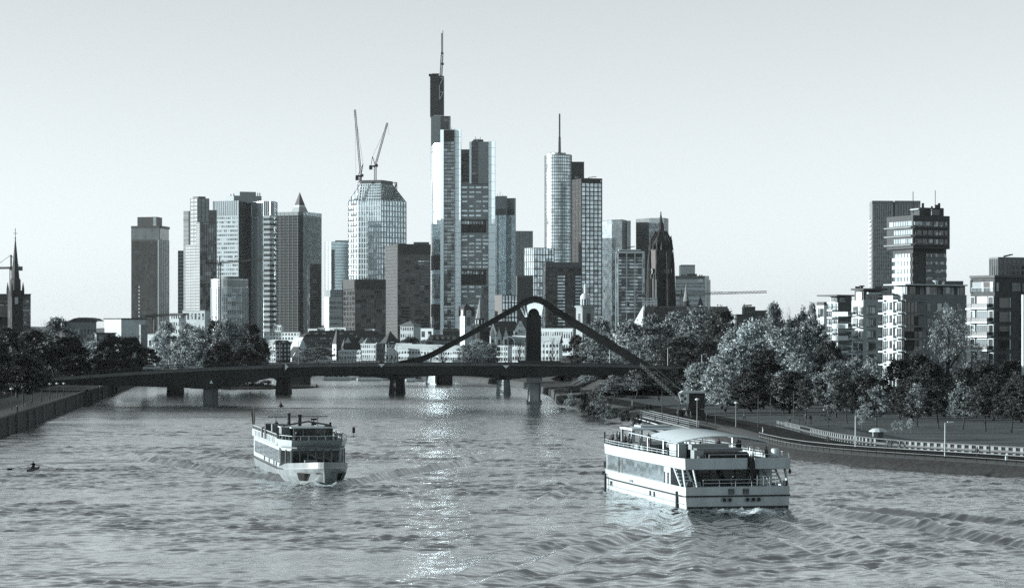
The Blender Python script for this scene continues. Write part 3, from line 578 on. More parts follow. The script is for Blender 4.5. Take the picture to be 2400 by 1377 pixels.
# office face between the corners, with two sky gardens
_, C, Rr = strip_('office_face', 'panel_grey', 1081, 1146, 427, None, 6, 14)
def frow(y, m_='glass_bright', h=4.2, skip=0):
    for j in range(4):
        if (j + skip) % 5 != 4: fbox('window', t, m_, C, Rr, j / 4 + .03, j / 4 + .22, PZ(y + h, Y + 6), PZ(y, Y + 6), .12)
for i, y in enumerate(list(range(437, 512, 11)) + list(range(551, 628, 9)) + list(range(670, 760, 11))): frow(y, 'glass_band' if i % 3 == 1 else 'glass_bright', 4, i)
for ya, yb in ((516, 546), (633, 668)):
    fbox('sky_garden', t, 'black', C, Rr, .0, .9, PZ(yb, Y + 6), PZ(ya, Y + 6), .16); fbox('garden_ceiling', t, 'slate_frame', C, Rr, 0, .97, PZ(ya, Y + 6), PZ(ya - 2.5, Y + 6), .6); fbox('garden_sill', t, 'panel_pale', C, Rr, 0, .97, PZ(yb + 1.5, Y + 6), PZ(yb, Y + 6), .6)
    for j in range(8): fbox('sloped_pane', t, 'glass_band', C, Rr, j / 10 + .02, j / 10 + .09, PZ(ya + 9, Y + 6), PZ(ya + 2, Y + 6), .35)
    for j in range(3): fbox('garden_post', t, 'slate_frame', C, Rr, j * .28 + .15, j * .28 + .16, PZ(yb, Y + 6), PZ(ya + 9, Y + 6), .3)
fbox('side_glass', t, 'glass_dark', C, Rr, .76, .97, PZ(775, Y + 6), PZ(672, Y + 6), .3)

# towers right of the tallest one
t = tower('ribbed_tower', 'pale tower with close vertical ribs directly right of the tallest tower', 2500, 1184)
L, C, Rr, D, z0, z1 = block('body', t, 'panel_grey', 2500, (1158, 1186, 1189), 459, 68); L2, C2, R2, D2, _, z12 = block('right_wing', t, 'panel_grey', 2504, (1187, 1206, 1209), 464, 68); Rr, C, R2, C2 = C, L, C2, L2
for A, B, zt, n in ((C, Rr, z1, 12), (C2, R2, z12, 9)):
    for i in range(n): fbox('rib', t, 'panel_bright' if i % 4 else 'panel_silver', A, B, i / n + .02, (i + .5) / n, z0, PZ(504, 2500), .5)
    fbox('glass_wall', t, 'glass_bright', A, B, 0, 1, z0, PZ(504, 2500), .1)
    for i in range(n): fbox('vent_slot', t, 'black', A, B, i / n + .02, (i + .6) / n, PZ(503, 2500), PZ(489, 2500), .15)
fbox('dark_reveal', t, 'slate_frame', C, Rr, .3, .36, z0, PZ(504, 2500), .7)
mb = MB(); [mb.bar(P(x, 459, 2508), P(x, y, 2508), .4) for x, y in ((1166, 455), (1172, 450), (1178, 456))]; mb.build('roof_masts', 'iron', t)
t = tower('plain_grey_tower', 'plain windowless grey tower behind the gridded glass block', 2700, 1230)
L, C, Rr, D, z0, z1 = block('body', t, 'panel_grey', 2700, (1209, 1209, 1249), 541, 4, depth=24); grid(t, C, Rr, z0, z1, 12, 5, 'slate_frame', bh=.03, mw=.04, proud=.08)
t = tower('gridded_glass_block', 'glass block with bold pale grid left of the round tower', 2150, 1264)
L, C, Rr, D, z0, z1 = block('body', t, 'glass_bright', 2150, (1229, 1252, 1299), 580, 32)
grid(t, L, C, z0, z1, 14, 5, 'slate_frame', bh=.14, mw=.16, proud=.3); grid(t, C, Rr, z0, z1, 14, 7, 'slate_frame', bh=.14, mw=.14, proud=.3)
t = tower('grey_stub_tower', 'short plain dark grey block in front of the gridded glass block', 2040, 1231)
L, C, Rr, D, z0, z1 = block('body', t, 'grey_dark', 2040, (1212, 1212, 1250), 646, 3, depth=18); grid(t, C, Rr, z0, z1, 8, 4, 'slate_frame', bh=.05, mw=.04, proud=.1); fbox('parapet', t, 'grey', C, Rr, 0, 1, z1 - 1, z1 + .5, .3)
t = tower('low_glass_grid', 'low dark block with large bright gridded panes beneath the ribbed tower', 1980, 1186)
L, C, Rr, D, z0, z1 = block('body', t, 'glass_bright', 1980, (1160, 1177, 1213), 691, 34)
fbox('dark_flank', t, 'panel_dark', L, C, 0, 1, z0, z1, .2); grid(t, C, Rr, z0, z1, 7, 5, 'black', bh=.16, mw=.16, proud=.35)

# ---- round tower with mast and gridded slab
Y = 2300
t = tower('round_tower', 'round glass tower with tall mast joined to a dark gridded slab', Y, 1340)
rr = 31.5 / FPX * Y; cx, cyy = PX(1309, Y), Y + rr; n = 40
pw = [(cx + rr * math.cos(2 * math.pi * i / n), cyy + rr * math.sin(2 * math.pi * i / n)) for i in range(n)]
MB().prism(pw, GZ, PZ(363, Y)).build('round_shaft', 'glass_bright', t)
J = MB(); zt = PZ(363, Y)
for i in range(n):
    if math.sin(2 * math.pi * (i + .5) / n) < .2:
        A, B = pw[i], pw[(i + 1) % n]
        fadd(J, A, B, -.05, .05, GZ, zt, .3)
        for k in range(56): z = GZ + (zt - GZ) * k / 56; fadd(J, A, B, 0, 1, z, z + .7, .2)
J.build('window_grid', 'slate_frame', t, kind='stuff')
MB().lathe((cx, cyy), [(rr * 1.02, zt - .4), (rr * 1.02, zt + .8), (rr * .6, zt + .9)], 40).build('roof_rim', 'panel_grey', t)
MB().lathe((cx, cyy), [(rr * .57, zt + .9), (rr * .57, PZ(357, Y)), (rr * .5, PZ(356.5, Y))], 24).build('crown', 'panel_grey', t)
mb = MB(); [mb.bar((cx + rr * .55 * math.cos(a), cyy + rr * .55 * math.sin(a), zt), (cx + rr * .55 * math.cos(a), cyy + rr * .55 * math.sin(a), PZ(354.5, Y)), .3) for a in [i * .52 for i in range(12)]]; mb.build('crown_posts', 'iron', t)
MB().lathe((PX(1311.5, Y + 8), Y + 8), [(1.3, PZ(358, Y)), (1.05, PZ(320, Y)), (.8, PZ(319, Y)), (.75, PZ(266, Y)), (.3, PZ(264.5, Y))], 8).build('mast', 'iron', t)
L, C, Rr, D, z0, z1 = block('core_slab', t, 'panel_dark', 2325, (1338, 1338, 1369), 379, 2, depth=20); grid(t, C, Rr, z0, z1, 10, 1, 'slate_frame', bh=.05, mw=.03, proud=.1)
L, C, Rr, D, z0, z1 = block('square_slab', t, 'glass_bright', 2262, (1341, 1363, 1411), 418, 20)
fbox('dark_flank', t, 'black', L, C, 0, 1, z0, z1, .15); grid(t, L, C, z0, z1, 40, 3, 'panel_dark', bh=.2, mw=.1, proud=.3, joined=True)
grid(t, C, Rr, z0, PZ(428, 2262), 37, 5, 'black', 'black', bh=.2, mw=.16, proud=.35); fbox('parapet', t, 'black', C, Rr, 0, 1, PZ(428, 2262), z1 + .3, .4); fbox('parapet_window', t, 'white', C, Rr, .9, .97, PZ(426, 2262), PZ(421, 2262), .6)
fbox('edge_trim', t, 'black', C, Rr, .97, 1, z0, z1, .6)
mb = MB(); mb.box(P(1352, 416, 2270), (3, 3, 2)); mb.bar(P(1384, 415.5, 2270), P(1398, 414, 2270), .6); mb.bar(P(1378, 417, 2270), P(1384, 415, 2270), .6); mb.build('roof_rig', 'grey', t)
t = tower('dark_slatted_block', 'squat dark tower with two columns of pale window strips', 1900, 1317)
L, C, Rr, D, z0, z1 = block('body', t, 'glass_black', 1900, (1272, 1278, 1363), 615, 8)
grid(t, C, Rr, z0, z1 - 4, 18, 10, 'grey_dark', bh=.4, mw=.2, proud=.3); fbox('cornice', t, 'slate_frame', C, Rr, 0, 1, PZ(627, 1900), z1 + .3, .9)
for i in range(24): fbox('cornice_rib', t, 'grey', C, Rr, i / 24, i / 24 + .012, PZ(627, 1900), z1, 1.1)
for i in range(16):
    y = 646 + i * 7.5
    fbox('lit_window', t, 'glass_bright', C, Rr, .34, .54, PZ(y + 3.8, 1900), PZ(y, 1900), .5)
    if i < 10: fbox('lit_window', t, 'glass_bright', C, Rr, .83, .99, PZ(y + 3.8, 1900), PZ(y, 1900), .5)

# ---- two mirror-glass twins, white framed tower, pale block with a round emblem
def twin(label, Y, xs, ytops, light):
    t = tower('mirror_twin_tower', label, Y, sum(x for x, _ in xs) / len(xs)); t['group'] = 'mirror-glass twin towers'
    pw = [(PX(x, Y + d), Y + d) for x, d in xs]; back = [(pw[-1][0] - 2, Y + 60), (pw[0][0] + 2, Y + 60)]
    zt = PZ(ytops, Y); MB().prism(pw + back, GZ, zt).build('body', 'glass_mid', t)
    for k in range(len(pw) - 1):
        A, B = pw[k], pw[k + 1]; w = xs[k + 1][0] - xs[k][0]
        if light[k]: fbox('facet', t, light[k], A, B, 0, 1, GZ, zt - .5, .06)
        grid(t, A, B, GZ, zt, 58, max(2, int(w / 2.6)), 'slate_frame' if light[k] != 'glass_bright' else 'mid_frame', bh=.16, mw=.14, proud=.2, joined=True)
    return t
twin('mirror-glass tower with dark notch directly right of the gridded slab', 2700, [(1408, 30), (1434, 6), (1458, 0), (1466, 14), (1469, 30), (1478, 32)], 514, ['glass_bright', None, 'panel_pale', 'black', 'panel_silver'])
twin('mirror-glass tower behind the cathedral spire', 2720, [(1491, 34), (1521, 10), (1556, 4), (1562, 12), (1566, 26)], 510, ['slate_pale', 'glass_bright', 'panel_silver', 'glass_mid'])
t = tower('white_framed_tower', 'office tower framed by white vertical pillars left of the cathedral', 1800, 1478)
L, C, Rr, D, z0, z1 = block('body', t, 'glass_band', 1800, (1449, 1449, 1506), 592, 2, depth=20)
for i in range(20): y = 604 + i * 8.0; fbox('floor_band', t, 'slate_frame', C, Rr, 0, 1, PZ(y + 3.4, 1800), PZ(y, 1800), .35)
fbox('dark_head', t, 'panel_dark', C, Rr, 0, 1, PZ(603, 1800), z1, .3)
for f in (.0, .345, .68, 1.0): fbox('white_pillar', t, 'pale_frame', C, Rr, f - .018, f + .018, z0, z1 + .6, .9)
fbox('white_lintel', t, 'pale_frame', C, Rr, -.08, 1.08, z1 - .5, z1 + 1.1, 1.0)
for f in (-.09, 1.09): fbox('white_pillar', t, 'pale_frame', C, Rr, f - .012, f + .012, z0, z1 + .4, -.5, 1.5); fbox('side_bay', t, 'glass_mid', C, Rr, min(f, .5 if f > .5 else 0) if f < 0 else 1.0, 0 if f < 0 else f, z0, z1, -1.2, 4)
block('plant_room', t, 'slate_frame', 1806, (1452, 1452, 1502), 586, 2, ybot=593, depth=12); fbox('roof_edge', t, 'pale_frame', C, Rr, .04, .94, PZ(586.5, 1800), PZ(584, 1800), -4, 8)
mb = MB(); mb.bar(P(1463, 585, 1806), P(1470, 578, 1806), .5); mb.bar(P(1470, 580, 1806), P(1488, 577, 1806), .6); mb.build('roof_rig', 'iron', t)
t = tower('emblem_block', 'pale gridded block with a white oval emblem behind the cathedral', 2300, 1625)
L, C, Rr, D, z0, z1 = block('body', t, 'slate_pale', 2300, (1583, 1583, 1652), 646, 2, depth=30); MB().prism([Rr, (PX(1662, 2308), 2308), (PX(1662, 2308), 2340), (Rr[0], 2340)], z0, z1).build('pale_corner', 'panel_pale', t)
grid(t, C, Rr, z0, PZ(666, 2300), 13, 24, 'pale_frame', bh=.45, mw=.45, proud=.2, joined=True); fbox('pale_band', t, 'panel_pale', C, Rr, 0, 1, PZ(664, 2300), PZ(654, 2300), .3); fbox('glass_storey', t, 'glass_dark', C, Rr, 0, 1, PZ(653, 2300), PZ(647, 2300), .1)
grid(t, C, Rr, PZ(653, 2300), PZ(647, 2300), 1, 16, 'slate_pale', bh=.1, mw=.3, proud=.2)
mb = MB(); e = P(1642, 657, 2299.2); mb.add([(e.x + 2.3 * math.cos(a), e.y, e.z + 1.7 * math.sin(a)) for a in [i * math.pi / 8 for i in range(16)]] + [(e.x + 2.3 * math.cos(a), e.y + .5, e.z + 1.7 * math.sin(a)) for a in [i * math.pi / 8 for i in range(16)]], [tuple(range(16))] + [(i, i + 16, (i + 1) % 16 + 16, (i + 1) % 16) for i in range(16)]); mb.build('oval_emblem', 'white', t)
fbox('side_fin', t, 'slate_frame', (PX(1660, 2307), 2307), (PX(1665, 2307), 2307), .5, 1, z0, PZ(655, 2300), .2)
L, C, Rr, D, z0, z1 = block('penthouse', t, 'panel_pale', 2310, (1595, 1595, 1629), 621, 2, ybot=647, depth=14); fbox('head_band', t, 'grey', C, Rr, 0, 1, z1 - .8, z1 + .3, .3); mb = MB(); mb.box(P(1622, 644, 2305), (9, 3, 2)); [mb.box(P(x, 645, 2302), (1, 1, 1.4)) for x in (1597, 1600, 1604, 1640, 1645)]; mb.build('roof_units', 'black', t)

# ---- right-hand side: slab pair far behind
Y = 2990
t = tower('paired_slab_tower', 'tall pair of slabs with square window grid behind the brick tower', Y, 2098)
for xs, yt in (((2038, 2044, 2093), 471), ((2097, 2097, 2157), 471)):
    L, C, Rr, D, z0, z1 = block('slab', t, 'glass_dark', Y if xs[0] < 2090 else Y + 12, xs, yt, 6, depth=30); Yc = Y
    n = 8; fbox('parapet', t, 'slate_pale', C, Rr, 0, 1, PZ(478, Yc), z1 + .4, .8)
    for j in range(n + 1): fbox('pillar', t, 'mid_frame', C, Rr, max(0, .08 + j * .84 / n - .022), .08 + j * .84 / n + .022, z0, PZ(478, Yc), .7)
    fbox('pillar', t, 'mid_frame', C, Rr, 0, .09, z0, z1, .6); fbox('pillar', t, 'mid_frame', C, Rr, .91, 1, z0, z1, .6)
    for i in range(26): y = 515 + i * 9.2; fbox('floor_band', t, 'mid_frame', C, Rr, .08, .92, PZ(y + 2.4, Yc), PZ(y, Yc), .45)
    if xs[0] < 2090:
        grid(t, L, C, z0, PZ(515, Y), 28, 0, 'pale_frame', bh=.5, proud=1.2)
L, C, Rr, D, z0, z1 = block('link', t, 'glass_dark', Y + 20, (2092, 2092, 2098), 500, 2, depth=14)
# ------------------------------------------------------------------ front bridge with pylon
YB, BW = 600.0, 15.0                                   # distance of the near edge, deck width
def bz(x):                                             # height of the deck's upper edge by photo column
    pts = [(-200, 905), (100, 886), (300, 872), (487, 861), (700, 853), (950, 850), (1250, 850), (1450, 853), (1600, 859)]
    for (a, ya), (b, yb) in zip(pts, pts[1:]):
        if a <= x <= b: return PZ(ya + (yb - ya) * (x - a) / (b - a), YB)
    return PZ(pts[0][1] if x < pts[0][0] else pts[-1][1], YB)
def bu(x):                                             # underside
    pts = [(-200, 918), (100, 902), (190, 902), (330, 905), (475, 910), (501, 910), (560, 900), (640, 884), (760, 878), (1000, 876), (1150, 877), (1225, 884), (1280, 884), (1330, 878), (1600, 884)]
    for (a, ya), (b, yb) in zip(pts, pts[1:]):
        if a <= x <= b: return PZ(ya + (yb - ya) * (x - a) / (b - a), YB)
    return PZ(pts[-1][1], YB)
mat('fan_white', .85, .6, var=.12, scale=1); mat('bridge_concrete', .04, .85, var=.35, scale=.3, bump=.3, stretch=(1, 1, .25)); mat('bridge_pale', .10, .85, var=.3, scale=.3, bump=.3)
mat('pier_concrete', .22, .85, var=.3, scale=.4, bump=.3, stretch=(1, 1, .3))
br = thing('pylon_bridge', 'dark concrete road bridge with single arched pylon and slanting beams', 'bridge', (PX(1250, YB), YB, 0))
mb = MB(); xs = list(range(-200, 1601, 25)); v = []; f = []
for x in xs:
    X = PX(x, YB); t0 = bz(x); u = bu(x); v += [(X, YB + .9, u), (X, YB, t0 - 1.0), (X, YB, t0 - .35), (X, YB + .4, t0 - .35), (X, YB + BW - .4, t0 - .35), (X, YB + BW, t0 - .35), (X, YB + BW - .9, u)]
n = 7
for i in range(len(xs) - 1):
    for j in range(n): f.append((i * n + j, (i + 1) * n + j, (i + 1) * n + (j + 1) % n, i * n + (j + 1) % n))
f += [tuple(range(n)), tuple(reversed(range((len(xs) - 1) * n, len(xs) * n)))]
mb.add(v, [tuple(reversed(q)) for q in f]).build('girder', 'bridge_concrete', br)
for side in (0, 1):
    mb = MB()
    for a, b in zip(xs, xs[1:]):
        yy = YB - .12 if side == 0 else YB + BW + .12
        za, zb = bz(a), bz(b); XA, XB = PX(a, YB), PX(b, YB)
        mb.add([(XA, yy - .15, za - .75), (XB, yy - .15, zb - .75), (XB, yy + .15, zb - .75), (XA, yy + .15, za - .75), (XA, yy - .15, za), (XB, yy - .15, zb), (XB, yy + .15, zb), (XA, yy + .15, za)], [(0, 1, 5, 4), (1, 2, 6, 5), (2, 3, 7, 6), (3, 0, 4, 7), (4, 5, 6, 7), (3, 2, 1, 0)])
    mb.build('edge_beam', 'bridge_pale', br)
for side in (0, 1):
    yy = YB + .1 if side == 0 else YB + BW - .1; rail = MB(); posts = MB()
    for a, b in zip(xs, xs[1:]):
        for dz in (.55, 1.05): rail.bar((PX(a, YB), yy, bz(a) + dz), (PX(b, YB), yy, bz(b) + dz), .07)
        for k in range(3): x = a + k * 25 / 3; posts.bar((PX(x, YB), yy, bz(x) - .3), (PX(x, YB), yy, bz(x) + 1.05), .06)
    rail.build('handrail', 'iron', br); posts.build('railing_posts', 'iron', br, kind='stuff')
mb = MB()
for a, b in zip(xs, xs[1:]): mb.add([(PX(a, YB), YB + 2.4, bz(a) - .33), (PX(b, YB), YB + 2.4, bz(b) - .33), (PX(b, YB), YB + BW - 2.4, bz(b) - .33), (PX(a, YB), YB + BW - 2.4, bz(a) - .33)], [(0, 1, 2, 3)])
mb.build('carriageway', 'asphalt', br)
# piers
def pier(x0, x1, ytop, m='pier_concrete', foot_=0.0):
    a, b = PX(x0, YB + 2), PX(x1, YB + 2); zt = PZ(ytop, YB + 2)
    return MB().prism([(a, YB + 3), (a + .5, YB + 2), (b - .5, YB + 2), (b, YB + 3), (b, YB + 11), (b - .5, YB + 12), (a + .5, YB + 12), (a, YB + 11)], -2, zt).build('pier', m, br)
pier(475, 501, 908, 'concrete_dark'); pier(1237, 1267, 882)
MB().box(((PX(1252, YB + 7)), YB + 7, PZ(889, YB)), (PX(1270, YB) - PX(1234, YB), 12, 1.6)).build('pier_cap', 'concrete_dark', br)
MB().box(((PX(1252, YB + 7)), YB + 7, .25), (PX(1270, YB) - PX(1234, YB), 11.4, .9)).build('pier_foot', 'concrete_dark', br)
# pylon on the deck centre line
YP = YB + BW / 2
def q(x, y): return (PX(x, YP), PZ(y, YP))
def plate(pts, y0, y1):
    """extrude a side-view outline (list of (x, z)) between two depths"""
    m_ = MB(); n_ = len(pts); m_.add([(p[0], y0, p[1]) for p in pts] + [(p[0], y1, p[1]) for p in pts], [tuple(reversed(range(n_))), tuple(range(n_, 2 * n_))] + [(i, i + n_, (i + 1) % n_ + n_, (i + 1) % n_) for i in range(n_)]); return m_
def skewed(mb_, x0, k):      # turn the front a little towards the left bank
    mb_.v = [(x, y - (x - x0) * k if y < YP else y, z) for x, y, z in mb_.v]; return mb_
def arcp(cx, cy_, r, a0, a1, n): return [(cx + r * math.cos(R(a0 + (a1 - a0) * i / n)), cy_ + r * math.sin(R(a0 + (a1 - a0) * i / n))) for i in range(n + 1)]
shaft = [q(1233, 852), q(1268, 852), q(1268, 742)] + [q(1250.5 + 13 * math.cos(R(a)), 738 - 15 * math.sin(R(a))) for a in range(0, 181, 20)] + [q(1233, 742)]
plate(shaft, YP - 2.6, YP + 2.6).build('pylon_shaft', 'bridge_concrete', br)
# pale fan-shaped head: wedge blocks round the arched notch
fan_n = 9
for i in range(fan_n):
    a0, a1 = 180 - i * 180 / fan_n, 180 - (i + 1) * 180 / fan_n
    def rim(a):   # outer outline of the fan: a flaring trapezoid
        t_ = (180 - a) / 180; return (1233 + 40 * t_, 715 - 5 * math.sin(math.pi * t_)) if .12 < t_ < .88 else ((1234 + 3 * (1 - t_ / .12), 714 + 25 * (1 - t_ / .12)) if t_ <= .12 else (1273 - 4 * ((t_ - .88) / .12), 714 + 25 * ((t_ - .88) / .12)))
    p_in0 = (1250.5 + 13.6 * math.cos(R(a0)), 738 - 15.6 * math.sin(R(a0))); p_in1 = (1250.5 + 13.6 * math.cos(R(a1)), 738 - 15.6 * math.sin(R(a1)))
    o0, o1 = rim(a0), rim(a1)
    skewed(plate([q(*p_in0), q(*p_in1), q(o1[0] - .25, o1[1]), q(o0[0] + .25, o0[1])], YP - 4.3, YP + 2.2), PX(1252, YP), .34).build('saddle_wedge', 'fan_white', br)
for dx in (0, 9): skewed(plate([q(1219 + dx * .7, 719 - dx * .7), q(1222 + dx * .7, 718 - dx * .7), q(1233 + dx * .3, 742), q(1230.5 + dx * .3, 743)], YP - 4.2, YP + 2.3), PX(1252, YP), .34).build('saddle_strut', 'fan_white', br)
# slanting beams, one continuous bent beam over the saddle
top = [(935, 848), (985, 837), (1010, 827), (1100, 779), (1180, 733), (1210, 716), (1226, 704), (1240, 698), (1253, 695), (1268, 699), (1284, 708), (1300, 720), (1360, 757), (1430, 799), (1500, 842), (1524, 858)]
bot = [(935, 853), (985, 850), (1015, 837), (1104, 787.5), (1184, 742.5), (1214, 725.5), (1229, 715), (1242, 709.5), (1253, 707.5), (1265, 710.5), (1279, 719), (1295, 731), (1352, 771), (1422, 814), (1490, 855), (1505, 862)]
for dy in (-3.4, 2.0):
    mb = MB(); v = []; n = len(top)
    for (a, b), (c, d) in zip(top, bot): v += [(q(a, b)[0], YP + dy, q(a, b)[1]), (q(c, d)[0], YP + dy, q(c, d)[1]), (q(c, d)[0], YP + dy + 1.4, q(c, d)[1]), (q(a, b)[0], YP + dy + 1.4, q(a, b)[1])]
    f = []
    for i in range(n - 1):
        for j in range(4): f.append((i * 4 + j, i * 4 + (j + 1) % 4, (i + 1) * 4 + (j + 1) % 4, (i + 1) * 4 + j))
    f += [(3, 2, 1, 0), (4 * n - 4, 4 * n - 3, 4 * n - 2, 4 * n - 1)]
    mb.add(v, f).build('slanting_beam', 'bridge_concrete', br)
mb = MB()
for (a, b), (c, d) in zip(top, top[1:]): mb.bar((q(a, b)[0], YP - 3.5, q(a, b)[1] + .1), (q(c, d)[0], YP - 3.5, q(c, d)[1] + .1), .25)
mb.build('beam_handrail', 'iron', br)
mb = MB(); pw = [q(x, y) for x, y in ((1210, 850), (1220, 843), (1310, 844), (1320, 852))]; plate(pw, YB - .4, YB - .05).build('pylon_screen', 'bridge_concrete', br)
# navigation signs hanging on the parapet, turned on their corner
for k, (x, y, half) in enumerate(((668, 859, True), (894, 852, False), (1186, 855, False))):
    s = thing('navigation_sign', ['half dark half white diamond sign on the left bridge span', 'dark and white diamond sign on the mid bridge span', 'white-cornered diamond sign left of the bridge pylon'][k], 'sign', P(x, y, YB - .8), 'diamond signs on the bridge')
    c = P(x, y, YB - .8); r = .85
    def tri(name, m, ps): mbb = MB(); nn = len(ps); mbb.add([(c.x + a * r, c.y, c.z + b * r) for a, b in ps] + [(c.x + a * r, c.y + .08, c.z + b * r) for a, b in ps], [tuple(reversed(range(nn))), tuple(range(nn, 2 * nn))] + [(i, i + nn, (i + 1) % nn + nn, (i + 1) % nn) for i in range(nn)]); mbb.build(name, m, s)
    if half: tri('dark_half', 'black', [(0, -1), (0, 1), (-1, 0)]); tri('white_half', 'white', [(0, -1), (1, 0), (0, 1)])
    else: tri('dark_half', 'black', [(-1, 0), (1, 0), (0, 1)]); tri('white_half', 'white', [(-1, 0), (0, -1), (1, 0)])
    MB().bar((c.x, c.y + .1, c.z), (c.x, YB - .2, c.z), .1).build('bracket', 'iron', s)
mb = MB(); c = P(495, 894, YB - .05); w_ = thing('warning_triangle', 'small white triangle sign on the left pier of the pylon bridge', 'sign', c); mb.add([(c.x - .45, c.y, c.z - .4), (c.x + .45, c.y, c.z - .4), (c.x, c.y, c.z + .45), (c.x - .45, c.y + .08, c.z - .4), (c.x + .45, c.y + .08, c.z - .4), (c.x, c.y + .08, c.z + .45)], [(0, 1, 2), (5, 4, 3), (0, 3, 4, 1), (1, 4, 5, 2), (2, 5, 3, 0)]); mb.build('panel', 'white', w_)
mb = MB(); mb.box((c.x, c.y + .5, c.z), (.3, .9, .2)); mb.build('bracket', 'iron', w_)
# lamp posts on the deck
def lamp_post(x, Y, zb, ytop, label, group, m='steel', arm=1.2, head='arm'):
    X = PX(x, Y); zt = PZ(ytop, Y); s = thing('street_lamp', label, 'street lamp', (X, Y, zb), group)
    MB().tube((X, Y, zb), (X, Y, zt), .11, .06, 6).build('post', m, s)
    if head == 'arm': mb = MB(); mb.bar((X, Y, zt - .05), (X + arm, Y, zt + .12), .08); mb.build('arm', m, s); mb = MB(); mb.box((X + arm, Y, zt + .1), (.8, .3, .16)); mb.build('lamp_head', 'white', s)
    else: mb = MB(); mb.lathe((X, Y), [(.06, zt), (.34, zt + .12), (.36, zt + .28), (.1, zt + .42)], 8); mb.build('lamp_head', 'white', s)
    return s
for i, (x, yt, lab) in enumerate(((656, 802, 'pale street lamp on the bridge near the half white diamond sign'), (700, 800, 'pale street lamp on the bridge right of the half white diamond sign'), (911, 802, 'street lamp on the bridge beside the dark and white diamond sign'), (922, 808, 'second street lamp from the left where the slanting beam starts'), (930, 808, 'third street lamp from the left where the slanting beam starts'), (1184, 810, 'street lamp on the bridge behind the white-cornered diamond sign'), (1275, 800, 'street lamp on the bridge close right of the pylon'), (1306, 810, 'second street lamp right of the bridge pylon'))):
    lamp_post(x, YB + 1.6 + (i % 2) * 11, bz(x) - .4, yt, lab, 'street lamps on the bridge', 'grey', .9)

# ------------------------------------------------------------------ stone-pier bridge behind
Y2 = 690.0
b2 = thing('arched_bridge', 'older bridge on tapered stone piers with low steel arches', 'bridge', (PX(790, Y2), Y2, 0))
ps = [(400, 386, 416), (657, 642, 674), (925, 909, 946), (1178, 1162, 1198)]
zd0, zd1 = PZ(877, Y2), PZ(866, Y2)
MB().box(((PX(150, Y2) + PX(1560, Y2)) / 2, Y2 + 8, (zd0 + zd1) / 2), (PX(1560, Y2) - PX(150, Y2), 16, zd1 - zd0)).build('deck', 'bridge_concrete', b2)
for i, (c, a, b) in enumerate(ps):
    xa, xb = PX(a, Y2), PX(b, Y2); zt = PZ(889, Y2); w = (xb - xa)
    # tapered stone pier, course by course
    nco = 7
    for k in range(nco):
        z0_, z1_ = -1 + (zt + 1) * k / nco, -1 + (zt + 1) * (k + 1) / nco - .07; f0 = .22 * (k / nco); s0 = w * f0 / 2
        pr = [(xa + s0, Y2 + 3), (xa + w / 2, Y2 - .5 + f0 * 3), (xb - s0, Y2 + 3), (xb - s0, Y2 + 15), (xa + w / 2, Y2 + 18), (xa + s0, Y2 + 15)]
        MB().prism(pr, z0_, z1_).build('stone_course', 'sandstone' if c > 1100 else 'sandstone_dark', b2)
    MB().box(((xa + xb) / 2, Y2 + 9, zt + .15), (w * .98, 15, .4)).build('pier_cap', 'sandstone_dark', b2)
    MB().box(((xa + xb) / 2, Y2 + 9, (zt + zd0) / 2 + .2), (w * .62, 13, zd0 - zt)).build('upper_pier', 'concrete_dark', b2)
mb = None
edges = [(200, 400)] + [(a, b) for (a, _, _), (b, _, _) in zip(ps, ps[1:])] + [(1178, 1420)]
for a, b in edges:
    xa, xb = PX(a, Y2) + .9, PX(b, Y2) - .9; zt = PZ(888, Y2)
    for dy in (.6, 4.6, 8.6, 12.6):
        n = 16; v = []; f = []
        for i in range(n + 1):
            t_ = i / n; x = xa + (xb - xa) * t_; zu = zt + (zd0 - .35 - zt) * (1 - abs(2 * t_ - 1) ** 2.2)
            v += [(x, Y2 + dy, zu), (x, Y2 + dy + .7, zu), (x, Y2 + dy + .7, zd0 + .02), (x, Y2 + dy, zd0 + .02)]
        for i in range(n):
            for j in range(4): f.append((i * 4 + j, (i + 1) * 4 + j, (i + 1) * 4 + (j + 1) % 4, i * 4 + (j + 1) % 4))
        f += [(3, 2, 1, 0), (4 * n, 4 * n + 1, 4 * n + 2, 4 * n + 3)]
        MB().add(v, [tuple(reversed(x)) for x in f]).build('arch_rib', 'bridge_concrete', b2)
# ------------------------------------------------------------------ third bridge, only its piers show
Y3 = 826.0
b3 = thing('old_stone_bridge', 'farthest bridge, squat stone piers seen beneath the nearer decks', 'bridge', (PX(860, Y3), Y3, 0))
MB().box((PX(760, Y3), Y3 + 9, PZ(867, Y3)), (PX(1290, Y3) - PX(330, Y3), 15, 1.6)).build('deck', 'concrete_dark', b3)
for a, b, m in ((674, 719, 'sandstone_dark'), (1023, 1058, 'sandstone_dark')):
    xa, xb = PX(a, Y3), PX(b, Y3); MB().prism([(xa, Y3 + 2), (xa + 1, Y3 - 1), (xb - 1, Y3 - 1), (xb, Y3 + 2), (xb, Y3 + 16), (xa, Y3 + 16)], -1, PZ(872, Y3)).build('pier', m, b3)
xa, xb = PX(998, Y3), PX(1020, Y3); MB().prism([(xa, Y3 + 4), (xb, Y3 - 3), (xb, Y3 + 14), (xa, Y3 + 14)], -1, PZ(872, Y3)).build('pier_block', 'stone_light', b3); MB().prism([(xa - .4, Y3 + 3.6), (xb + .4, Y3 - 3.6), (xb + .4, Y3 + 14.4), (xa - .4, Y3 + 14.4)], -1, .35).build('pier_foot', 'stone_light', b3)
for k in range(6): MB().prism([(xa - .05, Y3 + 3.95), (xb + .05, Y3 - 3.08), (xb + .05, Y3 + 13), (xa - .05, Y3 + 13)], PZ(897 - k * 4.2, Y3), PZ(893.6 - k * 4.2, Y3)).build('stone_course', 'sandstone', b3)

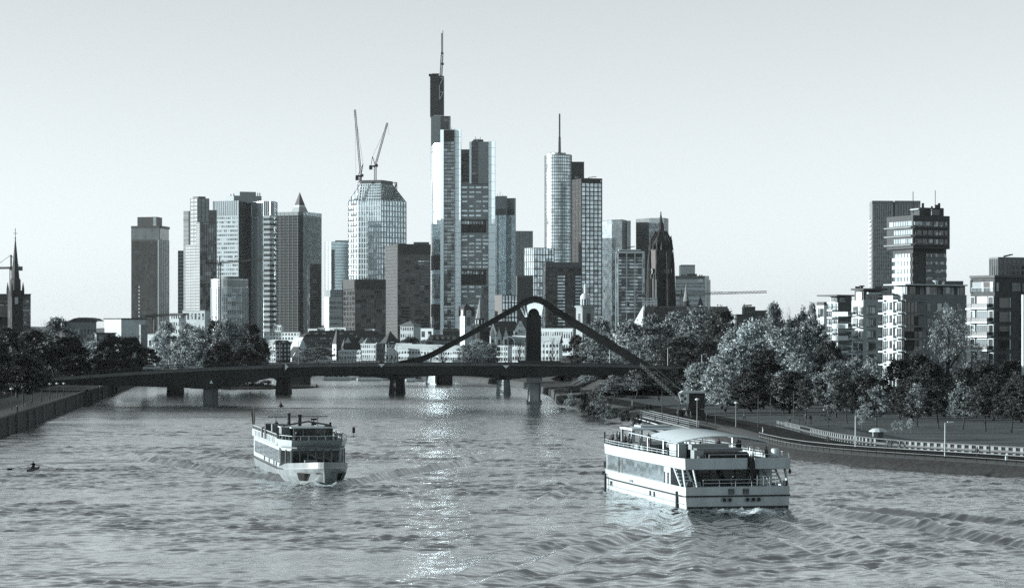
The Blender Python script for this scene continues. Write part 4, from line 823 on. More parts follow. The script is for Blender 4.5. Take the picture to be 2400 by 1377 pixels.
# left quay wall and its coping
qw = thing('quay_wall', 'long dark stone quay wall along the left river bank', 'wall', (-88, 420, 0))
rows = loft(smooth_line(LB), [(0, 0), (.55, 0)], -1); mb = MB(); cp = MB(); v = []; f = []
for i, r in enumerate(rows):
    (x0, y0, _), (x1, y1, _) = r; v += [(x0 + .25, y0, -1.5), (x0, y0, 3.06), (x1, y1, 3.06), (x1, y1, -1.5)]
for i in range(len(rows) - 1):
    for j in range(3): f.append((i * 4 + j, i * 4 + j + 1, (i + 1) * 4 + j + 1, (i + 1) * 4 + j))
mb.add(v, f).build('wall_face', 'quay_stone', qw)
for i in range(len(rows) - 1):
    (x0, y0, _), _ = rows[i]; (x1, y1, _), _ = rows[i + 1]
    n = max(1, int(math.hypot(x1 - x0, y1 - y0) / 6))
    for k in range(n):
        a, b = k / n, (k + 1) / n - .012
        if y0 < 300 or y0 > 860: continue
        MB().bar((x0 + (x1 - x0) * a - .2, y0 + (y1 - y0) * a, 3.2), (x0 + (x1 - x0) * b - .2, y0 + (y1 - y0) * b, 3.2), .85, .28).build('coping_stone', 'grey_dark', qw)
    for k in range(max(1, int(math.hypot(x1 - x0, y1 - y0) / 14))):
        if not 330 < y0 < 700: continue
        a = (k + .5) * 14 / math.hypot(x1 - x0, y1 - y0); X_, Y_ = x0 + (x1 - x0) * a, y0 + (y1 - y0) * a
        MB().box((X_ + .3, Y_, 1.2), (.5, .45, 3.2)).build('fender_pile', 'concrete_dark', qw)
# railing along the left promenade
rl = thing('promenade_railing', 'thin dark railing along the left promenade edge', 'railing', (-106, 600, 3))
rp = MB(); rb = MB(); rr_ = loft(smooth_line(LB, 14), [(1.4, 3)], -1); rr_ = [r[0] for r in rr_ if 470 < r[0][1] < 840]
for a, b in zip(rr_, rr_[1:]):
    for dz in (.55, 1.05): rp.bar((a[0], a[1], 3 + dz), (b[0], b[1], 3 + dz), .06)
    n = max(1, int(math.dist(a, b) / 3))
    for k in range(n): rb.bar((a[0] + (b[0] - a[0]) * k / n, a[1] + (b[1] - a[1]) * k / n, 3), (a[0] + (b[0] - a[0]) * k / n, a[1] + (b[1] - a[1]) * k / n, 4.05), .09)
rp.build('handrail', 'iron', rl); rb.build('posts', 'iron', rl, kind='stuff')
# ------------------------------------------------------------------ trees
def leafmat(name, lo, hi, trans=.35, rough=.55):
    m = bpy.data.materials.new(name); m.use_nodes = True; nt = m.node_tree; N, L = nt.nodes, nt.links; N.clear()
    g = N.new('ShaderNodeNewGeometry'); cr = N.new('ShaderNodeMix'); cr.data_type = 'RGBA'; cr.inputs[6].default_value = tc(lo); cr.inputs[7].default_value = tc(hi)
    oi = N.new('ShaderNodeObjectInfo'); ad = N.new('ShaderNodeMath'); ad.operation = 'MULTIPLY_ADD'; ad.inputs[1].default_value = .35; ad.inputs[2].default_value = -.17
    pw_ = N.new('ShaderNodeMath'); pw_.operation = 'POWER'; pw_.inputs[1].default_value = 1.25; L.new(g.outputs['Random Per Island'], pw_.inputs[0])
    L.new(oi.outputs['Random'], ad.inputs[0]); a2 = N.new('ShaderNodeMath'); a2.operation = 'ADD'; a2.use_clamp = True; L.new(ad.outputs[0], a2.inputs[0]); L.new(pw_.outputs[0], a2.inputs[1]); L.new(a2.outputs[0], cr.inputs[0])
    d = N.new('ShaderNodeBsdfPrincipled'); d.inputs['Roughness'].default_value = rough; d.inputs['Specular IOR Level'].default_value = .35; L.new(cr.outputs[2], d.inputs['Base Color'])
    t = N.new('ShaderNodeBsdfTranslucent'); L.new(cr.outputs[2], t.inputs[0]); mx = N.new('ShaderNodeMixShader'); mx.inputs[0].default_value = trans
    o = N.new('ShaderNodeOutputMaterial'); L.new(d.outputs[0], mx.inputs[1]); L.new(t.outputs[0], mx.inputs[2]); L.new(mx.outputs[0], o.inputs[0]); MATS[name] = m
leafmat('leaf_dark', .009, .09); leafmat('leaf_mid', .016, .40); leafmat('leaf_pale', .03, .66); leafmat('leaf_evergreen', .012, .04, .15)
mat('bark', .03, .9, var=.4, scale=2, bump=.5); mat('bark_pale', .14, .85, var=.4, scale=2)
def skeleton(rng, h, spread, levels=3, trunk_r=.32, first=.22, lean=.0, nb=(5, 4, 3), up=.55):
    """branch segments: list of (p, q, r0, r1); and the twig ends"""
    segs, ends = [], []
    def grow(p, d, l, r, lev):
        n = 4 if lev == 0 else 3; cur = p; dd = d.copy(); pts = [p]
        for i in range(n):
            dd = (dd + Vector((rng.gauss(0, .12), rng.gauss(0, .12), rng.gauss(0, .05) + (.03 if lev else 0)))).normalized(); nx = cur + dd * (l / n); ra, rb_ = r * (1 - .7 * i / n), r * (1 - .7 * (i + 1) / n)
            segs.append((cur, nx, ra, rb_, lev)); cur = nx; pts.append(nx)
            if lev < levels:
                k = nb[lev] if lev < len(nb) else 2
                t_ = (i + 1) / n
                if lev > 0 or t_ >= first:
                    for j in range(max(1, round(k / (n if lev else n - 1)) + (rng.random() < .4))):
                        a = rng.uniform(0, 6.283); tilt = rng.uniform(.55, 1.15) if lev == 0 else rng.uniform(.4, .9)
                        side = Vector((math.cos(a), math.sin(a), 0)); nd = (dd * math.cos(tilt) + side * math.sin(tilt) + Vector((0, 0, up * .5))).normalized()
                        ln = spread * (1.0 - .45 * t_) * rng.uniform(.7, 1.1) if lev == 0 else l * rng.uniform(.45, .7)
                        grow(cur, nd, ln, rb_ * .6, lev + 1)
        ends.append(cur)
    grow(Vector((0, 0, -.3)), Vector((lean, 0, 1)), h, trunk_r, 0)
    return segs, ends
def trunk_mesh(name, segs, m='bark', minr=.012):
    mb = MB()
    for p, q_, a, b, lev in segs: mb.tube(p, q_, max(a, minr), max(b, minr), 7 if lev == 0 else (5 if lev == 1 else 3), cap=False)
    return mb.mesh(name, m, smooth=True)
def leaves_mesh(name, centres, radii, n, size, m, seed, flat=1.0, holes=.0):
    """many small leaf-shaped quads scattered in clumps"""
    rng = np.random.default_rng(seed); k = len(centres); C = np.array(centres); Rr_ = np.array(radii)
    w = Rr_ ** 2; idx = rng.choice(k, n, p=w / w.sum()); u = rng.normal(0, 1, (n, 3)); u /= np.linalg.norm(u, axis=1)[:, None]
    rad = Rr_[idx] * np.minimum(np.abs(rng.normal(0, .62, n)) + .12, 1.9); c = C[idx] + u * rad[:, None] * np.array([1, 1, flat])
    a = rng.normal(0, 1, (n, 3)) + u * .4; a /= np.linalg.norm(a, axis=1)[:, None]; b = rng.normal(0, 1, (n, 3)); b -= a * (a * b).sum(1)[:, None]; b /= np.linalg.norm(b, axis=1)[:, None]; d = np.cross(a, b)
    s = size * rng.uniform(.6, 1.35, n)[:, None]
    quad = np.stack([c - b * s * .5, c - d * s * .32 + a * s * .06, c + b * s * .5, c + d * s * .32 + a * s * .06], 1).reshape(-1, 3)
    me = bpy.data.meshes.new(name); me.vertices.add(4 * n); me.vertices.foreach_set('co', quad.ravel()); me.loops.add(4 * n); me.loops.foreach_set('vertex_index', np.arange(4 * n))
    me.polygons.add(n); me.polygons.foreach_set('loop_start', np.arange(0, 4 * n, 4)); me.polygons.foreach_set('loop_total', np.full(n, 4)); me.materials.append(MATS[m]); me.update(); return me
KIND = {}
def tree_kind(key, seed, H, W, n_leaf, size, m, bark='bark', z0=.18, shape=.6, n_cl=105, cr=.165, nb=(7, 4, 3), levels=3, trunk_r=.32, first=.22, up=.55, low=.8):
    """H height, W half width of the crown; crown clumps fill an uneven envelope from z0*H to the top"""
    rng = random.Random(seed); segs, ends = skeleton(rng, H * .80, W * .9, levels, trunk_r, first, rng.uniform(-.05, .05), nb, up)
    segs = [q_ for q_ in segs if q_[1].z < H * .97 and math.hypot(q_[1].x, q_[1].y) < W * 1.02]
    tm = trunk_mesh('trunk', segs, bark); lm = None
    if n_leaf:
        cs, rs = [], []; lob = [(rng.uniform(0, 6.28), rng.uniform(.75, 1.15)) for _ in range(7)]
        while len(cs) < n_cl:
            t_ = rng.random(); env = math.sin(math.pi * min(1, max(.02, t_ ** low * .93 + .04))) ** shape
            a = rng.uniform(0, 6.283); k = min(lob, key=lambda l_: abs(math.atan2(math.sin(a - l_[0]), math.cos(a - l_[0]))))[1]
            r = W * env * k * rng.random() ** .45 * .88; z = H * (z0 + (1 - z0) * t_) * .97
            cs.append((r * math.cos(a), r * math.sin(a), z)); rs.append(W * cr * rng.uniform(.55, 1.35))
        lm = leaves_mesh('crown', cs, rs, n_leaf, size, m, seed, .8)
    KIND[key] = (tm, lm, H, W)
tree_kind('broad_a', 11, 16, 6.5, 12000, .50, 'leaf_mid'); tree_kind('broad_b', 12, 15, 7.5, 13000, .50, 'leaf_mid', z0=.12); tree_kind('broad_c', 23, 17, 6.0, 11000, .50, 'leaf_mid', low=.65)
tree_kind('pale_a', 14, 14, 5.5, 10000, .46, 'leaf_pale', z0=.14); tree_kind('pale_b', 15, 12, 5.0, 9000, .44, 'leaf_pale', z0=.08, low=1.0)
tree_kind('dark_a', 16, 15, 6.5, 13000, .50, 'leaf_dark', z0=.12); tree_kind('dark_b', 17, 13, 6.5, 13000, .50, 'leaf_dark', z0=.05, low=1.0)
tree_kind('poplar', 18, 18, 3.4, 11000, .44, 'leaf_pale', z0=.06, shape=.45, cr=.33, n_cl=60, up=1.6, first=.05)
tree_kind('sparse', 19, 15, 7.5, 3200, .32, 'leaf_mid', nb=(7, 5, 4), trunk_r=.55, first=.3, up=.75, z0=.3, n_cl=110, cr=.15); tree_kind('bare', 20, 11, 5.5, 0, .3, 'leaf_mid', nb=(8, 5, 4), first=.2, up=1.0)
tree_kind('park_a', 21, 9, 3.8, 5200, .34, 'leaf_mid', z0=.28, trunk_r=.16, first=.3, n_cl=50); tree_kind('park_b', 22, 9, 3.4, 4500, .34, 'leaf_dark', z0=.3, trunk_r=.15, first=.35, n_cl=46)
tree_kind('evergreen', 24, 12, 5.0, 11000, .46, 'leaf_evergreen', z0=.03, low=1.6, shape=.9)
tree_kind('bush_a', 25, 3.0, 2.0, 3000, .24, 'leaf_mid', z0=0, n_cl=36, cr=.28, trunk_r=.08, first=0); tree_kind('bush_b', 26, 2.6, 2.2, 3000, .24, 'leaf_dark', z0=0, n_cl=36, cr=.28, trunk_r=.08, first=0)
tree_kind('sapling', 27, 5, 1.6, 420, .25, 'leaf_dark', z0=.4, trunk_r=.07, first=.4, nb=(4, 3, 2), n_cl=20); tree_kind('birch', 28, 8, 2.6, 2300, .28, 'leaf_pale', z0=.3, trunk_r=.13, first=.35, bark='bark_pale', n_cl=34)
tcount = {}
def plant(key, x, ybase_or_z, Y, ytop, label, wpx=None, group=None, name=None, cat='tree', z=None, rot=None):
    """x: photo column of the trunk, Y distance, ytop: row of the crown's top"""
    tm, lm, hh, ww = KIND[key]; X = PX(x, Y); zb = z if z is not None else ybase_or_z
    hgt = PZ(ytop, Y) - zb; s = hgt / hh; sx = s if wpx is None else (wpx / 2 / FPX * Y) / ww
    o = bpy.data.objects.new(name or ('bush' if 'bush' in key else 'tree'), None); o.location = (X, Y, zb); link(o); tag(o, label, cat, group)
    rz = rot if rot is not None else random.uniform(0, 6.283); i = 0
    for nm, me in (('trunk', tm), ('crown', lm)):
        if me is None: continue
        c = bpy.data.objects.new(nm, me); c.location = (X, Y, zb); c.rotation_euler = (0, 0, rz); c.scale = (sx, sx, s); link(c, o)
    return o
# ---- left bank: dark mass
G = 'dark trees on the left bank'
for i, (k, x, Y, yt, w, lab) in enumerate([
    ('dark_a', 10, 520, 768, 150, 'dark round tree at the left edge below the church spire'), ('dark_b', 75, 640, 772, 150, 'dark low tree right of the church on the left bank'), ('broad_c', 130, 650, 742, 110, 'tallest dark tree on the left bank, tip against the sky'),
    ('dark_a', 165, 640, 790, 130, 'dark tree in the thick of the left bank before the domed hall'), ('pale_b', 218, 690, 800, 90, 'light-leaved tree between dark trees on the left bank'), ('dark_b', 262, 650, 786, 110, 'dark bushy tree below the blank white hall'), ('dark_a', 308, 640, 790, 105, 'dark tree left of the pale poplars'),
    ('dark_b', 40, 480, 830, 150, 'dark low tree close behind the left promenade'), ('dark_a', -30, 470, 800, 170, 'dark tree cut by the left frame edge'), ('dark_b', 65, 500, 842, 120, 'dark bushy tree hiding the left end of the bridge'), ('dark_b', 230, 640, 838, 90, 'low dark tree behind the cars on the left approach'),
    ('evergreen', 345, 680, 815, 80, 'low dark evergreen at the foot of the poplars')]):
    plant(k, x, 0, Y, yt, lab, w, G, z=5.2)
G = 'trees around the poplars'
for k, x, Y, yt, w, lab in [
    ('poplar', 392, 735, 753, 58, 'pale slender poplar, leftmost of the poplar clump'), ('pale_a', 372, 720, 780, 60, 'pale leafy tree left of the slender poplar'), ('broad_a', 440, 760, 757, 85, 'lit broad tree right of the slender poplar'), ('poplar', 462, 720, 768, 70, 'pale bushy poplar in the middle of the clump'),
    ('dark_a', 505, 770, 752, 90, 'dark crown behind the poplar clump'), ('broad_b', 535, 740, 752, 120, 'tall rounded tree with pale leaf tips in the clump'), ('dark_a', 585, 750, 760, 95, 'dark rounded tree at the right of the clump'), ('broad_c', 612, 760, 790, 60, 'small tree closing the clump towards the town houses'),
    ('pale_b', 425, 700, 795, 70, 'low pale shrubby tree in front of the poplars'), ('dark_b', 520, 705, 800, 100, 'low dark tree in front of the rounded trees'), ('dark_b', 580, 700, 815, 90, 'low dark tree beside the bridge left of the gabled houses')]:
    plant(k, x, 0, Y, yt, lab, w, G, z=3.2)
# bushes below the arched bridge on the island
for x, Y, yt, w, lab in ((540, 770, 888, 60, 'dark bush on the island left of the second stone pier'), (585, 775, 884, 70, 'dark bush under the bridge near the second stone pier'), (625, 770, 890, 40, 'small dark bush beside the second stone pier'), (700, 835, 885, 50, 'dark bush beyond the second stone pier')):
    plant('bush_b', x, 0, Y, yt, lab, w, 'bushes on the river island', cat='bush', z=0.2)
isl = MB(); isl.lathe((PX(590, 775), 778), [(22, -1), (20, .3), (12, .6)], 18); o = isl.build('island', 'rubble', smooth=True); o['kind'] = 'structure'
# ---- town trees beyond the bridge
G = 'trees among the town houses'
for k, x, Y, yt, w, lab in [
    ('broad_a', 745, 1020, 812, 90, 'leafy tree between the gabled houses and the dark spire'), ('broad_b', 712, 1000, 822, 60, 'small leafy tree in front of the gabled houses'), ('bare', 1040, 900, 806, 90, 'bare branched tree under the left slanting beam'), ('pale_a', 1120, 930, 796, 75, 'bright leafy tree left of the bridge pylon'), ('pale_b', 1092, 925, 808, 55, 'bright small tree beside the bare tree'), ('broad_b', 1150, 960, 806, 70, 'leafy tree below the small white gables'),
    ('bare', 1215, 900, 790, 60, 'thin half-bare tree directly left of the pylon'), ('bare', 1292, 880, 788, 55, 'thin half-bare tree directly right of the pylon'), ('evergreen', 1350, 800, 785, 60, 'dark conical evergreen right of the pylon'), ('evergreen', 1375, 790, 806, 60, 'low dark evergreen beside the slanting beam'), ('dark_b', 960, 1250, 790, 80, 'dark low trees by the square stone tower'), ('broad_c', 1000, 1200, 795, 70, 'grey leafy tree right of the square stone tower')]:
    plant(k, x, 0, Y, yt, lab, w, G, z=4.6)
# ---- right bank: big crowns behind the bridge
G = 'big trees on the right bank'
for k, x, Y, yt, w, lab in [
    ('pale_a', 1405, 830, 745, 80, 'pale tree where the right slanting beam passes the white tower'), ('pale_a', 1400, 760, 780, 90, 'light leafy tree under the right slanting beam'), ('pale_a', 1470, 790, 752, 110, 'rounded lit tree below the cathedral roof'), ('broad_b', 1530, 800, 742, 110, 'broad grey tree in front of the cathedral nave'), ('broad_c', 1580, 790, 730, 100, 'tall tree at the right end of the cathedral nave'), ('broad_a', 1640, 770, 722, 130, 'tall crown right of the cathedral'),
    ('dark_a', 1690, 720, 726, 110, 'tall dark crown with shaded right side'), ('broad_b', 1520, 720, 790, 120, 'broad tree above the end of the bridge'), ('dark_b', 1600, 690, 790, 120, 'dark tree over the street lamp right of the bridge end'), ('dark_a', 1660, 680, 800, 110, 'dark shaded tree behind the tall street lamp'), ('pale_a', 1455, 700, 812, 80, 'pale low tree behind the bridge railing'),
    ('broad_c', 1815, 560, 708, 75, 'tall thin-topped tree rising above the skyline on the right'), ('pale_a', 1765, 540, 752, 120, 'large bright tree in full sun'), ('pale_b', 1830, 520, 770, 130, 'bright broad tree in the middle of the right bank'), ('pale_a', 1905, 525, 745, 110, 'large tree left of the terraced apartment house'), ('broad_c', 1905, 600, 708, 40, 'small dark tree top beside the flat roof overhang'), ('pale_a', 1880, 560, 724, 50, 'pale tree top left of the flat roof overhang'),
    ('pale_a', 1730, 520, 800, 110, 'bright-edged tree low in the middle of the right bank'), ('dark_b', 1945, 500, 800, 100, 'dark tree in front of the left apartment houses'), ('pale_b', 1690, 500, 835, 110, 'bright shrubby tree right of the bridge end'), ('pale_b', 1640, 520, 850, 80, 'bright low tree above the harbour crane cabin'),
    ('broad_a', 2000, 470, 836, 90, 'half-lit tree below the narrow white apartment house'), ('pale_b', 2045, 480, 838, 70, 'half-lit pointed tree below the blue apartment front'), ('broad_b', 1960, 450, 850, 110, 'grey tree at the far edge of the lawn'), ('dark_a', 2105, 470, 842, 100, 'dark tree in front of the white apartment balconies'), ('sparse', 2228, 500, 722, 150, 'large open tree with visible limbs before the white apartment block'), ('dark_b', 2180, 460, 850, 120, 'dark tree at the foot of the big open tree'), ('dark_a', 2260, 440, 862, 120, 'dark tree between the two apartment blocks'), ('dark_a', 2330, 430, 880, 120, 'dark tree in front of the brick apartment block'), ('dark_b', 2395, 420, 880, 130, 'dark tree at the right frame edge'), ('dark_b', 2140, 430, 885, 110, 'dark low tree over the kiosk'),
    ('broad_a', 1790, 600, 745, 120, 'grey crown behind the large bright tree'), ('broad_b', 1860, 590, 750, 110, 'grey crown between the bright broad tree and the roof overhang'), ('pale_a', 1720, 560, 770, 100, 'bright crown left of the large bright tree'), ('dark_a', 1790, 500, 820, 110, 'dark lower crown below the large bright tree'), ('pale_b', 1870, 490, 830, 110, 'bright lower crown below the bright broad tree'), ('broad_a', 1930, 560, 790, 90, 'grey crown before the white bay of the terraced house'), ('dark_b', 1850, 470, 870, 120, 'dark undergrowth tree right of the lawn bench'), ('dark_b', 1760, 478, 875, 120, 'dark undergrowth tree left of the lawn bench'), ('dark_b', 2030, 440, 875, 110, 'dark undergrowth tree right of the lawn'), ('dark_a', 2150, 480, 830, 110, 'dark crown over the balcony stacks foot'), ('dark_b', 2300, 470, 850, 130, 'dark crown below the lit balcony side'), ('dark_a', 2370, 480, 845, 120, 'dark crown below the shaded brick front'),
    ('dark_a', 1420, 660, 850, 70, 'dark tree below the bridge deck on the right bank'), ('pale_b', 1375, 640, 875, 45, 'bright bush-like tree under the bridge by the right bank'), ('park_a', 1440, 560, 880, 80, 'slim park tree by the path under the bridge'), ('park_a', 1490, 575, 868, 80, 'slim park tree right of the path under the bridge'), ('park_b', 1545, 560, 872, 80, 'dark park tree left of the harbour crane')]:
    plant(k, x, 0, Y, yt, lab, w * 1.12, G, z=4.4 if Y > 615 else 2.3)
G = 'trees below the right bridge end'
for k, x, Y, yt, w, z, lab in [('dark_b', 1320, 700, 880, 60, 3.5, 'dark tree on the quay just right of the bridge pier'), ('dark_a', 1350, 720, 868, 60, 4, 'dark crown under the deck right of the bridge pier'), ('dark_b', 1400, 690, 872, 70, 3.5, 'dark tree behind the bright bush-like tree'), ('dark_a', 1470, 640, 866, 90, 3, 'dark crown behind the slim park trees'), ('dark_b', 1530, 640, 862, 100, 3, 'dark crown left of the crane jib foot'), ('dark_a', 1590, 600, 862, 100, 2.4, 'dark crown behind the crane cabin'), ('dark_b', 1650, 560, 872, 100, 2.3, 'dark tree right of the crane cabin'), ('park_a', 1410, 600, 900, 60, 1.9, 'small park tree near the bank bushes'), ('bush_b', 1345, 640, 905, 50, 1.6, 'dark bush on the quay under the deck'), ('bush_a', 1310, 660, 908, 36, 1.6, 'grey bush at the quay corner'), ('bush_b', 1450, 590, 925, 60, 1.7, 'dark bush beside the path under the bridge'), ('bush_b', 1500, 580, 928, 70, 2.0, 'broad dark bush left of the gangway head')]:
    plant(k, x, 0, Y, yt, lab, w, G, z=z, cat='bush' if 'bush' in k else 'tree')
# ---- right bank: park trees on the lawn
G = 'park trees on the lawn'
for k, x, Y, yt, w, lab in [
    ('park_a', 1760, 480, 880, 80, 'park tree with grey crown on the far lawn edge, left of the pair'), ('park_a', 1835, 470, 872, 95, 'park tree with grey crown on the far lawn edge, right of the pair'), ('park_b', 1890, 440, 890, 80, 'dark park tree behind the strollers'), ('park_a', 1700, 470, 885, 70, 'park tree beside the harbour crane roof'), ('park_b', 1985, 420, 890, 90, 'dark park tree at the right end of the lawn'), ('park_a', 2055, 395, 905, 90, 'grey park tree left of the kiosk'), ('park_b', 2110, 400, 905, 80, 'dark park tree right of the kiosk'), ('park_a', 2150, 405, 900, 100, 'grey speckled park tree behind the birches'), ('park_b', 2200, 395, 905, 90, 'dark park tree right of the birches'), ('park_a', 2255, 390, 895, 100, 'grey park tree before the dark block foot'), ('park_b', 2310, 385, 900, 100, 'dark park tree near the right lamp post'), ('park_b', 2370, 380, 900, 110, 'dark park tree near the frame edge'),
    ('sapling', 1877, 398, 955, 30, 'small bare-stemmed sapling on the lawn near the strollers'), ('sapling', 1942, 402, 955, 40, 'sapling with pale leaves on the lawn'), ('birch', 2020, 385, 950, 40, 'pale-barked young birch left of the kiosk'), ('birch', 2098, 375, 985, 26, 'first white birch right of the kiosk'), ('birch', 2112, 377, 985, 28, 'second white birch right of the kiosk'), ('birch', 2134, 380, 980, 28, 'third white birch right of the kiosk')]:
    plant(k, x, 0, Y, yt, lab, w, G, z=2.2)
# ---- bushes on the right bank edge
G = 'bushes along the right bank'
for k, x, yb, yt, w, lab in [('bush_b', 1316, 945, 925, 26, 'first small bush on the tip of the right bank'), ('bush_a', 1340, 950, 922, 34, 'second bush from the tip of the right bank'), ('bush_b', 1370, 962, 918, 40, 'tall dark bush on the right bank'), ('bush_b', 1395, 965, 915, 50, 'widest dark bush on the right bank'), ('bush_a', 1405, 972, 926, 50, 'grey bush in front of the widest dark bush'), ('bush_b', 1385, 973, 948, 30, 'low bush at the water edge below the widest bush'), ('bush_a', 1442, 978, 955, 34, 'low bush left of the gangway end'), ('bush_b', 1465, 985, 958, 34, 'low bush next to the gangway end'), ('bush_b', 1492, 992, 968, 28, 'dark bush at the foot of the gangway'), ('bush_b', 1482, 968, 950, 26, 'small bush above the gangway'), ('bush_a', 1425, 980, 962, 30, 'scrubby bush on the stones of the bank')]:
    Y_ = WY(yb, .8); plant(k, x, 0, Y_, yt, lab, w, G, cat='bush', z=.8)
# ------------------------------------------------------------------ old town in front of the towers
def house(label, Y, xs, ye, yr, wall='white', roof='slate', rt='gable', rows=3, cols=6, th=14, wm_='window', wh=.5, ww_=.5, ybot=None, name='town_house', cat='house', group='town houses', depth=None, ov=.4, sun_=None):
    """xs: (left, corner, right) columns; ye eave row, yr ridge row"""
    t = thing(name, label, cat, (PX(xs[1], Y), Y, GZ), group)
    turned = wall in ('white', 'stone_light') and rt != 'gable' and th < 30 if sun_ is None else sun_
    if turned:       # long front looks left into the sun, short end shows on the right
        e_ = max(2.0, xs[1] - xs[0]); xs = (xs[0], xs[2] - e_, xs[2]); th = 66
    L, C, Rr, D, z0, z1 = block('walls', t, wall, Y, xs, ye, th, depth=depth, ybot=ybot); zr = PZ(yr, Y)
    if turned: L, C, Rr, D = D, L, C, Rr; xs = (xs[0], xs[0], xs[2])
    for A, B, nc in ((C, Rr, cols), (L, C, max(1, int(cols * (xs[1] - xs[0]) / max(1, xs[2] - xs[1]))) if xs[1] - xs[0] > 3 else 0)):
        zb = PZ(850, Y); zb = max(zb, z0 + .5)
        dz = (z1 - zb) / max(rows, 1)
        for i in range(rows):
            for j in range(nc):
                w = fbox('window', t, wm_, A, B, (j + .5 - ww_ / 2) / nc, (j + .5 + ww_ / 2) / nc, zb + dz * (i + .3), zb + dz * (i + .3 + wh), .06)
    def mid(a, b): return ((a[0] + b[0]) / 2, (a[1] + b[1]) / 2)
    cx, cy_ = (L[0] + Rr[0]) / 2, (L[1] + Rr[1]) / 2
    def ex(p, f): return (cx + (p[0] - cx) * f, cy_ + (p[1] - cy_) * f)
    f = 1 + ov / max(3, math.dist(C, Rr) / 2); l, c, r, d = ex(L, f), ex(C, f), ex(Rr, f), ex(D, f); v = [(p[0], p[1], z1) for p in (l, c, r, d)]
    if rt == 'hip': MB().add(v + [(cx, cy_, zr)], [(0, 1, 4), (1, 2, 4), (2, 3, 4), (3, 0, 4), (3, 2, 1, 0)]).build('roof', roof, t)
    elif rt == 'ridge':      # ridge along the long front, hipped ends
        m1, m2 = mid(l, c), mid(r, d); a = [m1[0] + (m2[0] - m1[0]) * .12, m1[1] + (m2[1] - m1[1]) * .12]; b = [m2[0] + (m1[0] - m2[0]) * .12, m2[1] + (m1[1] - m2[1]) * .12]
        MB().add(v + [(a[0], a[1], zr), (b[0], b[1], zr)], [(1, 2, 5, 4), (3, 0, 4, 5), (0, 1, 4), (2, 3, 5), (3, 2, 1, 0)]).build('roof', roof, t)
    elif rt == 'gable':      # gable towards the viewer
        m1, m2 = mid(c, r), mid(l, d); MB().add(v + [(m1[0], m1[1], zr), (m2[0], m2[1], zr)], [(0, 1, 4, 5), (2, 3, 5, 4), (3, 2, 1, 0)]).build('roof', roof, t)
        MB().add([(C[0], C[1], z1 - .1), (Rr[0], Rr[1], z1 - .1), (mid(C, Rr)[0], mid(C, Rr)[1], zr - .4)] + [(C[0], C[1] + .4, z1 - .1), (Rr[0], Rr[1] + .4, z1 - .1), (mid(C, Rr)[0], mid(C, Rr)[1] + .4, zr - .4)], [(0, 1, 2), (5, 4, 3), (0, 3, 4, 1), (1, 4, 5, 2), (2, 5, 3, 0)]).build('gable', wall, t)
    elif rt == 'side':       # ridge across, gable on the left end
        m1, m2 = mid(l, c), mid(r, d); MB().add(v + [(m1[0], m1[1], zr), (m2[0], m2[1], zr)], [(1, 2, 5, 4), (3, 0, 4, 5), (3, 2, 1, 0)]).build('roof', roof, t)
        MB().add([(L[0], L[1], z1), (C[0], C[1], z1), (mid(L, C)[0], mid(L, C)[1], zr - .3), (L[0] + .4, L[1], z1), (C[0] + .4, C[1], z1), (mid(L, C)[0] + .4, mid(L, C)[1], zr - .3)], [(0, 1, 2), (5, 4, 3), (0, 3, 4, 1), (1, 4, 5, 2), (2, 5, 3, 0)]).build('gable', wall, t)
    elif rt == 'flat': MB().prism([l, c, r, d], z1, z1 + .5).build('roof', roof, t)
    return t, L, C, Rr, D, z0, z1, zr
house('long low white block behind the dark hall, left end', 1500, (618, 622, 706), 779, 777, rt='flat', rows=2, cols=12, wh=.55, roof='slate_pale', ybot=800)
house('small pale block at the foot of the silver tower', 1700, (640, 648, 667), 762, 760, rt='flat', rows=2, cols=4, roof='slate_pale', ybot=800)
t, L, C, Rr, D, z0, z1, zr = house('great dark hall with broad grey roof behind the spire house', 1350, (700, 712, 905), 789, 774, wall='concrete_dark', rt='ridge', rows=2, cols=26, wh=.6, ww_=.6, name='market_hall', cat='hall', roof='slate', ybot=815, depth=50)
for x in (722, 742, 760, 800, 824): MB().box(P(x, 781, 1352), (2, 2.5, 1)).build('skylight', 'slate_pale', t)
for xs, yt, lab in (((722, 724, 745), 771, 'first small white roof hut behind the great hall'), ((746, 748, 762), 769, 'second small white roof hut behind the great hall'), ((770, 772, 812), 768, 'long white rooftop above the great hall'), ((855, 858, 880), 772, 'white rooftop right above the great hall')):
    house(lab, 1480, xs, yt, yt - 1, rt='flat', rows=1, cols=3, roof='slate_pale', ybot=785, group='white roof huts')
house('house with pale roof half hidden by the poplar clump', 1150, (606, 612, 660), 811, 795, rt='ridge', rows=3, cols=6, roof='stone_light')
house('tall dark brick house with pale window frames', 1020, (640, 647, 681), 806, 797, wall='brick', rt='ridge', rows=4, cols=4, wm_='white', wh=.55, ww_=.4)
house('white gabled house with steep bright roof', 1060, (681, 699, 720), 818, 790, rt='gable', rows=2, cols=3, roof='stone_light', th=35)
house('second white gabled house with steep roof, lower one', 1040, (672, 684, 716), 838, 812, rt='gable', rows=1, cols=3, roof='slate', th=35)
house('white low house at the bridge left of the brick house', 1010, (630, 634, 650), 828, 820, rt='side', rows=2, cols=3, roof='slate_pale')
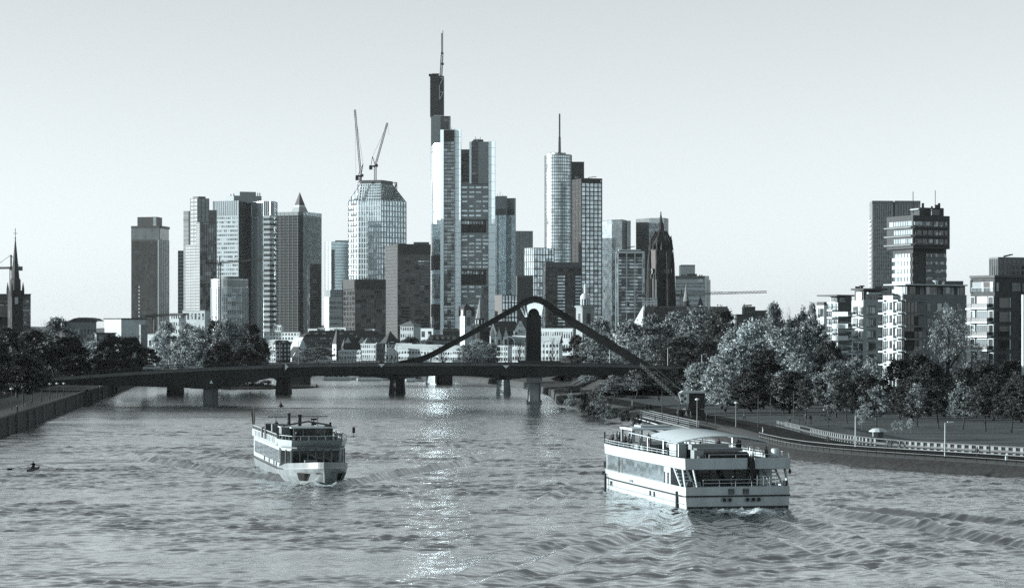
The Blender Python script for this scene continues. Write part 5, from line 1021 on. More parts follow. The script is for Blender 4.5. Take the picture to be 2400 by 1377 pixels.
# dark spire house
t = thing('spire_house', 'house tower with tall dark pointed spire and white base', 'tower', (PX(790, 1100), 1100, GZ), 'town towers')
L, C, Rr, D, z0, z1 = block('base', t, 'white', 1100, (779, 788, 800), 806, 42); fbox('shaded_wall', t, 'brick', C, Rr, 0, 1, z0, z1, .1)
ctr = ((L[0] + Rr[0]) / 2, (L[1] + Rr[1]) / 2); MB().prism([(ctr[0] + (p[0] - ctr[0]) * 1.08, ctr[1] + (p[1] - ctr[1]) * 1.08) for p in (L, C, Rr, D)], z1, PZ(768, 1100), [(ctr[0] + (p[0] - ctr[0]) * .03, ctr[1] + (p[1] - ctr[1]) * .03) for p in (L, C, Rr, D)]).build('spire', 'slate', t)
for y in (815, 828): fbox('window', t, 'window', L, C, .3, .7, PZ(y + 6, 1100), PZ(y, 1100), .06)
t, L, C, Rr, D, z0, z1, zr = house('brick building with steep dark roof and small turret right of the dark spire', 1180, (800, 806, 856), 816, 790, wall='brick', rt='ridge', rows=1, cols=8, roof='slate', name='steep_roof_house')
x, y = PX(836, 1182), 1182 + 3; MB().lathe((x, y), [(1.6, PZ(800, 1182)), (1.6, PZ(794, 1182)), (2.0, PZ(793.5, 1182)), (.9, PZ(790, 1182)), (.05, PZ(784, 1182))], 8).build('turret', 'slate', t)
for xx in (815, 848): MB().cone((PX(xx, 1182), 1183), 2.6, PZ(803, 1182), PZ(789, 1182), 4, .78).build('dormer_roof', 'slate_pale', t)
t, L, C, Rr, D, z0, z1, zr = house('long white arcaded hall with a row of tall windows', 1060, (793, 795, 848), 823, 819, rt='ridge', rows=2, cols=14, wh=.62, ww_=.42, roof='stone_light', name='arcade_hall', cat='hall', th=6)
house('white neoclassical house with tall windows and flat cornice', 1080, (846, 849, 883), 807, 805, rt='flat', rows=3, cols=8, wh=.6, ww_=.4, roof='stone_light', th=5)
house('pale grey neoclassical wing adjoining the white house', 1082, (883, 884, 904), 805, 803, wall='slate_pale', rt='flat', rows=3, cols=4, wh=.6, ww_=.4, roof='stone_light', th=5)
house('low house with pale pyramid roof behind the neoclassical house', 1150, (849, 855, 873), 806, 790, rt='hip', rows=1, cols=3, roof='slate_pale', th=35)
house('house with steep half-lit pyramid roof', 1120, (890, 905, 939), 806, 775, rt='hip', rows=3, cols=5, roof='slate', th=35)
house('small white house with dark gable beside the bridge lamps', 1020, (901, 904, 934), 830, 812, rt='gable', rows=1, cols=3, roof='slate', wall='white', th=10)
t, L, C, Rr, D, z0, z1, zr = house('square stone house tower with low pyramid roof', 1400, (938, 955, 986), 763, 751, rt='hip', rows=4, cols=6, wall='stone_light', roof='slate_pale', th=28, name='stone_house_tower', cat='tower', ov=1.2, group='town towers')
house('low white block right of the square stone tower', 1420, (984, 986, 1017), 770, 768, rt='flat', rows=1, cols=2, roof='slate_pale', ybot=800, th=6)
t, L, C, Rr, D, z0, z1, zr = house('long grey-roofed building left of the white watch tower', 1300, (1000, 1004, 1078), 797, 784, wall='slate_pale', rt='ridge', rows=1, cols=10, roof='slate', th=6)
for k in range(5): MB().box(P(1012 + k * 13, 791, 1301), (1.6, 2.5, 1.7)).build('dormer', 'slate_pale', t)
house('dark roofed hall behind the white watch tower', 1700, (1034, 1038, 1078), 777, 769, wall='brick', rt='ridge', rows=1, cols=6, roof='slate', th=6)
for xs, ye, yr, Y, lab in (((926, 934, 968), 819, 804, 1030, 'white riverside house with pale sloping roof, leftmost of the terrace'), ((958, 966, 1000), 820, 806, 1020, 'white riverside house with pale roof, second of the terrace'), ((992, 1000, 1036), 821, 807, 1015, 'white riverside house with pale roof, third of the terrace'), ((1030, 1036, 1066), 822, 808, 1010, 'white riverside house behind the bare tree'), ((1060, 1068, 1090), 820, 809, 1005, 'white riverside house with dark balconies right of the bare tree')):
    house(lab, Y, xs, ye, yr, rt='side', rows=2, cols=5, roof='stone_light', wh=.45, ww_=.55, th=20)
# white watch tower with dark hipped roof
Y = 1500; t = thing('watch_tower', 'white medieval watch tower with dark hipped roof and corner turrets', 'tower', (PX(1092, Y), Y, GZ), 'town towers')
L, C, Rr, D, z0, z1 = block('shaft', t, 'white', Y, (1078, 1089, 1107), 726, 34)
c_ = ((L[0] + Rr[0]) / 2, (L[1] + Rr[1]) / 2); e = lambda f: [(c_[0] + (p[0] - c_[0]) * f, c_[1] + (p[1] - c_[1]) * f) for p in (L, C, Rr, D)]
MB().prism(e(1.2), z1, z1 + 1).build('eave', 'slate', t); MB().prism(e(1.2), z1 + 1, PZ(711, Y), e(.06)).build('roof', 'slate', t)
for p in e(1.12): MB().lathe(p, [(.9, PZ(740, Y)), (1.1, PZ(733, Y)), (1.1, PZ(724, Y)), (.05, PZ(716, Y))], 7).build('corner_turret', 'slate', t)
fbox('window', t, 'window', C, Rr, .38, .64, PZ(733, Y), PZ(728, Y), .06); fbox('clock_panel', t, 'slate_frame', C, Rr, .25, .78, PZ(763, Y), PZ(742, Y), .1); fbox('band', t, 'slate_frame', C, Rr, 0, 1, PZ(739.5, Y), PZ(738, Y), .12)
for k in range(10):
    for A, B in ((C, Rr),):
        fbox('quoin', t, 'brick', A, B, 0, .1 if k % 2 else .16, PZ(785 - k * 4.6, Y), PZ(782 - k * 4.6, Y), .07); fbox('quoin', t, 'brick', A, B, .9 if k % 2 else .84, 1, PZ(785 - k * 4.6, Y), PZ(782 - k * 4.6, Y), .07)
for y in (735, 745, 760): fbox('slit', t, 'window', L, C, .55, .75, PZ(y + 6, Y), PZ(y, Y), .06)
# church with pale needle spire
Y = 1520; t = thing('needle_church', 'small church with pale needle spire right of the watch tower', 'church', (PX(1125, Y), Y, GZ))
c_ = (PX(1125, Y), Y + 3); MB().lathe(c_, [(2.9, GZ), (2.9, PZ(748, Y)), (3.3, PZ(747, Y)), (3.3, PZ(745.5, Y))], 8).build('belfry', 'sandstone_dark', t); MB().cone(c_, 2.9, PZ(745.5, Y), PZ(696, Y), 8).build('spire', 'slate_pale', t)
for a in range(8):
    an = a * math.pi / 4 + math.pi / 8; MB().box((c_[0] + 2.75 * math.cos(an), c_[1] + 2.75 * math.sin(an), PZ(754, Y)), (.7, .7, 2.6), an).build('arch_opening', 'white', t)
block('nave', t, 'sandstone_dark', Y + 2, (1120, 1130, 1152), 777, 20); MB().prism([(PX(1118, Y), Y + 1), (PX(1154, Y), Y + 1), (PX(1154, Y), Y + 14), (PX(1118, Y), Y + 14)], PZ(777, Y), PZ(766, Y), [(PX(1118, Y), Y + 7), (PX(1154, Y), Y + 7), (PX(1154, Y), Y + 7.5), (PX(1118, Y), Y + 7.5)]).build('nave_roof', 'slate', t)
# gabled guild houses
for k, x in enumerate((1155, 1170, 1186)): house(('first', 'second', 'third')[k] + ' of three small white gables left of the stepped gable', 1380, (x - 7, x - 5.5, x + 5.5), 787, 768, rt='gable', rows=1, cols=1, roof='slate', th=8)
house('broad slate-roofed house behind the three small gables', 1450, (1148, 1164, 1216), 778, 752, wall='brick', rt='side', rows=1, cols=8, roof='slate', th=16)
Y = 1400; t = thing('step_gable_house', 'white house with stepped gable beside the bridge pylon', 'house', (PX(1220, Y), Y, GZ), 'town houses')
mb = MB(); n = 5; pts = [(1205, 800), (1205, 776)]
for k in range(n): pts += [(1205 + k * 2.8, 776 - k * 5.2 - 3), (1205 + (k + 1) * 2.8, 776 - k * 5.2 - 3)]
full = pts + [(2 * 1219.5 - a, b) for a, b in reversed(pts)]
plate([(PX(a, Y), PZ(b, Y)) for a, b in reversed(full)], Y, Y + .8).build('stepped_front', 'white', t)
block('walls', t, 'white', Y + .8, (1205, 1205, 1234), 776, 2, depth=12); MB().prism([(PX(1205, Y), Y + .9), (PX(1234, Y), Y + .9), (PX(1234, Y), Y + 13), (PX(1205, Y), Y + 13)], PZ(776, Y), PZ(752, Y), [(PX(1219, Y), Y + .9), (PX(1220, Y), Y + .9), (PX(1220, Y), Y + 13), (PX(1219, Y), Y + 13)]).build('roof', 'slate', t)
for x, y, w in ((1219.5, 761, 1.6), (1219.5, 775, 3), (1210, 781, 2)): MB().box(P(x, y, Y - .05), (w / 1.6, .2, 1.6)).build('window', 'window', t)
# white building with vaulted roof, and riverside houses by the pylon
t, L, C, Rr, D, z0, z1, zr = house('tall white riverside building with vaulted roof left of the pylon', 980, (1163, 1172, 1199), 812, 806, rt='flat', rows=3, cols=5, wh=.6, ww_=.4, roof='white', th=24)
mb = MB(); ar = [(PX(1192, 985) + 2.6 * math.cos(R(a)), PZ(803, 985) + 2.8 * math.sin(R(a))) for a in range(-10, 191, 20)]; ar2 = [(PX(1192, 985) + 2.2 * math.cos(R(a)), PZ(803, 985) + 2.3 * math.sin(R(a))) for a in range(190, -11, -20)]; plate(ar + ar2, 985, 996).build('vault', 'white', t)
house('white riverside house close left of the pylon', 990, (1200, 1203, 1232), 800, 786, rt='side', rows=3, cols=5, roof='stone_light', th=15)
house('long white building right of the pylon with a row of small windows', 1300, (1266, 1270, 1346), 771, 768, rt='flat', rows=2, cols=14, wh=.5, roof='stone_light', th=5)
house('white house with pale steep roof close right of the pylon', 1000, (1262, 1270, 1318), 803, 786, rt='side', rows=3, cols=6, roof='stone_light', th=15)
house('white flat house behind the pale tree under the slanting beam', 1350, (1436, 1440, 1474), 777, 773, rt='flat', rows=1, cols=5, roof='stone_light', th=5)
# round church tower with dome
Y = 1650; t = thing('domed_church_tower', 'church tower with pillared drum, pale dome and lantern', 'church', (PX(1371, Y), Y, GZ), 'town towers')
L, C, Rr, D, z0, z1 = block('base', t, 'sandstone', Y, (1350, 1365, 1393), 718, 32); fbox('cornice', t, 'sandstone', C, Rr, -.05, 1.05, z1 - .6, z1 + .5, .9); fbox('cornice', t, 'sandstone', L, C, -.05, 1.05, z1 - .6, z1 + .5, .9)
for A, B in ((C, Rr), (L, C)): fbox('tall_opening', t, 'black', A, B, .35, .68, PZ(758, Y), PZ(734, Y), .1)
c_ = (PX(1372, Y), Y + 5.5); s_ = Y / FPX
MB().lathe(c_, [(11 * s_, z1 + .4), (11 * s_, z1 + 1.2), (7 * s_, z1 + 1.3), (7 * s_, PZ(700, Y))], 12).build('drum', 'sandstone_dark', t)
for a in range(10): an = a * math.pi / 5; MB().tube((c_[0] + 9.3 * s_ * math.cos(an), c_[1] + 9.3 * s_ * math.sin(an), z1 + 1), (c_[0] + 9.3 * s_ * math.cos(an), c_[1] + 9.3 * s_ * math.sin(an), PZ(699, Y)), .55, .5, 6).build('column', 'white', t)
zz = PZ(699, Y); rd = 11.5 * s_; MB().lathe(c_, [(rd, zz - .5), (rd * 1.05, zz), (rd, zz + .3)] + [(rd * math.cos(R(a)), zz + .3 + rd * 1.05 * math.sin(R(a))) for a in range(10, 86, 12)], 16).build('dome', 'white', t)
MB().lathe(c_, [(3 * s_, PZ(687, Y)), (3 * s_, PZ(676, Y)), (3.6 * s_, PZ(675.5, Y)), (2.2 * s_, PZ(670, Y)), (.3, PZ(664, Y))], 8).build('lantern', 'white', t)

# ------------------------------------------------------------------ cathedral
Y = 1500; s_ = Y / FPX
t = thing('cathedral', 'dark Gothic cathedral with tall crocketed tower, white clock face and long roof', 'cathedral', (PX(1551, Y), Y, GZ))
c_ = (PX(1551, Y), Y + 9)
def octo(r, rot=R(22.5)): return [(c_[0] + r * s_ * math.cos(rot + i * math.pi / 4), c_[1] + r * s_ * math.sin(rot + i * math.pi / 4)) for i in range(8)]
sq = lambda r: [(c_[0] + r * s_ * math.cos(R(28) + math.pi / 4 + i * math.pi / 2), c_[1] + r * s_ * math.sin(R(28) + math.pi / 4 + i * math.pi / 2)) for i in range(4)]
MB().prism(sq(37), GZ, PZ(640, Y), sq(34)).build('tower_base', 'sandstone_dark', t)
MB().prism(octo(26.5), PZ(641, Y), PZ(568, Y), octo(25)).build('octagon', 'sandstone_dark', t)
MB().prism(octo(24), PZ(568, Y), PZ(548, Y), octo(13)).build('cupola', 'sandstone_dark', t); MB().prism(octo(13), PZ(548, Y), PZ(536, Y), octo(7.5)).build('cupola_top', 'sandstone_dark', t)
MB().lathe(c_, [(7.2 * s_, PZ(536, Y)), (6 * s_, PZ(522, Y)), (4.2 * s_, PZ(519, Y)), (2.2 * s_, PZ(505, Y)), (1.2 * s_, PZ(500, Y)), (1.7 * s_, PZ(498, Y)), (.3 * s_, PZ(493, Y))], 8).build('lantern_spire', 'sandstone_dark', t)
for i in range(8):   # pinnacles, crockets, blind window bays
    a = R(22.5) + i * math.pi / 4; ca, sa = math.cos(a), math.sin(a)
    p = lambda r, y: (c_[0] + r * s_ * ca, c_[1] + r * s_ * sa, PZ(y, Y))
    mb = MB(); mb.tube(p(26.5, 600), p(26, 568), .75, .6, 4); mb.tube(p(26, 568), p(26, 550), .6, .05, 4); mb.build('pinnacle', 'sandstone_dark', t)
    mb = MB(); mb.tube(p(33, 720), p(31, 616), 1.2, .8, 4); mb.tube(p(31, 616), p(31, 586), .7, .05, 4); mb.bar(p(31, 618), p(26, 612), .5); mb.build('buttress', 'sandstone_dark', t)
    mb = MB()
    for k in range(6): y = 564 - k * 4.2; r = 26 - k * 2.3; mb.box(p(r, y), (1.0, 1.0, 1.3), a)
    mb.build('crocket_row', 'sandstone_dark', t)
    a2 = a + math.pi / 8; q_ = lambda r, y: (c_[0] + r * s_ * math.cos(a2), c_[1] + r * s_ * math.sin(a2), PZ(y, Y))
    MB().box(q_(24.8, 606), (1.0, 3.6, 12), a2).build('bell_opening', 'black', t); mb = MB(); mb.tube(q_(26.5, 585), q_(26.5, 563), .9, .05, 4); mb.build('gablet', 'sandstone_dark', t)
for i in range(4):
    a = R(28) + i * math.pi / 2; 
    if math.sin(a) < .3:
        for o_ in (-.5, .5):
            MB().box((c_[0] + 25.0 * s_ * math.cos(a) - o_ * 12 * s_ * math.sin(a), c_[1] + 25.0 * s_ * math.sin(a) + o_ * 12 * s_ * math.cos(a), PZ(678, Y)), (.8, 1.8, 14), a).build('lancet', 'black', t)
            MB().box((c_[0] + 25.6 * s_ * math.cos(a) - o_ * 26 * s_ * math.sin(a), c_[1] + 25.6 * s_ * math.sin(a) + o_ * 26 * s_ * math.cos(a), PZ(680, Y)), (1.0, .9, 20), a).build('wall_pier', 'sandstone_dark', t)
# clock faces: white ring of hour marks with hands
for ang, bright in ((R(28) - math.pi / 2, 1), (R(28) + math.pi, 0)):
    fx, fy = math.cos(ang), math.sin(ang); ux, uy = -fy, fx; cc = Vector((c_[0] + 26.2 * s_ * fx, c_[1] + 26.2 * s_ * fy, PZ(635, Y)))
    mb = MB(); R0 = 7.2 * s_
    def lp(a, r, o_=0): return (cc.x + ux * r * math.sin(a) + fx * o_, cc.y + uy * r * math.sin(a) + fy * o_, cc.z + r * math.cos(a))
    face = [lp(i * math.pi / 12, R0 * 1.1) for i in range(24)]; mb.add(face + [(p[0] + fx * .15, p[1] + fy * .15, p[2]) for p in face], [tuple(range(24)), tuple(reversed(range(24, 48)))] + [(i, i + 24, (i + 1) % 24 + 24, (i + 1) % 24) for i in range(24)])
    cf = mb.build('clock_face', 'black', t)
    for h in range(12):
        a = h * math.pi / 6; w = .13; ps = [lp(a - w, R0 * .98, .3), lp(a + w, R0 * .98, .3), lp(a + w * .9, R0 * .5, .3), lp(a - w * .9, R0 * .5, .3)]
        MB().add(ps + [(p[0] - fx * .12, p[1] - fy * .12, p[2]) for p in ps], [(0, 1, 2, 3), (7, 6, 5, 4), (0, 4, 5, 1), (1, 5, 6, 2), (2, 6, 7, 3), (3, 7, 4, 0)]).build('hour_mark', 'white', cf)
    for a, l in ((R(225), R0 * .55), (R(40), R0 * .42)): MB().bar(lp(0, 0, .34), lp(a, l, .34), .35, .2).build('clock_hand', 'white', cf)
# nave, transept roofs, scaffold, roof spirelet
za, zr = PZ(757, Y), PZ(717, Y)
MB().add([(PX(1500, Y), Y - 14, za), (PX(1614, Y), Y - 14, za), (PX(1614, Y), Y + 10, za), (PX(1500, Y), Y + 10, za), (PX(1507, Y), Y - 2, zr), (PX(1608, Y), Y - 2, zr)], [(0, 1, 5, 4), (2, 3, 4, 5), (0, 4, 3), (1, 2, 5), (3, 2, 1, 0)]).build('nave_roof', 'slate', t)
MB().box((PX(1557, Y), Y - 2, (GZ + za) / 2), (PX(1612, Y) - PX(1502, Y), 22, za - GZ - .05)).build('nave_wall', 'sandstone', t)
MB().add([(PX(1474, Y), Y - 8, PZ(775, Y)), (PX(1502, Y), Y - 16, PZ(775, Y)), (PX(1506, Y), Y - 10, zr + .3), (PX(1474, Y), Y - 5, PZ(775, Y)), (PX(1504, Y), Y + 4, PZ(775, Y))], [(0, 1, 2), (0, 2, 3), (1, 4, 2), (2, 4, 3), (0, 3, 4, 1)]).build('transept_gable', 'stone_light', t)
MB().bar((PX(1505, Y), Y - 15.5, PZ(758, Y)), (PX(1509, Y), Y - 3.5, zr + .2), .9).build('roof_verge', 'white', t)
MB().add([(PX(1612, Y), Y - 10, PZ(740, Y)), (PX(1662, Y), Y - 10, PZ(745, Y)), (PX(1662, Y), Y + 8, PZ(745, Y)), (PX(1612, Y), Y + 8, PZ(740, Y)), (PX(1613, Y), Y, zr + .2), (PX(1658, Y), Y, PZ(718, Y))], [(0, 1, 5, 4), (2, 3, 4, 5), (1, 2, 5), (0, 4, 3), (3, 2, 1, 0)]).build('choir_roof', 'slate_pale', t)
MB().box((PX(1640, Y), Y - 1, (GZ + PZ(741, Y)) / 2), (12, 15, PZ(743, Y) - GZ)).build('choir_wall', 'sandstone', t)
MB().add([(PX(1660, Y), Y - 12, PZ(748, Y)), (PX(1713, Y), Y - 12, PZ(748, Y)), (PX(1713, Y), Y + 8, PZ(748, Y)), (PX(1660, Y), Y + 8, PZ(748, Y)), (PX(1662, Y), Y - 2, PZ(718, Y)), (PX(1704, Y), Y - 2, PZ(718, Y))], [(0, 1, 5, 4), (2, 3, 4, 5), (1, 2, 5), (0, 4, 3), (3, 2, 1, 0)]).build('east_roof', 'slate', t)
MB().box((PX(1686, Y), Y - 2, (GZ + PZ(748.5, Y)) / 2), (12, 18, PZ(749, Y) - GZ)).build('east_wall', 'sandstone', t)
for x, yb, yt, m in ((1608, 706, 663, 'slate_pale'), (1641.5, 716, 693, 'slate')):
    cc = (PX(x, Y), Y - 1); MB().lathe(cc, [(1.9, PZ(718, Y)), (1.9, PZ(yb, Y)), (2.2, PZ(yb - .5, Y))], 8).build('spirelet_base', 'white' if m == 'slate' else 'sandstone_dark', t); MB().cone(cc, 1.9, PZ(yb - .5, Y), PZ(yt, Y), 8).build('spirelet', m, t)
mb = MB()
for x in (1516, 1526, 1534, 1539): mb.bar(P(x, 717, Y - 16), P(x, 697, Y - 16), .7)
for y in (700, 706, 712): mb.bar(P(1510, y, Y - 16), P(1540, y - 1, Y - 16), .8)
mb.bar(P(1538, 697, Y - 15), P(1538, 655, Y - 15), .5); mb.build('scaffold', 'white', t)
mb = MB(); mb.box(P(1504, 691, Y - 18), (5, 3, 1.6)); mb.box(P(1503, 693.5, Y - 18), (6, 3, .5)); mb.bar(P(1508, 693, Y - 17), P(1510, 716, Y - 15), .6); mb.build('lift_cage', 'grey', t)

# ------------------------------------------------------------------ cranes with level jibs
def hammer_crane(label, Y, x, ytop, ybot, xj, yj, xc, mcol='iron', apex=12):
    c = thing('tower_crane', label, 'crane', (PX(x, Y), Y, PZ(ybot, Y)), 'level-jib tower cranes')
    w = 1.8 * Y / 2000
    MB().truss(P(x, ybot, Y), P(x, ytop, Y), w, .35 * Y / 1500, 26).build('mast', mcol, c)
    MB().truss(P(x, ytop, Y), P(xj, yj, Y), w * .8, .3 * Y / 1500, 24).build('jib', mcol, c); MB().truss(P(x, ytop, Y), P(xc, ytop + .5, Y), w * .8, .3 * Y / 1500, 8).build('counter_jib', mcol, c)
    MB().box(P(xc, ytop + 2, Y), (2.4, 1.6, 2.6)).build('counterweight', 'concrete_dark', c); MB().box(P(x + 1.5, ytop + 1.5, Y - 1), (1.8, 1.6, 2.2)).build('cab', 'grey_dark', c)
    mb = MB(); mb.bar(P(x, ytop, Y), P(x, ytop - apex, Y), .8); mb.bar(P(x, ytop - apex, Y), P(x + (xj - x) * .65, ytop + (yj - ytop) * .65, Y), .22); mb.bar(P(x, ytop - apex, Y), P(xc, ytop, Y), .22); mb.build('tie_frame', mcol, c)
hammer_crane('tower crane with long jib in front of the silver tower', 1950, 515, 616, 790, 616, 607, 480, apex=16)
hammer_crane('tower crane with low jib before the dark leftmost tower', 1700, 361, 740, 800, 442, 736, 336, apex=6)
hammer_crane('tower crane whose long jib reaches right from behind the cathedral', 1900, 1597, 690, 790, 1797, 684, 1570, apex=12)
hammer_crane('tower crane behind the left church spire', 1500, 26, 627, 790, -40, 628, 48, apex=30)
mb = MB(); c = P(1160, 812, 1990)

# ------------------------------------------------------------------ left of the towers
Y = 1150; s_ = Y / FPX
t = thing('left_church', 'dark church with slim spire and gilded cross at the far left', 'church', (PX(35, Y), Y, GZ)); c_ = (PX(36, Y), Y + 4)
L, C, Rr, D, z0, z1 = block('tower', t, 'sandstone_dark', Y, (18, 28, 54), 680, 22)
c_ = ((L[0] + Rr[0]) / 2, (L[1] + Rr[1]) / 2); MB().lathe(c_, [(13 * s_, z1), (12.5 * s_, PZ(655, Y)), (9.8 * s_, PZ(652, Y)), (9.6 * s_, PZ(650, Y)), (1.0 * s_, PZ(560, Y)), (.5 * s_, PZ(556, Y))], 8).build('spire', 'slate', t)
MB().lathe(c_, [(.1, PZ(560, Y)), (1.8 * s_, PZ(558, Y)), (.2, PZ(555, Y))], 8).build('finial_ball', 'iron', t)
mb = MB(); z = PZ(546, Y); mb.bar((c_[0], c_[1], PZ(557, Y)), (c_[0], c_[1], PZ(534, Y)), .22); mb.bar((c_[0] - 1.0, c_[1], z), (c_[0] + 1.0, c_[1], z), .2); mb.build('cross', 'iron', t)
for p in (L, C, Rr, D): mb = MB(); mb.tube((p[0], p[1], z1 - 3), (p[0], p[1], z1 + 1), .7, .6, 5); mb.tube((p[0], p[1], z1 + 1), (p[0], p[1], z1 + 4), .6, .05, 5); mb.build('pinnacle', 'sandstone_dark', t)
fbox('rose_window', t, 'stone_light', C, Rr, .25, .55, PZ(712, Y), PZ(696, Y), .12); fbox('louvred_opening', t, 'black', C, Rr, .2, .62, PZ(745, Y), PZ(732, Y), .12); fbox('side_opening', t, 'black', L, C, .3, .7, PZ(745, Y), PZ(728, Y), .12)
block('nave', t, 'sandstone_dark', Y + 6, (-60, -60, 20), 742, 2, depth=18); MB().prism([(PX(-62, Y), Y + 5), (PX(20, Y), Y + 5), (PX(20, Y), Y + 26), (PX(-62, Y), Y + 26)], PZ(742, Y), PZ(715, Y), [(PX(-62, Y), Y + 15), (PX(20, Y), Y + 15), (PX(20, Y), Y + 15.6), (PX(-62, Y), Y + 15.6)]).build('nave_roof', 'slate', t)
t, L, C, Rr, D, z0, z1, zr = house('grey apartment slab with balconies behind the left church', 1500, (-60, -58, 72), 690, 688, wall='grey_dark', rt='flat', rows=0, cols=0, roof='slate', th=4, name='apartment_slab', cat='building', group=None)
for i in range(6): y = 703 + i * 10; fbox('window_band', t, 'window', C, Rr, .86, .99, PZ(y + 5, 1500), PZ(y, 1500), .2); fbox('balcony_front', t, 'slate_pale', C, Rr, .86, .99, PZ(y + 9, 1500), PZ(y + 5.5, 1500), .9); fbox('window_band', t, 'window', C, Rr, .1, .6, PZ(y + 5, 1500), PZ(y, 1500), .2)
t, L, C, Rr, D, z0, z1, zr = house('long grey hall with shallow vaulted roof behind the left trees', 1150, (145, 150, 226), 754, 752, wall='slate_pale', rt='flat', rows=1, cols=10, roof='slate', th=5, name='vaulted_hall', cat='hall', group=None)
v_ = [(PX(x, 1152), PZ(y, 1152)) for x, y in ((160, 752), (226, 752), (216, 746), (203, 743.5), (185, 743.5), (172, 746))]; plate(list(reversed(v_)), 1152, 1175).build('vault', 'slate', t)
t, L, C, Rr, D, z0, z1, zr = house('blank pale box-shaped hall left of the dark slab tower', 950, (245, 284, 341), 748, 747, wall='stone_light', rt='flat', rows=0, cols=0, roof='slate', th=40, name='box_hall', cat='hall', group=None); block('stair_box', t, 'slate_pale', 946, (326, 330, 346), 760, 40)
house('low white block right of the box-shaped hall', 1000, (336, 340, 372), 784, 783, rt='flat', rows=1, cols=3, roof='slate_pale', th=6, group='left low blocks')
t, L, C, Rr, D, z0, z1, zr = house('low grey block with a row of dark windows left of the box-shaped hall', 900, (222, 226, 270), 782, 781, wall='slate_pale', rt='flat', rows=2, cols=8, roof='slate', th=4, group='left low blocks', ww_=.6, wh=.5)
house('small white gridded block at the foot of the stepped tower', 1700, (400, 404, 436), 735, 733, rt='flat', rows=5, cols=6, roof='slate_pale', th=10, group='left low blocks', wh=.5)
house('pale low block with dark slot beside the round glass tower', 1750, (428, 440, 492), 728, 727, rt='flat', rows=3, cols=6, roof='slate_pale', wall='stone_light', th=25, group='left low blocks')
t = thing('unfinished_tower', 'dark unfinished building frame with crane top between the right trees', 'building', (PX(1765, 1500), 1500, GZ))
L, C, Rr, D, z0, z1 = block('core', t, 'grey_dark', 1500, (1744, 1744, 1770), 718, 2, depth=10); grid(t, C, Rr, z0, z1, 8, 4, 'slate_frame', bh=.2, mw=.2, proud=.4); L, C, Rr, D, z0, z1 = block('wing', t, 'grey_dark', 1500, (1768, 1768, 1800), 727, 2, depth=12); grid(t, C, Rr, z0, z1, 6, 4, 'slate_frame', bh=.2, mw=.2, proud=.4)
mb = MB(); mb.bar(P(1741, 716, 1500), P(1762, 715, 1500), .8); mb.bar(P(1745, 716, 1500), P(1744, 711, 1500), .4); [mb.bar(P(x, 718, 1500), P(x, 715, 1500), .3) for x in (1746, 1752, 1758)]; mb.build('formwork', 'iron', t)
house('low dark roof left of the unfinished tower', 1400, (1722, 1726, 1746), 738, 735, wall='grey_dark', rt='flat', rows=1, cols=4, roof='slate', th=5, group='left low blocks')
# ------------------------------------------------------------------ brick tower and apartment houses on the right
Y = 1030; s_ = Y / FPX
t = thing('brick_tower', 'dark brick tower with overhanging banded top storeys, above the apartment roofs', 'building', (PX(2150, Y), Y, GZ))
L, C, Rr, D, z0, z1 = block('shaft', t, 'brick', Y + 2, (2093, 2140, 2218), 575, 30)
for i in range(5):
    y = 593 + i * 18.5
    fbox('window_strip', t, 'glass_bright', L, C, .08, .86, PZ(y + 9, Y), PZ(y, Y), .15); fbox('balcony_band', t, 'stone_light', L, C, .0, .92, PZ(y + 18, Y), PZ(y + 9.5, Y), .5)
    for j in range(5): fbox('window_post', t, 'grey_dark', L, C, .1 + j * .16, .12 + j * .16, PZ(y + 9, Y), PZ(y, Y), .3)
    fbox('corner_loggia', t, 'black', L, C, .9, 1, PZ(y + 9, Y), PZ(y - 1, Y), .3)
    fbox('window_strip', t, 'window', C, Rr, .38, .98, PZ(y + 8, Y), PZ(y, Y), .15); fbox('balcony_band', t, 'grey', C, Rr, .36, .99, PZ(y + 18, Y), PZ(y + 9, Y), .5); fbox('lit_window', t, 'stone_light', C, Rr, .38, .42, PZ(y + 8, Y), PZ(y, Y), .3)
    fbox('lit_window', t, 'grey', C, Rr, .58, .66, PZ(y + 8, Y), PZ(y + 1, Y), .3)
Lo, Co, Ro, Do, z0, z1 = block('overhang', t, 'brick', Y - 3, (2078, 2140, 2226), 504, 30, ybot=582)
for i in range(3):
    y = 518 + i * 20.5
    fbox('window_strip', t, 'glass_bright', Lo, Co, .12 if i == 0 else .28, .98, PZ(y + 11, Y), PZ(y, Y), .2)
    for j in range(11): fbox('window_post', t, 'grey_dark', Lo, Co, .28 + j * .065, .29 + j * .065, PZ(y + 11, Y), PZ(y, Y), .35)
    fbox('floor_slab', t, 'slate_pale', Lo, Co, -.02, 1, PZ(y + 16, Y), PZ(y + 13, Y), 1.2); fbox('floor_slab', t, 'grey_dark', Co, Ro, 0, .94, PZ(y + 16, Y), PZ(y + 13, Y), .8)
    fbox('dark_window', t, 'window', Co, Ro, .05, .93, PZ(y + 12, Y), PZ(y + 1, Y), .2)
    for j in range(6): fbox('window_post', t, 'brick', Co, Ro, .08 + j * .15, .1 + j * .15, PZ(y + 12, Y), PZ(y + 1, Y), .35)
for a, b in ((.02, .12), (.16, .24), (.34, .42)): fbox('lit_window', t, 'white', Co, Ro, a, b, PZ(528, Y), PZ(520, Y), .4)
block('penthouse', t, 'brick', Y + 2, (2135, 2155, 2212), 486, 30, ybot=505); L, C, Rr, D, z0, z1 = block('lift_house', t, 'grey', Y + 1, (2182, 2184, 2202), 490, 30, ybot=504)
fbox('roof_edge', t, 'stone_light', *foot(Y - 1, 2135, 2155, 2212, 30)[:2], 0, 1, PZ(491, Y), PZ(489, Y), .5)
mb = MB()
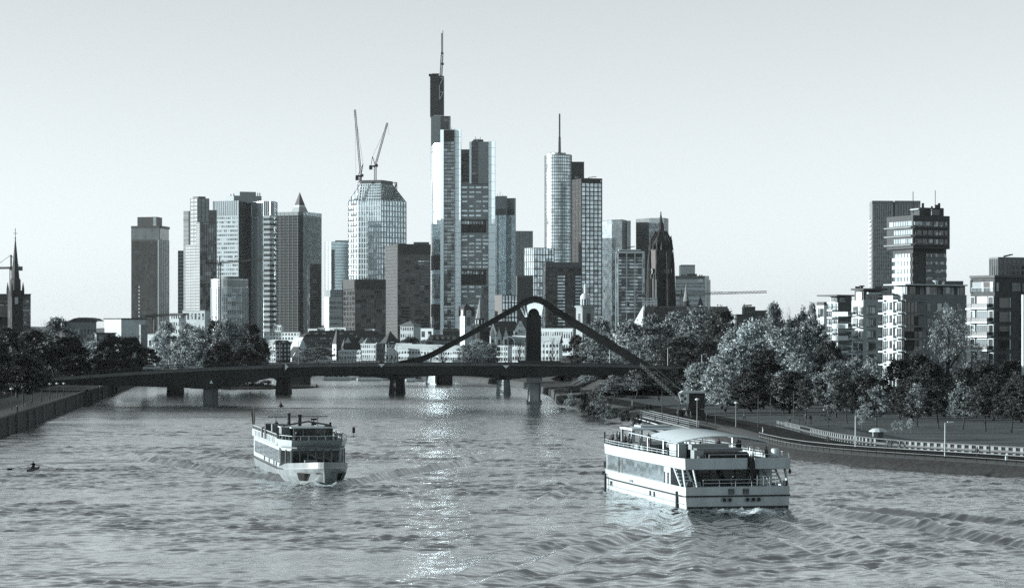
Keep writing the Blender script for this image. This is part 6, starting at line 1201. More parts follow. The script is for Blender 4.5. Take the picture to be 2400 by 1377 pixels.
for x, y0, y1, w in ((2140, 500, 449, .25), (2192, 488, 446, .22), (2163, 488, 476, .9), (2201, 488, 476, .9), (2184, 488, 483, .7), (2196, 488, 480, 1.6)): mb.bar(P(x, y0, Y + 6), P(x, y1, Y + 6), w)
mb.build('roof_masts', 'iron', t); mb = MB(); c = P(2194, 664, Y - 8)

GA = 'riverside apartment houses'
mat('render_blue', .30, .8, var=.08, scale=.4); mat('rail_glass', .12, .2, metal=.2, var=.2)
def balcony(t, A, B, t0, t1, z, out=1.5, slab='white', rail='iron', h=1.0, solid=None):
    """slab plus railing of posts standing out from face A->B"""
    ax, ay = A[0], A[1]; dx, dy = B[0] - ax, B[1] - ay; l = math.hypot(dx, dy); nx, ny = dy / l, -dx / l; rz = math.atan2(dy, dx); tm = (t0 + t1) / 2; w = l * (t1 - t0)
    cx, cy_ = ax + dx * tm + nx * out / 2, ay + dy * tm + ny * out / 2
    b = box('balcony', t, slab, (cx, cy_, z), (w, out, .34), rz)
    if solid: box('front_panel', b, solid, (cx + nx * (out / 2 - .06), cy_ + ny * (out / 2 - .06), z + h * .55), (w, .08, h * .8), rz)
    mb = MB(); o = out / 2 - .04
    def pt(u, v, zz): return (cx + dx / l * u + nx * v, cy_ + dy / l * u + ny * v, zz)
    for zz in (z + h,): mb.bar(pt(-w / 2, o, zz), pt(w / 2, o, zz), .07); mb.bar(pt(-w / 2, -o, zz), pt(-w / 2, o, zz), .07); mb.bar(pt(w / 2, -o, zz), pt(w / 2, o, zz), .07)
    n = max(2, int(w / .45))
    for i in range(n + 1): u = -w / 2 + w * i / n; mb.bar(pt(u, o, z + .1), pt(u, o, z + h), .05)
    mb.build('railing', rail, b); return b
def apt(name, label, Y, xs, ytop, th, wall='white'):
    t = thing(name, label, 'apartment house', (PX(xs[1], Y), Y, 4.0), GA)
    L, C, Rr, D, z0, z1 = block('walls', t, wall, Y, xs, ytop, th); return t, L, C, Rr, D, z0, z1
def win(t, A, B, t0, t1, z0, z1, frame='white', glass='window', name='window', cols=2):
    w = fbox(name, t, glass, A, B, t0, t1, z0, z1, .17)
    if frame:
        f = MB(); fadd(f, A, B, t0, t1, z1 - .08, z1 + .06, .24); fadd(f, A, B, t0, t1, z0 - .1, z0 + .04, .28)
        for k in range(cols + 1): tt = t0 + (t1 - t0) * k / cols; e = .05 / max(1, math.dist(A, B)); fadd(f, A, B, tt - e, tt + e, z0, z1, .22)
        f.build('frame', frame, w)
    return w
# farthest house: overhanging roof, white bay, balconies
Y = 650
t, L, C, Rr, D, z0, z1 = apt('apartment_house', 'white terraced apartment house with thin flat roof overhang, leftmost of the row', Y, (1935, 1962, 1998), 708, 40)
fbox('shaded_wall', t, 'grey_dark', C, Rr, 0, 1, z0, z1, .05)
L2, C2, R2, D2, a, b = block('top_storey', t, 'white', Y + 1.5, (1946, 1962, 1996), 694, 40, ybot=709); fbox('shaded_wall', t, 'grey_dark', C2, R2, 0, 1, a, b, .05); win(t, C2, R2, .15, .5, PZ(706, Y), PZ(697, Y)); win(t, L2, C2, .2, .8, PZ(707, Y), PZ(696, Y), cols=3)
Lr, Cr, Rr2, Dr = foot(Y - 3, 1914, 1962, 2003, 44); MB().prism([Lr, Cr, Rr2, Dr], PZ(694, Y), PZ(690.5, Y)).build('roof', 'grey_dark', t)
Lb, Cb, Rb, Db, a, b = block('white_bay', t, 'white', Y - 4, (1914, 1931, 1938), 715, 52, ybot=790); MB().prism([Lb, Cb, Rb, Db], b, b + .9, None).build('bay_parapet', 'grey_dark', t)
for k in range(4): win(t, Lb, Cb, .18 + k * .2, .28 + k * .2, PZ(742, Y), PZ(723, Y), None)
for i in range(6):
    y = 727 + i * 18; balcony(t, L, C, .1, .95, PZ(y, Y), 1.6); win(t, L, C, .15, .5, PZ(y, Y) + .3, PZ(y, Y) + 1.9); win(t, L, C, .6, .9, PZ(y, Y) + .3, PZ(y, Y) + 1.9)
    fbox('pale_panel', t, 'render_blue', C, Rr, .1, .75, PZ(y + 17, Y), PZ(y + 8, Y), .15)
    balcony(t, C, Rr, .55, 1.1, PZ(y + 12, Y), 1.6, 'white', 'white')
fbox('corner_post', t, 'white', C, Rr, 0, .05, z0, z1, .2)
# second house: white stack and blue-grey front
Y = 610
t, L, C, Rr, D, z0, z1 = apt('apartment_house', 'narrow white and blue-grey apartment house with square windows, second of the row', Y, (1996, 2023, 2069), 704, 42, 'white')
fbox('blue_front', t, 'render_blue', C, Rr, .02, .93, z0, z1 + .2, .12); fbox('blue_return', t, 'grey_dark', C, Rr, .93, 1.06, z0, PZ(737, Y), .3)
Lt, Ct, Rt, Dt, a, b = block('top_storey', t, 'grey_dark', Y + 2, (2003, 2024, 2068), 680, 42, ybot=705)
win(t, Lt, Ct, .25, .85, a + .3, b - .5, cols=4, glass='white'); win(t, Ct, Rt, .12, .75, a + .3, b - 1, cols=4); fbox('awning', t, 'white', Ct, Rt, .1, .8, b - .9, b - .5, 1.0)
Lr, Cr, Rr2, Dr = foot(Y - 2, 1994, 2024, 2080, 42); MB().prism([Lr, Cr, Rr2, Dr], PZ(680, Y), PZ(675.5, Y)).build('roof', 'slate', t)
mb = MB(); mb.tube(P(2020, 679, Y + 6), P(2020, 670, Y + 6), .35, .35); mb.box(P(2020, 670, Y + 6), (1.2, .9, .3)); mb.box(P(2010, 674.5, Y + 6), (1.2, 1, .8)); mb.box(P(2058, 673, Y + 6), (1.8, 1, .6)); mb.build('chimneys', 'grey_dark', t)
for i in range(6):
    y = 717 + i * 28.2
    win(t, C, Rr, .19, .6, PZ(y + 19, Y), PZ(y, Y), 'grey_dark'); fbox('shutter', t, 'white', C, Rr, .15, .23, PZ(y + 19, Y), PZ(y, Y), .2)
    win(t, L, C, .18, .5, PZ(y + 20, Y), PZ(y + 1, Y), 'grey', cols=3); win(t, L, C, .68, .98, PZ(y + 20, Y), PZ(y + 1, Y), None)
    balcony(t, L, C, .14, .62, PZ(y + 21, Y), .8, 'white', 'white'); balcony(t, L, C, .64, 1.02, PZ(y + 23, Y), 1.4, 'grey', 'iron')
    balcony(t, (L[0] - 3.4, L[1] + 2.5), L, -.1, .98, PZ(y + 22, Y), 1.8, 'white', 'iron', solid='white' if i < 3 else None)
fbox('slot_shadow', t, 'black', C, Rr, .62, .68, 0, .1, .05)
# third house: big white block with balcony stacks and dark glazed loggias
Y = 570
t, L, C, Rr, D, z0, z1 = apt('apartment_house', 'largest white apartment house with stacked balconies and dark glazed loggias', Y, (2070, 2116, 2265), 690, 40, 'white')
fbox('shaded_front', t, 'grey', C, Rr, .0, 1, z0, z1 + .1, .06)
Lt, Ct, Rt, Dt, a, b = block('top_storey', t, 'grey_dark', Y + 2.5, (2097, 2128, 2262), 668, 40, ybot=691)
win(t, Lt, Ct, .05, .6, a + .2, b - .3, cols=3, glass='white'); win(t, Lt, Ct, .66, .95, a + .2, b - .3, cols=2)
for a0, a1, m in ((.02, .12, 'window'), (.2, .27, 'slate_pale'), (.3, .5, 'window'), (.51, .56, 'slate_pale'), (.6, .74, 'window'), (.75, .79, 'stone_light'), (.86, .89, 'stone_light'), (.9, .97, 'window')): fbox('window' if m == 'window' else 'wall_panel', t, m, Ct, Rt, a0, a1, a + .15, b - .35, .12)
Lr, Cr, Rr2, Dr = foot(Y - 1.5, 2070, 2122, 2268, 40); MB().prism([Lr, Cr, Rr2, Dr], PZ(668, Y), PZ(665, Y)).build('roof', 'stone_light', t)
mb = MB(); mb.box(P(2232, 663, Y + 12), (4.5, 4, .9)); mb.box(P(2205, 662.5, Y + 14), (1.6, 1.2, .8)); mb.build('roof_units', 'grey_dark', t)
mb = MB(); c = P(2193, 658, Y + 12); mb.lathe((c.x, c.y), [(.1, c.z - .5), (.75, c.z), (.8, c.z + .12)], 12); mb.tube((c.x, c.y, c.z - 1.2), (c.x, c.y, c.z - .4), .08, .08); mb.build('satellite_dish', 'white', t)
for i in range(7):
    y = 704 + i * 30.0; z = PZ(y, Y)
    balcony(t, L, C, -.02, .26, z, 1.5, 'white', 'iron'); win(t, L, C, .02, .22, z - 2.6, z - .4, 'white')
    balcony(t, L, C, .68, .98, z, 1.5, 'white', 'iron'); win(t, L, C, .72, .96, z - 2.6, z - .4, 'white')
    win(t, L, C, .34, .44, z - 2.3, z - .3, None); win(t, L, C, .52, .6, z - 2.3, z - .3, None); fbox('bay_panel', t, 'white', L, C, .3, .64, z - .4, z + .8, .9)
    if i < 6:
        fbox('loggia_glazing', t, 'glass_black', C, Rr, .0, .235 if i < 2 else .29, z - 2.75, z - .2, .14); b_ = balcony(t, C, Rr, 0, .33, z - .05, 1.0, 'slate_pale', 'iron', h=.3)
        for k in range(5): fbox('loggia_post', t, 'grey_dark', C, Rr, .002 + k * .055, .008 + k * .055, z - 2.7, z - .3, .2)
    win(t, C, Rr, .37, .42, PZ(y + 24, Y), PZ(y + 6, Y), None); win(t, C, Rr, .53, .6, PZ(y + 24, Y), PZ(y + 6, Y), None); win(t, C, Rr, .63, .7, PZ(y + 24, Y), PZ(y + 6, Y), 'white', glass='glass_band' if i == 0 else 'window', cols=3); win(t, C, Rr, .84, .9, PZ(y + 24, Y), PZ(y + 6, Y), None)
fbox('balcony_planter', t, 'white', L, C, .25, .75, PZ(702, Y), PZ(692, Y), 1.6, 0)
mb = MB()
for k in range(12): fadd(mb, L, C, .26 + k * .042, .27 + k * .042, PZ(692, Y), PZ(688, Y), 1.6)
mb.build('terrace_railing', 'iron', t)
# fourth house: dark brick with lit balcony face
Y = 518
t, L, C, Rr, D, z0, z1 = apt('apartment_house', 'dark brick apartment house with sunlit balcony side, nearest of the row', Y, (2275, 2331, 2430), 650, 42, 'brick')
MB().prism([(p[0] * 1.0, p[1]) for p in foot(Y - .6, 2272, 2331, 2436, 42)], z1, z1 + .5).build('roof', 'grey_dark', t)
fbox('roof_loggia', t, 'render_blue', L, C, .06, .95, PZ(683, Y), PZ(660, Y), .08); fbox('loggia_post', t, 'white', L, C, .5, .56, PZ(683, Y), PZ(660, Y), .2); fbox('loggia_post', t, 'brick', L, C, .0, .07, PZ(686, Y), PZ(655, Y), .2); fbox('loggia_door', t, 'black', L, C, .57, .8, PZ(683, Y), PZ(661, Y), .14); fbox('loggia_post', t, 'white', L, C, .84, .96, PZ(683, Y), PZ(660, Y), .2)
mb = MB()
for k in range(16): fadd(mb, L, C, .08 + k * .056, .09 + k * .056, PZ(683, Y), PZ(673, Y), .3)
fadd(mb, L, C, .06, .96, PZ(674, Y), PZ(673, Y), .32); mb.build('loggia_railing', 'stone_light', t)
for i in range(7):
    y = 722 + i * 33; z = PZ(y, Y); zt = z + 2.5
    balcony(t, L, C, .24, .88, z, 1.5, 'white', 'iron', solid='rail_glass'); balcony(t, L, C, -.06, .16, z - .1, 1.2, 'white', 'iron')
    win(t, L, C, .3, .72, z + .2, zt, 'white', cols=5, glass='glass_band'); win(t, L, C, .02, .2, z + .2, zt, 'white', cols=1); win(t, L, C, .77, .97, z + .2, zt, 'white', cols=1)
    win(t, C, Rr, .1, .33, z + .1, zt - .3, None, 'glass_black'); fbox('lit_reveal', t, 'white', C, Rr, .335, .35, z + .2, zt - .2, .35); win(t, C, Rr, .6, .75, z + .1, zt - .3, None, 'glass_black')
for a, b in ((.04, .08), (.4, .6), (.64, .9)): win(t, C, Rr, a, b, PZ(682, Y), PZ(662, Y), None, 'slate_pale' if a > .1 else 'stone_light')
# block behind it and the sliver of the next house
Y = 800
t = thing('grey_gridded_block', 'dark grey block with square gridded windows behind the brick apartment house', 'building', (PX(2360, Y), Y, 4))
L, C, Rr, D, z0, z1 = block('walls', t, 'grey', Y, (2318, 2339, 2402), 602, 25)
for i in range(5):
    for j in range(6): fbox('window', t, 'glass_black', C, Rr, j / 6 + .04, j / 6 + .13, PZ(617 + i * 13, Y), PZ(608 + i * 13, Y), .1)
    for j in range(4): fbox('window', t, 'glass_black', L, C, j / 4 + .04, j / 4 + .2, PZ(619 + i * 13, Y), PZ(606 + i * 13, Y), .1)
mb = MB(); mb.bar(P(2352, 601, Y + 3), P(2368, 597, Y + 3), .5); mb.bar(P(2368, 597, Y + 3), P(2374, 596, Y + 3), .4); mb.build('roof_arm', 'iron', t)
Y = 470
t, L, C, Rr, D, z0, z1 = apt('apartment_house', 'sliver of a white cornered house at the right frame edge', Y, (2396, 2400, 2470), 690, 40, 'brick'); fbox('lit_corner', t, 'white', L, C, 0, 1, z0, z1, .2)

# ------------------------------------------------------------------ park furniture
near_off = lambda d: [r[0] for r in loft(near, [(d, 0)], 1)]
def along(line, step, x0, x1):
    """points every step metres along a ground line, kept where their photo column is between x0 and x1"""
    out = []; acc = 0
    for a, b in zip(line, line[1:]):
        l = math.dist(a[:2], b[:2]); u = ((b[0] - a[0]) / l, (b[1] - a[1]) / l)
        while acc < l:
            p = (a[0] + u[0] * acc, a[1] + u[1] * acc); c = 1200 + FPX * p[0] / p[1]
            if x0 <= c <= x1 and p[1] > 200: out.append((p[0], p[1], math.atan2(u[1], u[0])))
            acc += step
        acc -= l
    return out
w = thing('parapet_wall', 'low dark garden wall topped by a row of pale square blocks', 'wall', (55, 345, 1.9))
pts = along(near_off(11.5), 1.35, 1822, 2440)
for i, (x, y, a) in enumerate(pts):
    col = 1200 + FPX * x / y
    if 2062 < col < 2095 or 1878 < col < 1902: continue
    box('pale_block', w, 'slate_pale', (x, y, 2.62), (.55, .3, .5), a)
    if i % 1 == 0: box('footing_block', w, 'grey', (x, y, 1.98), (.5, .34, .16), a)
for (xa, ya, a), (xb, yb, _) in zip(pts[::6], pts[6::6]): MB().bar((xa, ya, 2.32), (xb, yb, 2.32), .26, .3).build('rail', 'grey_dark', w); MB().bar((xa, ya, 2.95), (xb, yb, 2.95), .3, .16).build('coping', 'grey_dark', w)
r = thing('riverside_railing', 'long pale handrail on thin posts along the right river path', 'railing', (45, 335, 1.4))
pts = along(near_off(2.5), 1.9, 1775, 2440); J = MB()
for (xa, ya, a), (xb, yb, _) in zip(pts, pts[1:]): box('post', r, 'iron', (xa, ya, 1.95), (.07, .07, 1.15)); J.bar((xa, ya, 2.5), (xb, yb, 2.5), .07); J.bar((xa, ya, 1.95), (xb, yb, 1.95), .04)
J.build('handrail', 'slate_pale', r)
def ground(x, yb, z): Y_ = WY(yb, z); return PX(x, Y_), Y_
# lamps and masts on the lawn
for i, (x, yb, yt, lab, hd) in enumerate(((2005, 1048, 975, 'white lamp post by the path left of the kiosk', 'arm'), (2215, 1068, 990, 'white lamp post by the path right of the birches', 'arm'), (1725, 1000, 946, 'lamp post with white lamp in the middle of the lawn', 'cap'), (1634, 1000, 938, 'lamp post in front of the harbour crane', 'cap'))):
    z = 1.6 if yb > 1010 else 2.1; X_, Y_ = ground(x, yb, z); lamp_post(x, Y_, z, yt, lab, 'lamp posts in the park', 'stone_light' if hd == 'arm' else 'grey', .7, hd)
for i, (x, yb, yt) in enumerate(((1552, 985, 915), (1677, 1006, 930), (1777, 1002, 925), (1806, 1000, 930), (1860, 1003, 915), (1590, 992, 930))):
    X_, Y_ = ground(x, yb, 2.1); m_ = thing('slim_mast', ('first', 'third', 'fourth', 'fifth', 'last', 'second')[i] + ' slim dark mast on the lawn, counted from the bridge', 'mast', (X_, Y_, 2.1), 'slim masts on the lawn'); MB().tube((X_, Y_, 2.05), (X_, Y_, PZ(yt, Y_)), .07, .05, 6).build('pole', 'iron', m_); MB().box((X_, Y_, 2.15), (.35, .35, .14)).build('base_plate', 'iron', m_)
# tall street lamps behind the trees near the bridge end
for x, yb, yt, Y_, lab in ((1500, 868, 822, 640, 'tall lamp with bright head above the bridge end'), (1565, 870, 815, 650, 'tall plain lamp right of the bridge end'), (1645, 880, 830, 600, 'tall lamp with bright head before the dark right-bank trees'), (1429, 850, 818, 640, 'lamp on the bridge below the right slanting beam')):
    lamp_post(x, Y_, PZ(yb, Y_), yt, lab, 'tall lamps near the bridge end', 'steel', .8)
# kiosk
X_, Y_ = ground(2058, 1034, 1.95); s_ = FPX / Y_
k = thing('kiosk', 'small round-roofed kiosk hut behind the garden wall', 'kiosk', (X_, Y_, 1.9))
MB().prism([(X_ - .75, Y_ - .6), (X_ + .75, Y_ - .6), (X_ + .75, Y_ + .7), (X_ - .75, Y_ + .7)], 1.9, 3.45).build('walls', 'slate_pale', k); MB().lathe((X_, Y_), [(1.35, 3.4), (1.3, 3.55), (.8, 3.85), (.1, 3.95)], 12).build('roof', 'white', k); MB().box((X_ + .2, Y_ - .62, 2.6), (.7, .06, 1.4)).build('door', 'grey_dark', k)
# harbour crane: cabin on a turntable, latticed jib
X_, Y_ = ground(1619, 972, 2.1); s_ = FPX / Y_
c = thing('harbour_crane', 'old harbour crane with glazed cabin and raised lattice jib on the lawn', 'crane', (X_, Y_, 2.1))
def hx(px): return PX(px, Y_)
def hz(y): return PZ(y, Y_)
MB().box((hx(1619), Y_, hz(966)), (hx(1648) - hx(1588), 3.6, hz(958) - hz(972))).build('undercarriage', 'black', c)
for x in (1592, 1604, 1634, 1645): mb = MB(); mb.tube((hx(x), Y_ - 2.0, hz(968)), (hx(x), Y_ + 2.0, hz(968)), .45, .45, 12); mb.build('wheel', 'black', c)
MB().lathe((hx(1619), Y_), [(1.7, hz(959)), (1.7, hz(955))], 14).build('turntable', 'iron', c)
MB().prism([(hx(1612), Y_ - 1.8), (hx(1650), Y_ - 1.8), (hx(1650), Y_ + 1.8), (hx(1612), Y_ + 1.8)], hz(956), hz(920)).build('machine_house', 'black', c)
MB().prism([(hx(1597), Y_ - 1.5), (hx(1613), Y_ - 1.7), (hx(1613), Y_ + 1.7), (hx(1597), Y_ + 1.5)], hz(945), hz(921), [(hx(1590), Y_ - 1.5), (hx(1613), Y_ - 1.7), (hx(1613), Y_ + 1.7), (hx(1590), Y_ + 1.5)]).build('cabin', 'slate_pale', c)
for i in range(3):
    for j in range(2): MB().box((hx(1597 + j * 8), Y_ - 1.66, hz(926 + i * 7)), (.5, .12, .42)).build('cabin_window', 'glass_bright' if (i + j) % 2 else 'glass_dark', c)
MB().box((hx(1610.5), Y_ - 1.78, hz(932)), (.45, .1, 1.9)).build('cabin_door', 'stone_light', c)
v_ = [(hx(x), hz(y)) for x, y in ((1592, 920), (1655, 920), (1648, 916), (1600, 914.5))]; plate(v_, Y_ - 2, Y_ + 2).build('roof', 'stone_light', c)
MB().truss((hx(1594), Y_, hz(940)), (hx(1500), Y_, hz(852)), .55, .07, 16).build('jib', 'grey', c)
mb = MB(); [mb.bar((hx(a), Y_ + o_, hz(b)), (hx(a2), Y_ + o_, hz(b2)), .09) for a, b, a2, b2, o_ in ((1600, 915, 1500, 852, .5), (1600, 915, 1520, 850, -.5), (1560, 905, 1545, 890, 0), (1575, 918, 1560, 903, 0))]; mb.build('stay_ropes', 'grey', c)
mb = MB()
for k_ in range(4): mb.bar((hx(1592 + k_ * 6), Y_ - 1.6, hz(956)), (hx(1590 + k_ * 6), Y_ - 1.6, hz(945)), .12); mb.bar((hx(1590), Y_ - 1.6, hz(947 + k_ * 3)), (hx(1614), Y_ - 1.6, hz(950 + k_ * 2)), .1)
mb.build('steps_frame', 'slate_pale', c)
# gangway down to the landing stage, with handrails
g = thing('gangway', 'sloping steel gangway with pale handrails at the bend of the right bank', 'gangway', (26, 480, 1))
A_ = Vector((*ground(1500, 972, 1.6), 1.6)); B_ = Vector((*ground(1628, 1003, 1.3), 1.3)); d_ = (B_ - A_).normalized(); nrm = Vector((d_.y, -d_.x, 0))
MB().bar(A_, B_, 1.8, .25).build('walkway', 'grey', g)
for sd in (-1, 1):
    mb = MB()
    for dz in (.4, .75, 1.1): mb.bar(A_ + nrm * sd * .85 + Vector((0, 0, dz)), B_ + nrm * sd * .85 + Vector((0, 0, dz)), .1 if dz > 1 else .06)
    mb.build('handrail', 'slate_pale', g); mb = MB()
    for i in range(26): p = A_ + (B_ - A_) * (i / 25) + nrm * sd * .85; mb.bar(p, p + Vector((0, 0, 1.1)), .06)
    mb.build('railing_posts', 'iron', g, kind='stuff')
A2 = A_ + Vector((-1.6, -5, -1.0)); B2 = B_ + Vector((-3.4, -4, -.9)); MB().bar(A2, B2, 1.2, .4).build('landing_beam', 'slate_pale', g); MB().bar(A2 + Vector((.3, -1.5, .7)), B2 + Vector((.3, -1.5, .7)), .14).build('landing_rail', 'stone_light', g)
for i in range(6): p = A2 + (B2 - A2) * (i / 5); box('pile', g, 'iron', (p.x, p.y - .9, p.z - .4), (.25, .25, 2.4))
# mooring bollard with a curved white top, benches, dog-waste bin
X_, Y_ = ground(2359, 1078, 1.5); b = thing('mooring_bollard', 'white curved mooring bollard on the right path', 'bollard', (X_, Y_, 1.4)); mb = MB(); mb.tube((X_, Y_, 1.4), (X_, Y_, 2.1), .2, .18, 10); mb.tube((X_, Y_, 2.1), (X_ + .18, Y_, 2.3), .18, .2, 10); mb.build('post', 'stone_light', b); MB().lathe((X_, Y_), [(.32, 1.4), (.3, 1.52), (.2, 1.55)], 10).build('foot', 'grey', b)
for i, (x, yb, lab) in enumerate(((1715, 955, 'dark park bench at the far side of the lawn, left of two'), (1780, 958, 'dark park bench at the far side of the lawn, right of two'))):
    X_, Y_ = ground(x, yb, 2.3); b = thing('park_bench', lab, 'bench', (X_, Y_, 2.25), 'park benches'); box('seat', b, 'iron', (X_, Y_, 2.72), (1.9, .5, .08)); box('backrest', b, 'iron', (X_, Y_ + .24, 3.0), (1.9, .07, .45))
    for dx in (-.8, .8): box('leg', b, 'iron', (X_ + dx, Y_, 2.46), (.08, .45, .46))
# pale path across the lawn behind the masts
def path(name, pts, w_, m, z=.05):
    mb = MB(); v = []; f = []
    for i, (x, y, zz) in enumerate(pts):
        a = pts[max(i - 1, 0)]; b = pts[min(i + 1, len(pts) - 1)]; dx, dy = b[0] - a[0], b[1] - a[1]; l = math.hypot(dx, dy); v += [(x + dy / l * w_ / 2, y - dx / l * w_ / 2, zz + z), (x - dy / l * w_ / 2, y + dx / l * w_ / 2, zz + z)]
    f = [(2 * i, 2 * i + 1, 2 * i + 3, 2 * i + 2) for i in range(len(pts) - 1)]; o = mb.add(v, [tuple(reversed(q_)) for q_ in f]).build(name, m); o['kind'] = 'structure'; return o
# ------------------------------------------------------------------ people
mat('skin', .3, .6, var=.1); mat('hair', .03, .6, var=.2); mat('coat_dark', .025, .85, var=.3, scale=4); mat('coat_grey', .10, .85, var=.3, scale=4); mat('coat_pale', .45, .85, var=.2, scale=4); mat('trousers', .03, .85, var=.3, scale=4)
def person_mesh(pose):
    J = {'pel': (0, 0, .95), 'wst': (0, .0, 1.12), 'chs': (0, .01, 1.32), 'nck': (0, .01, 1.49), 'hd0': (0, .02, 1.57), 'hd1': (0, .02, 1.68), 'hd2': (0, .01, 1.74)}
    for s, n in ((-1, 'l'), (1, 'r')):
        J.update({'sh' + n: (s * .18, 0, 1.42), 'el' + n: (s * .24, -.02, 1.14), 'wr' + n: (s * .25, .08, .90), 'hn' + n: (s * .245, .11, .82), 'hp' + n: (s * .09, 0, .92), 'kn' + n: (s * .10, .04, .50), 'an' + n: (s * .105, -.02, .08), 'to' + n: (s * .12, .15, .04)})
    if pose == 'walk':
        J.update({'knl': (-.1, .16, .52), 'anl': (-.1, .22, .12), 'tol': (-.11, .37, .08), 'knr': (.1, -.06, .5), 'anr': (.1, -.3, .12), 'tor': (.11, -.16, .04), 'ell': (-.24, -.12, 1.16), 'wrl': (-.24, -.1, .92), 'hnl': (-.24, -.07, .84), 'elr': (.24, .06, 1.15), 'wrr': (.23, .22, .98), 'hnr': (.22, .29, .94)})
    if pose in ('sit', 'row'):
        dz = -.5
        J = {k: (v[0], v[1], v[2] + dz) for k, v in J.items()}
        for s, n in ((-1, 'l'), (1, 'r')): J.update({'hp' + n: (s * .1, .02, .44), 'kn' + n: (s * .13, .45, .48), 'an' + n: (s * .13, .46, .09), 'to' + n: (s * .14, .62, .04), 'el' + n: (s * .25, .06, .68), 'wr' + n: (s * .16, .28, .62), 'hn' + n: (s * .13, .36, .60)})
        if pose == 'row':
            for k in ('chs', 'nck', 'hd0', 'hd1', 'hd2', 'shl', 'shr'): x, y, z = J[k]; J[k] = (x, y + (z - .45) * .25, z)
            for s, n in ((-1, 'l'), (1, 'r')): J.update({'kn' + n: (s * .13, .42, .62), 'an' + n: (s * .12, .75, .25), 'to' + n: (s * .12, .84, .36), 'el' + n: (s * .27, .36, .78), 'wr' + n: (s * .3, .6, .72), 'hn' + n: (s * .3, .68, .72)})
    if pose == 'reach': J.update({'ell': (-.3, .1, 1.6), 'wrl': (-.2, .2, 1.78), 'hnl': (-.14, .24, 1.84), 'elr': (.3, .1, 1.6), 'wrr': (.2, .2, 1.78), 'hnr': (.14, .24, 1.84)})
    rad = {'pel': .15, 'wst': .13, 'chs': .155, 'nck': .06, 'hd0': .075, 'hd1': .095, 'hd2': .07, 'sh': .075, 'el': .05, 'wr': .038, 'hn': .036, 'hp': .095, 'kn': .065, 'an': .05, 'to': .04}
    names = list(J); E = [('pel', 'wst'), ('wst', 'chs'), ('chs', 'nck'), ('nck', 'hd0'), ('hd0', 'hd1'), ('hd1', 'hd2')]
    for n in 'lr': E += [('chs', 'sh' + n), ('sh' + n, 'el' + n), ('el' + n, 'wr' + n), ('wr' + n, 'hn' + n), ('pel', 'hp' + n), ('hp' + n, 'kn' + n), ('kn' + n, 'an' + n), ('an' + n, 'to' + n)]
    me = bpy.data.meshes.new('figure'); me.from_pydata([J[n] for n in names], [(names.index(a), names.index(b)) for a, b in E], []); o = bpy.data.objects.new('figure_tmp', me); COL.objects.link(o)
    md = o.modifiers.new('skin', 'SKIN'); md.use_smooth_shade = True
    for i, n in enumerate(names):
        r = rad.get(n, rad.get(n[:2], .05)); me.skin_vertices[0].data[i].radius = (r * (1.15 if n in ('pel', 'wst', 'chs') else 1), r * (.85 if n in ('pel', 'wst', 'chs') else 1)); me.skin_vertices[0].data[i].use_root = (n == 'pel')
    o.modifiers.new('sub', 'SUBSURF').levels = 1
    dg = bpy.context.evaluated_depsgraph_get(); em = bpy.data.meshes.new_from_object(o.evaluated_get(dg)); bpy.data.objects.remove(o)
    bm = bmesh.new(); bm.from_mesh(em)
    # fingers and nose as small tapered prisms growing from the hand and face
    for n, s in (('l', -1), ('r', 1)):
        h = Vector(J['hn' + n]); w = Vector(J['wr' + n]); d = (h - w).normalized(); u = d.cross(Vector((s, 0, .2))).normalized()
        for k, ln in enumerate((.075, .09, .085, .065, .06)):
            b = h + u * (.022 * (k - 1.5) if k < 4 else -.05) - d * (.0 if k < 4 else .05); dd = (d + (u * -.9 if k == 4 else Vector((0, 0, 0))) + Vector((-s * .25, 0, 0))).normalized(); v = dd.cross(u).normalized()
            ring = [bm.verts.new(b + u * a * .009 + v * c * .009) for a, c in ((-1, -1), (1, -1), (1, 1), (-1, 1))]; tip = bm.verts.new(b + dd * ln + v * .012)
            for i in range(4): bm.faces.new((ring[i], ring[(i + 1) % 4], tip))
    hc = Vector(J['hd1']); f = Vector((0, 1, 0)); nv = [bm.verts.new(hc + Vector(p)) for p in ((-.018, .085, -.03), (.018, .085, -.03), (0, .085, .02), (0, .12, -.025))]
    for q_ in ((0, 1, 3), (1, 2, 3), (2, 0, 3)): bm.faces.new([nv[i] for i in q_])
    zn = J['nck'][2]; hips = J['pel'][2] - .04
    for fc in bm.faces:
        c = fc.calc_center_median(); fc.smooth = True
        near_h = min((c - Vector(J['hnl'])).length, (c - Vector(J['hnr'])).length) < .085
        if near_h: fc.material_index = 0
        elif c.z > zn + .03 and abs(c.x) < .14: fc.material_index = 3 if (c.z > J['hd1'][2] + .035 or c.y < J['hd1'][1] - .015) else 0
        elif c.z < hips - (0 if pose not in ('sit', 'row') else -.06) and not (abs(c.x) > .19 and c.z > .7): fc.material_index = 2
        elif pose in ('sit', 'row') and c.y > .2 and c.z < .56: fc.material_index = 2
        else: fc.material_index = 1
    bm.to_mesh(em); bm.free(); return em
PM = {p: person_mesh(p) for p in ('stand', 'walk', 'sit', 'row', 'reach')}
PCACHE = {}
def person(pose, coat, loc, rz, label, group, s=1.0):
    key = (pose, coat)
    if key not in PCACHE:
        me = PM[pose].copy()
        for m in ('skin', coat, 'trousers', 'hair'): me.materials.append(MATS[m])
        PCACHE[key] = me
    o = bpy.data.objects.new('person', PCACHE[key]); o.location = loc; o.rotation_euler = (0, 0, rz); o.scale = (s, s, s); link(o); return tag(o, label, 'person', group)

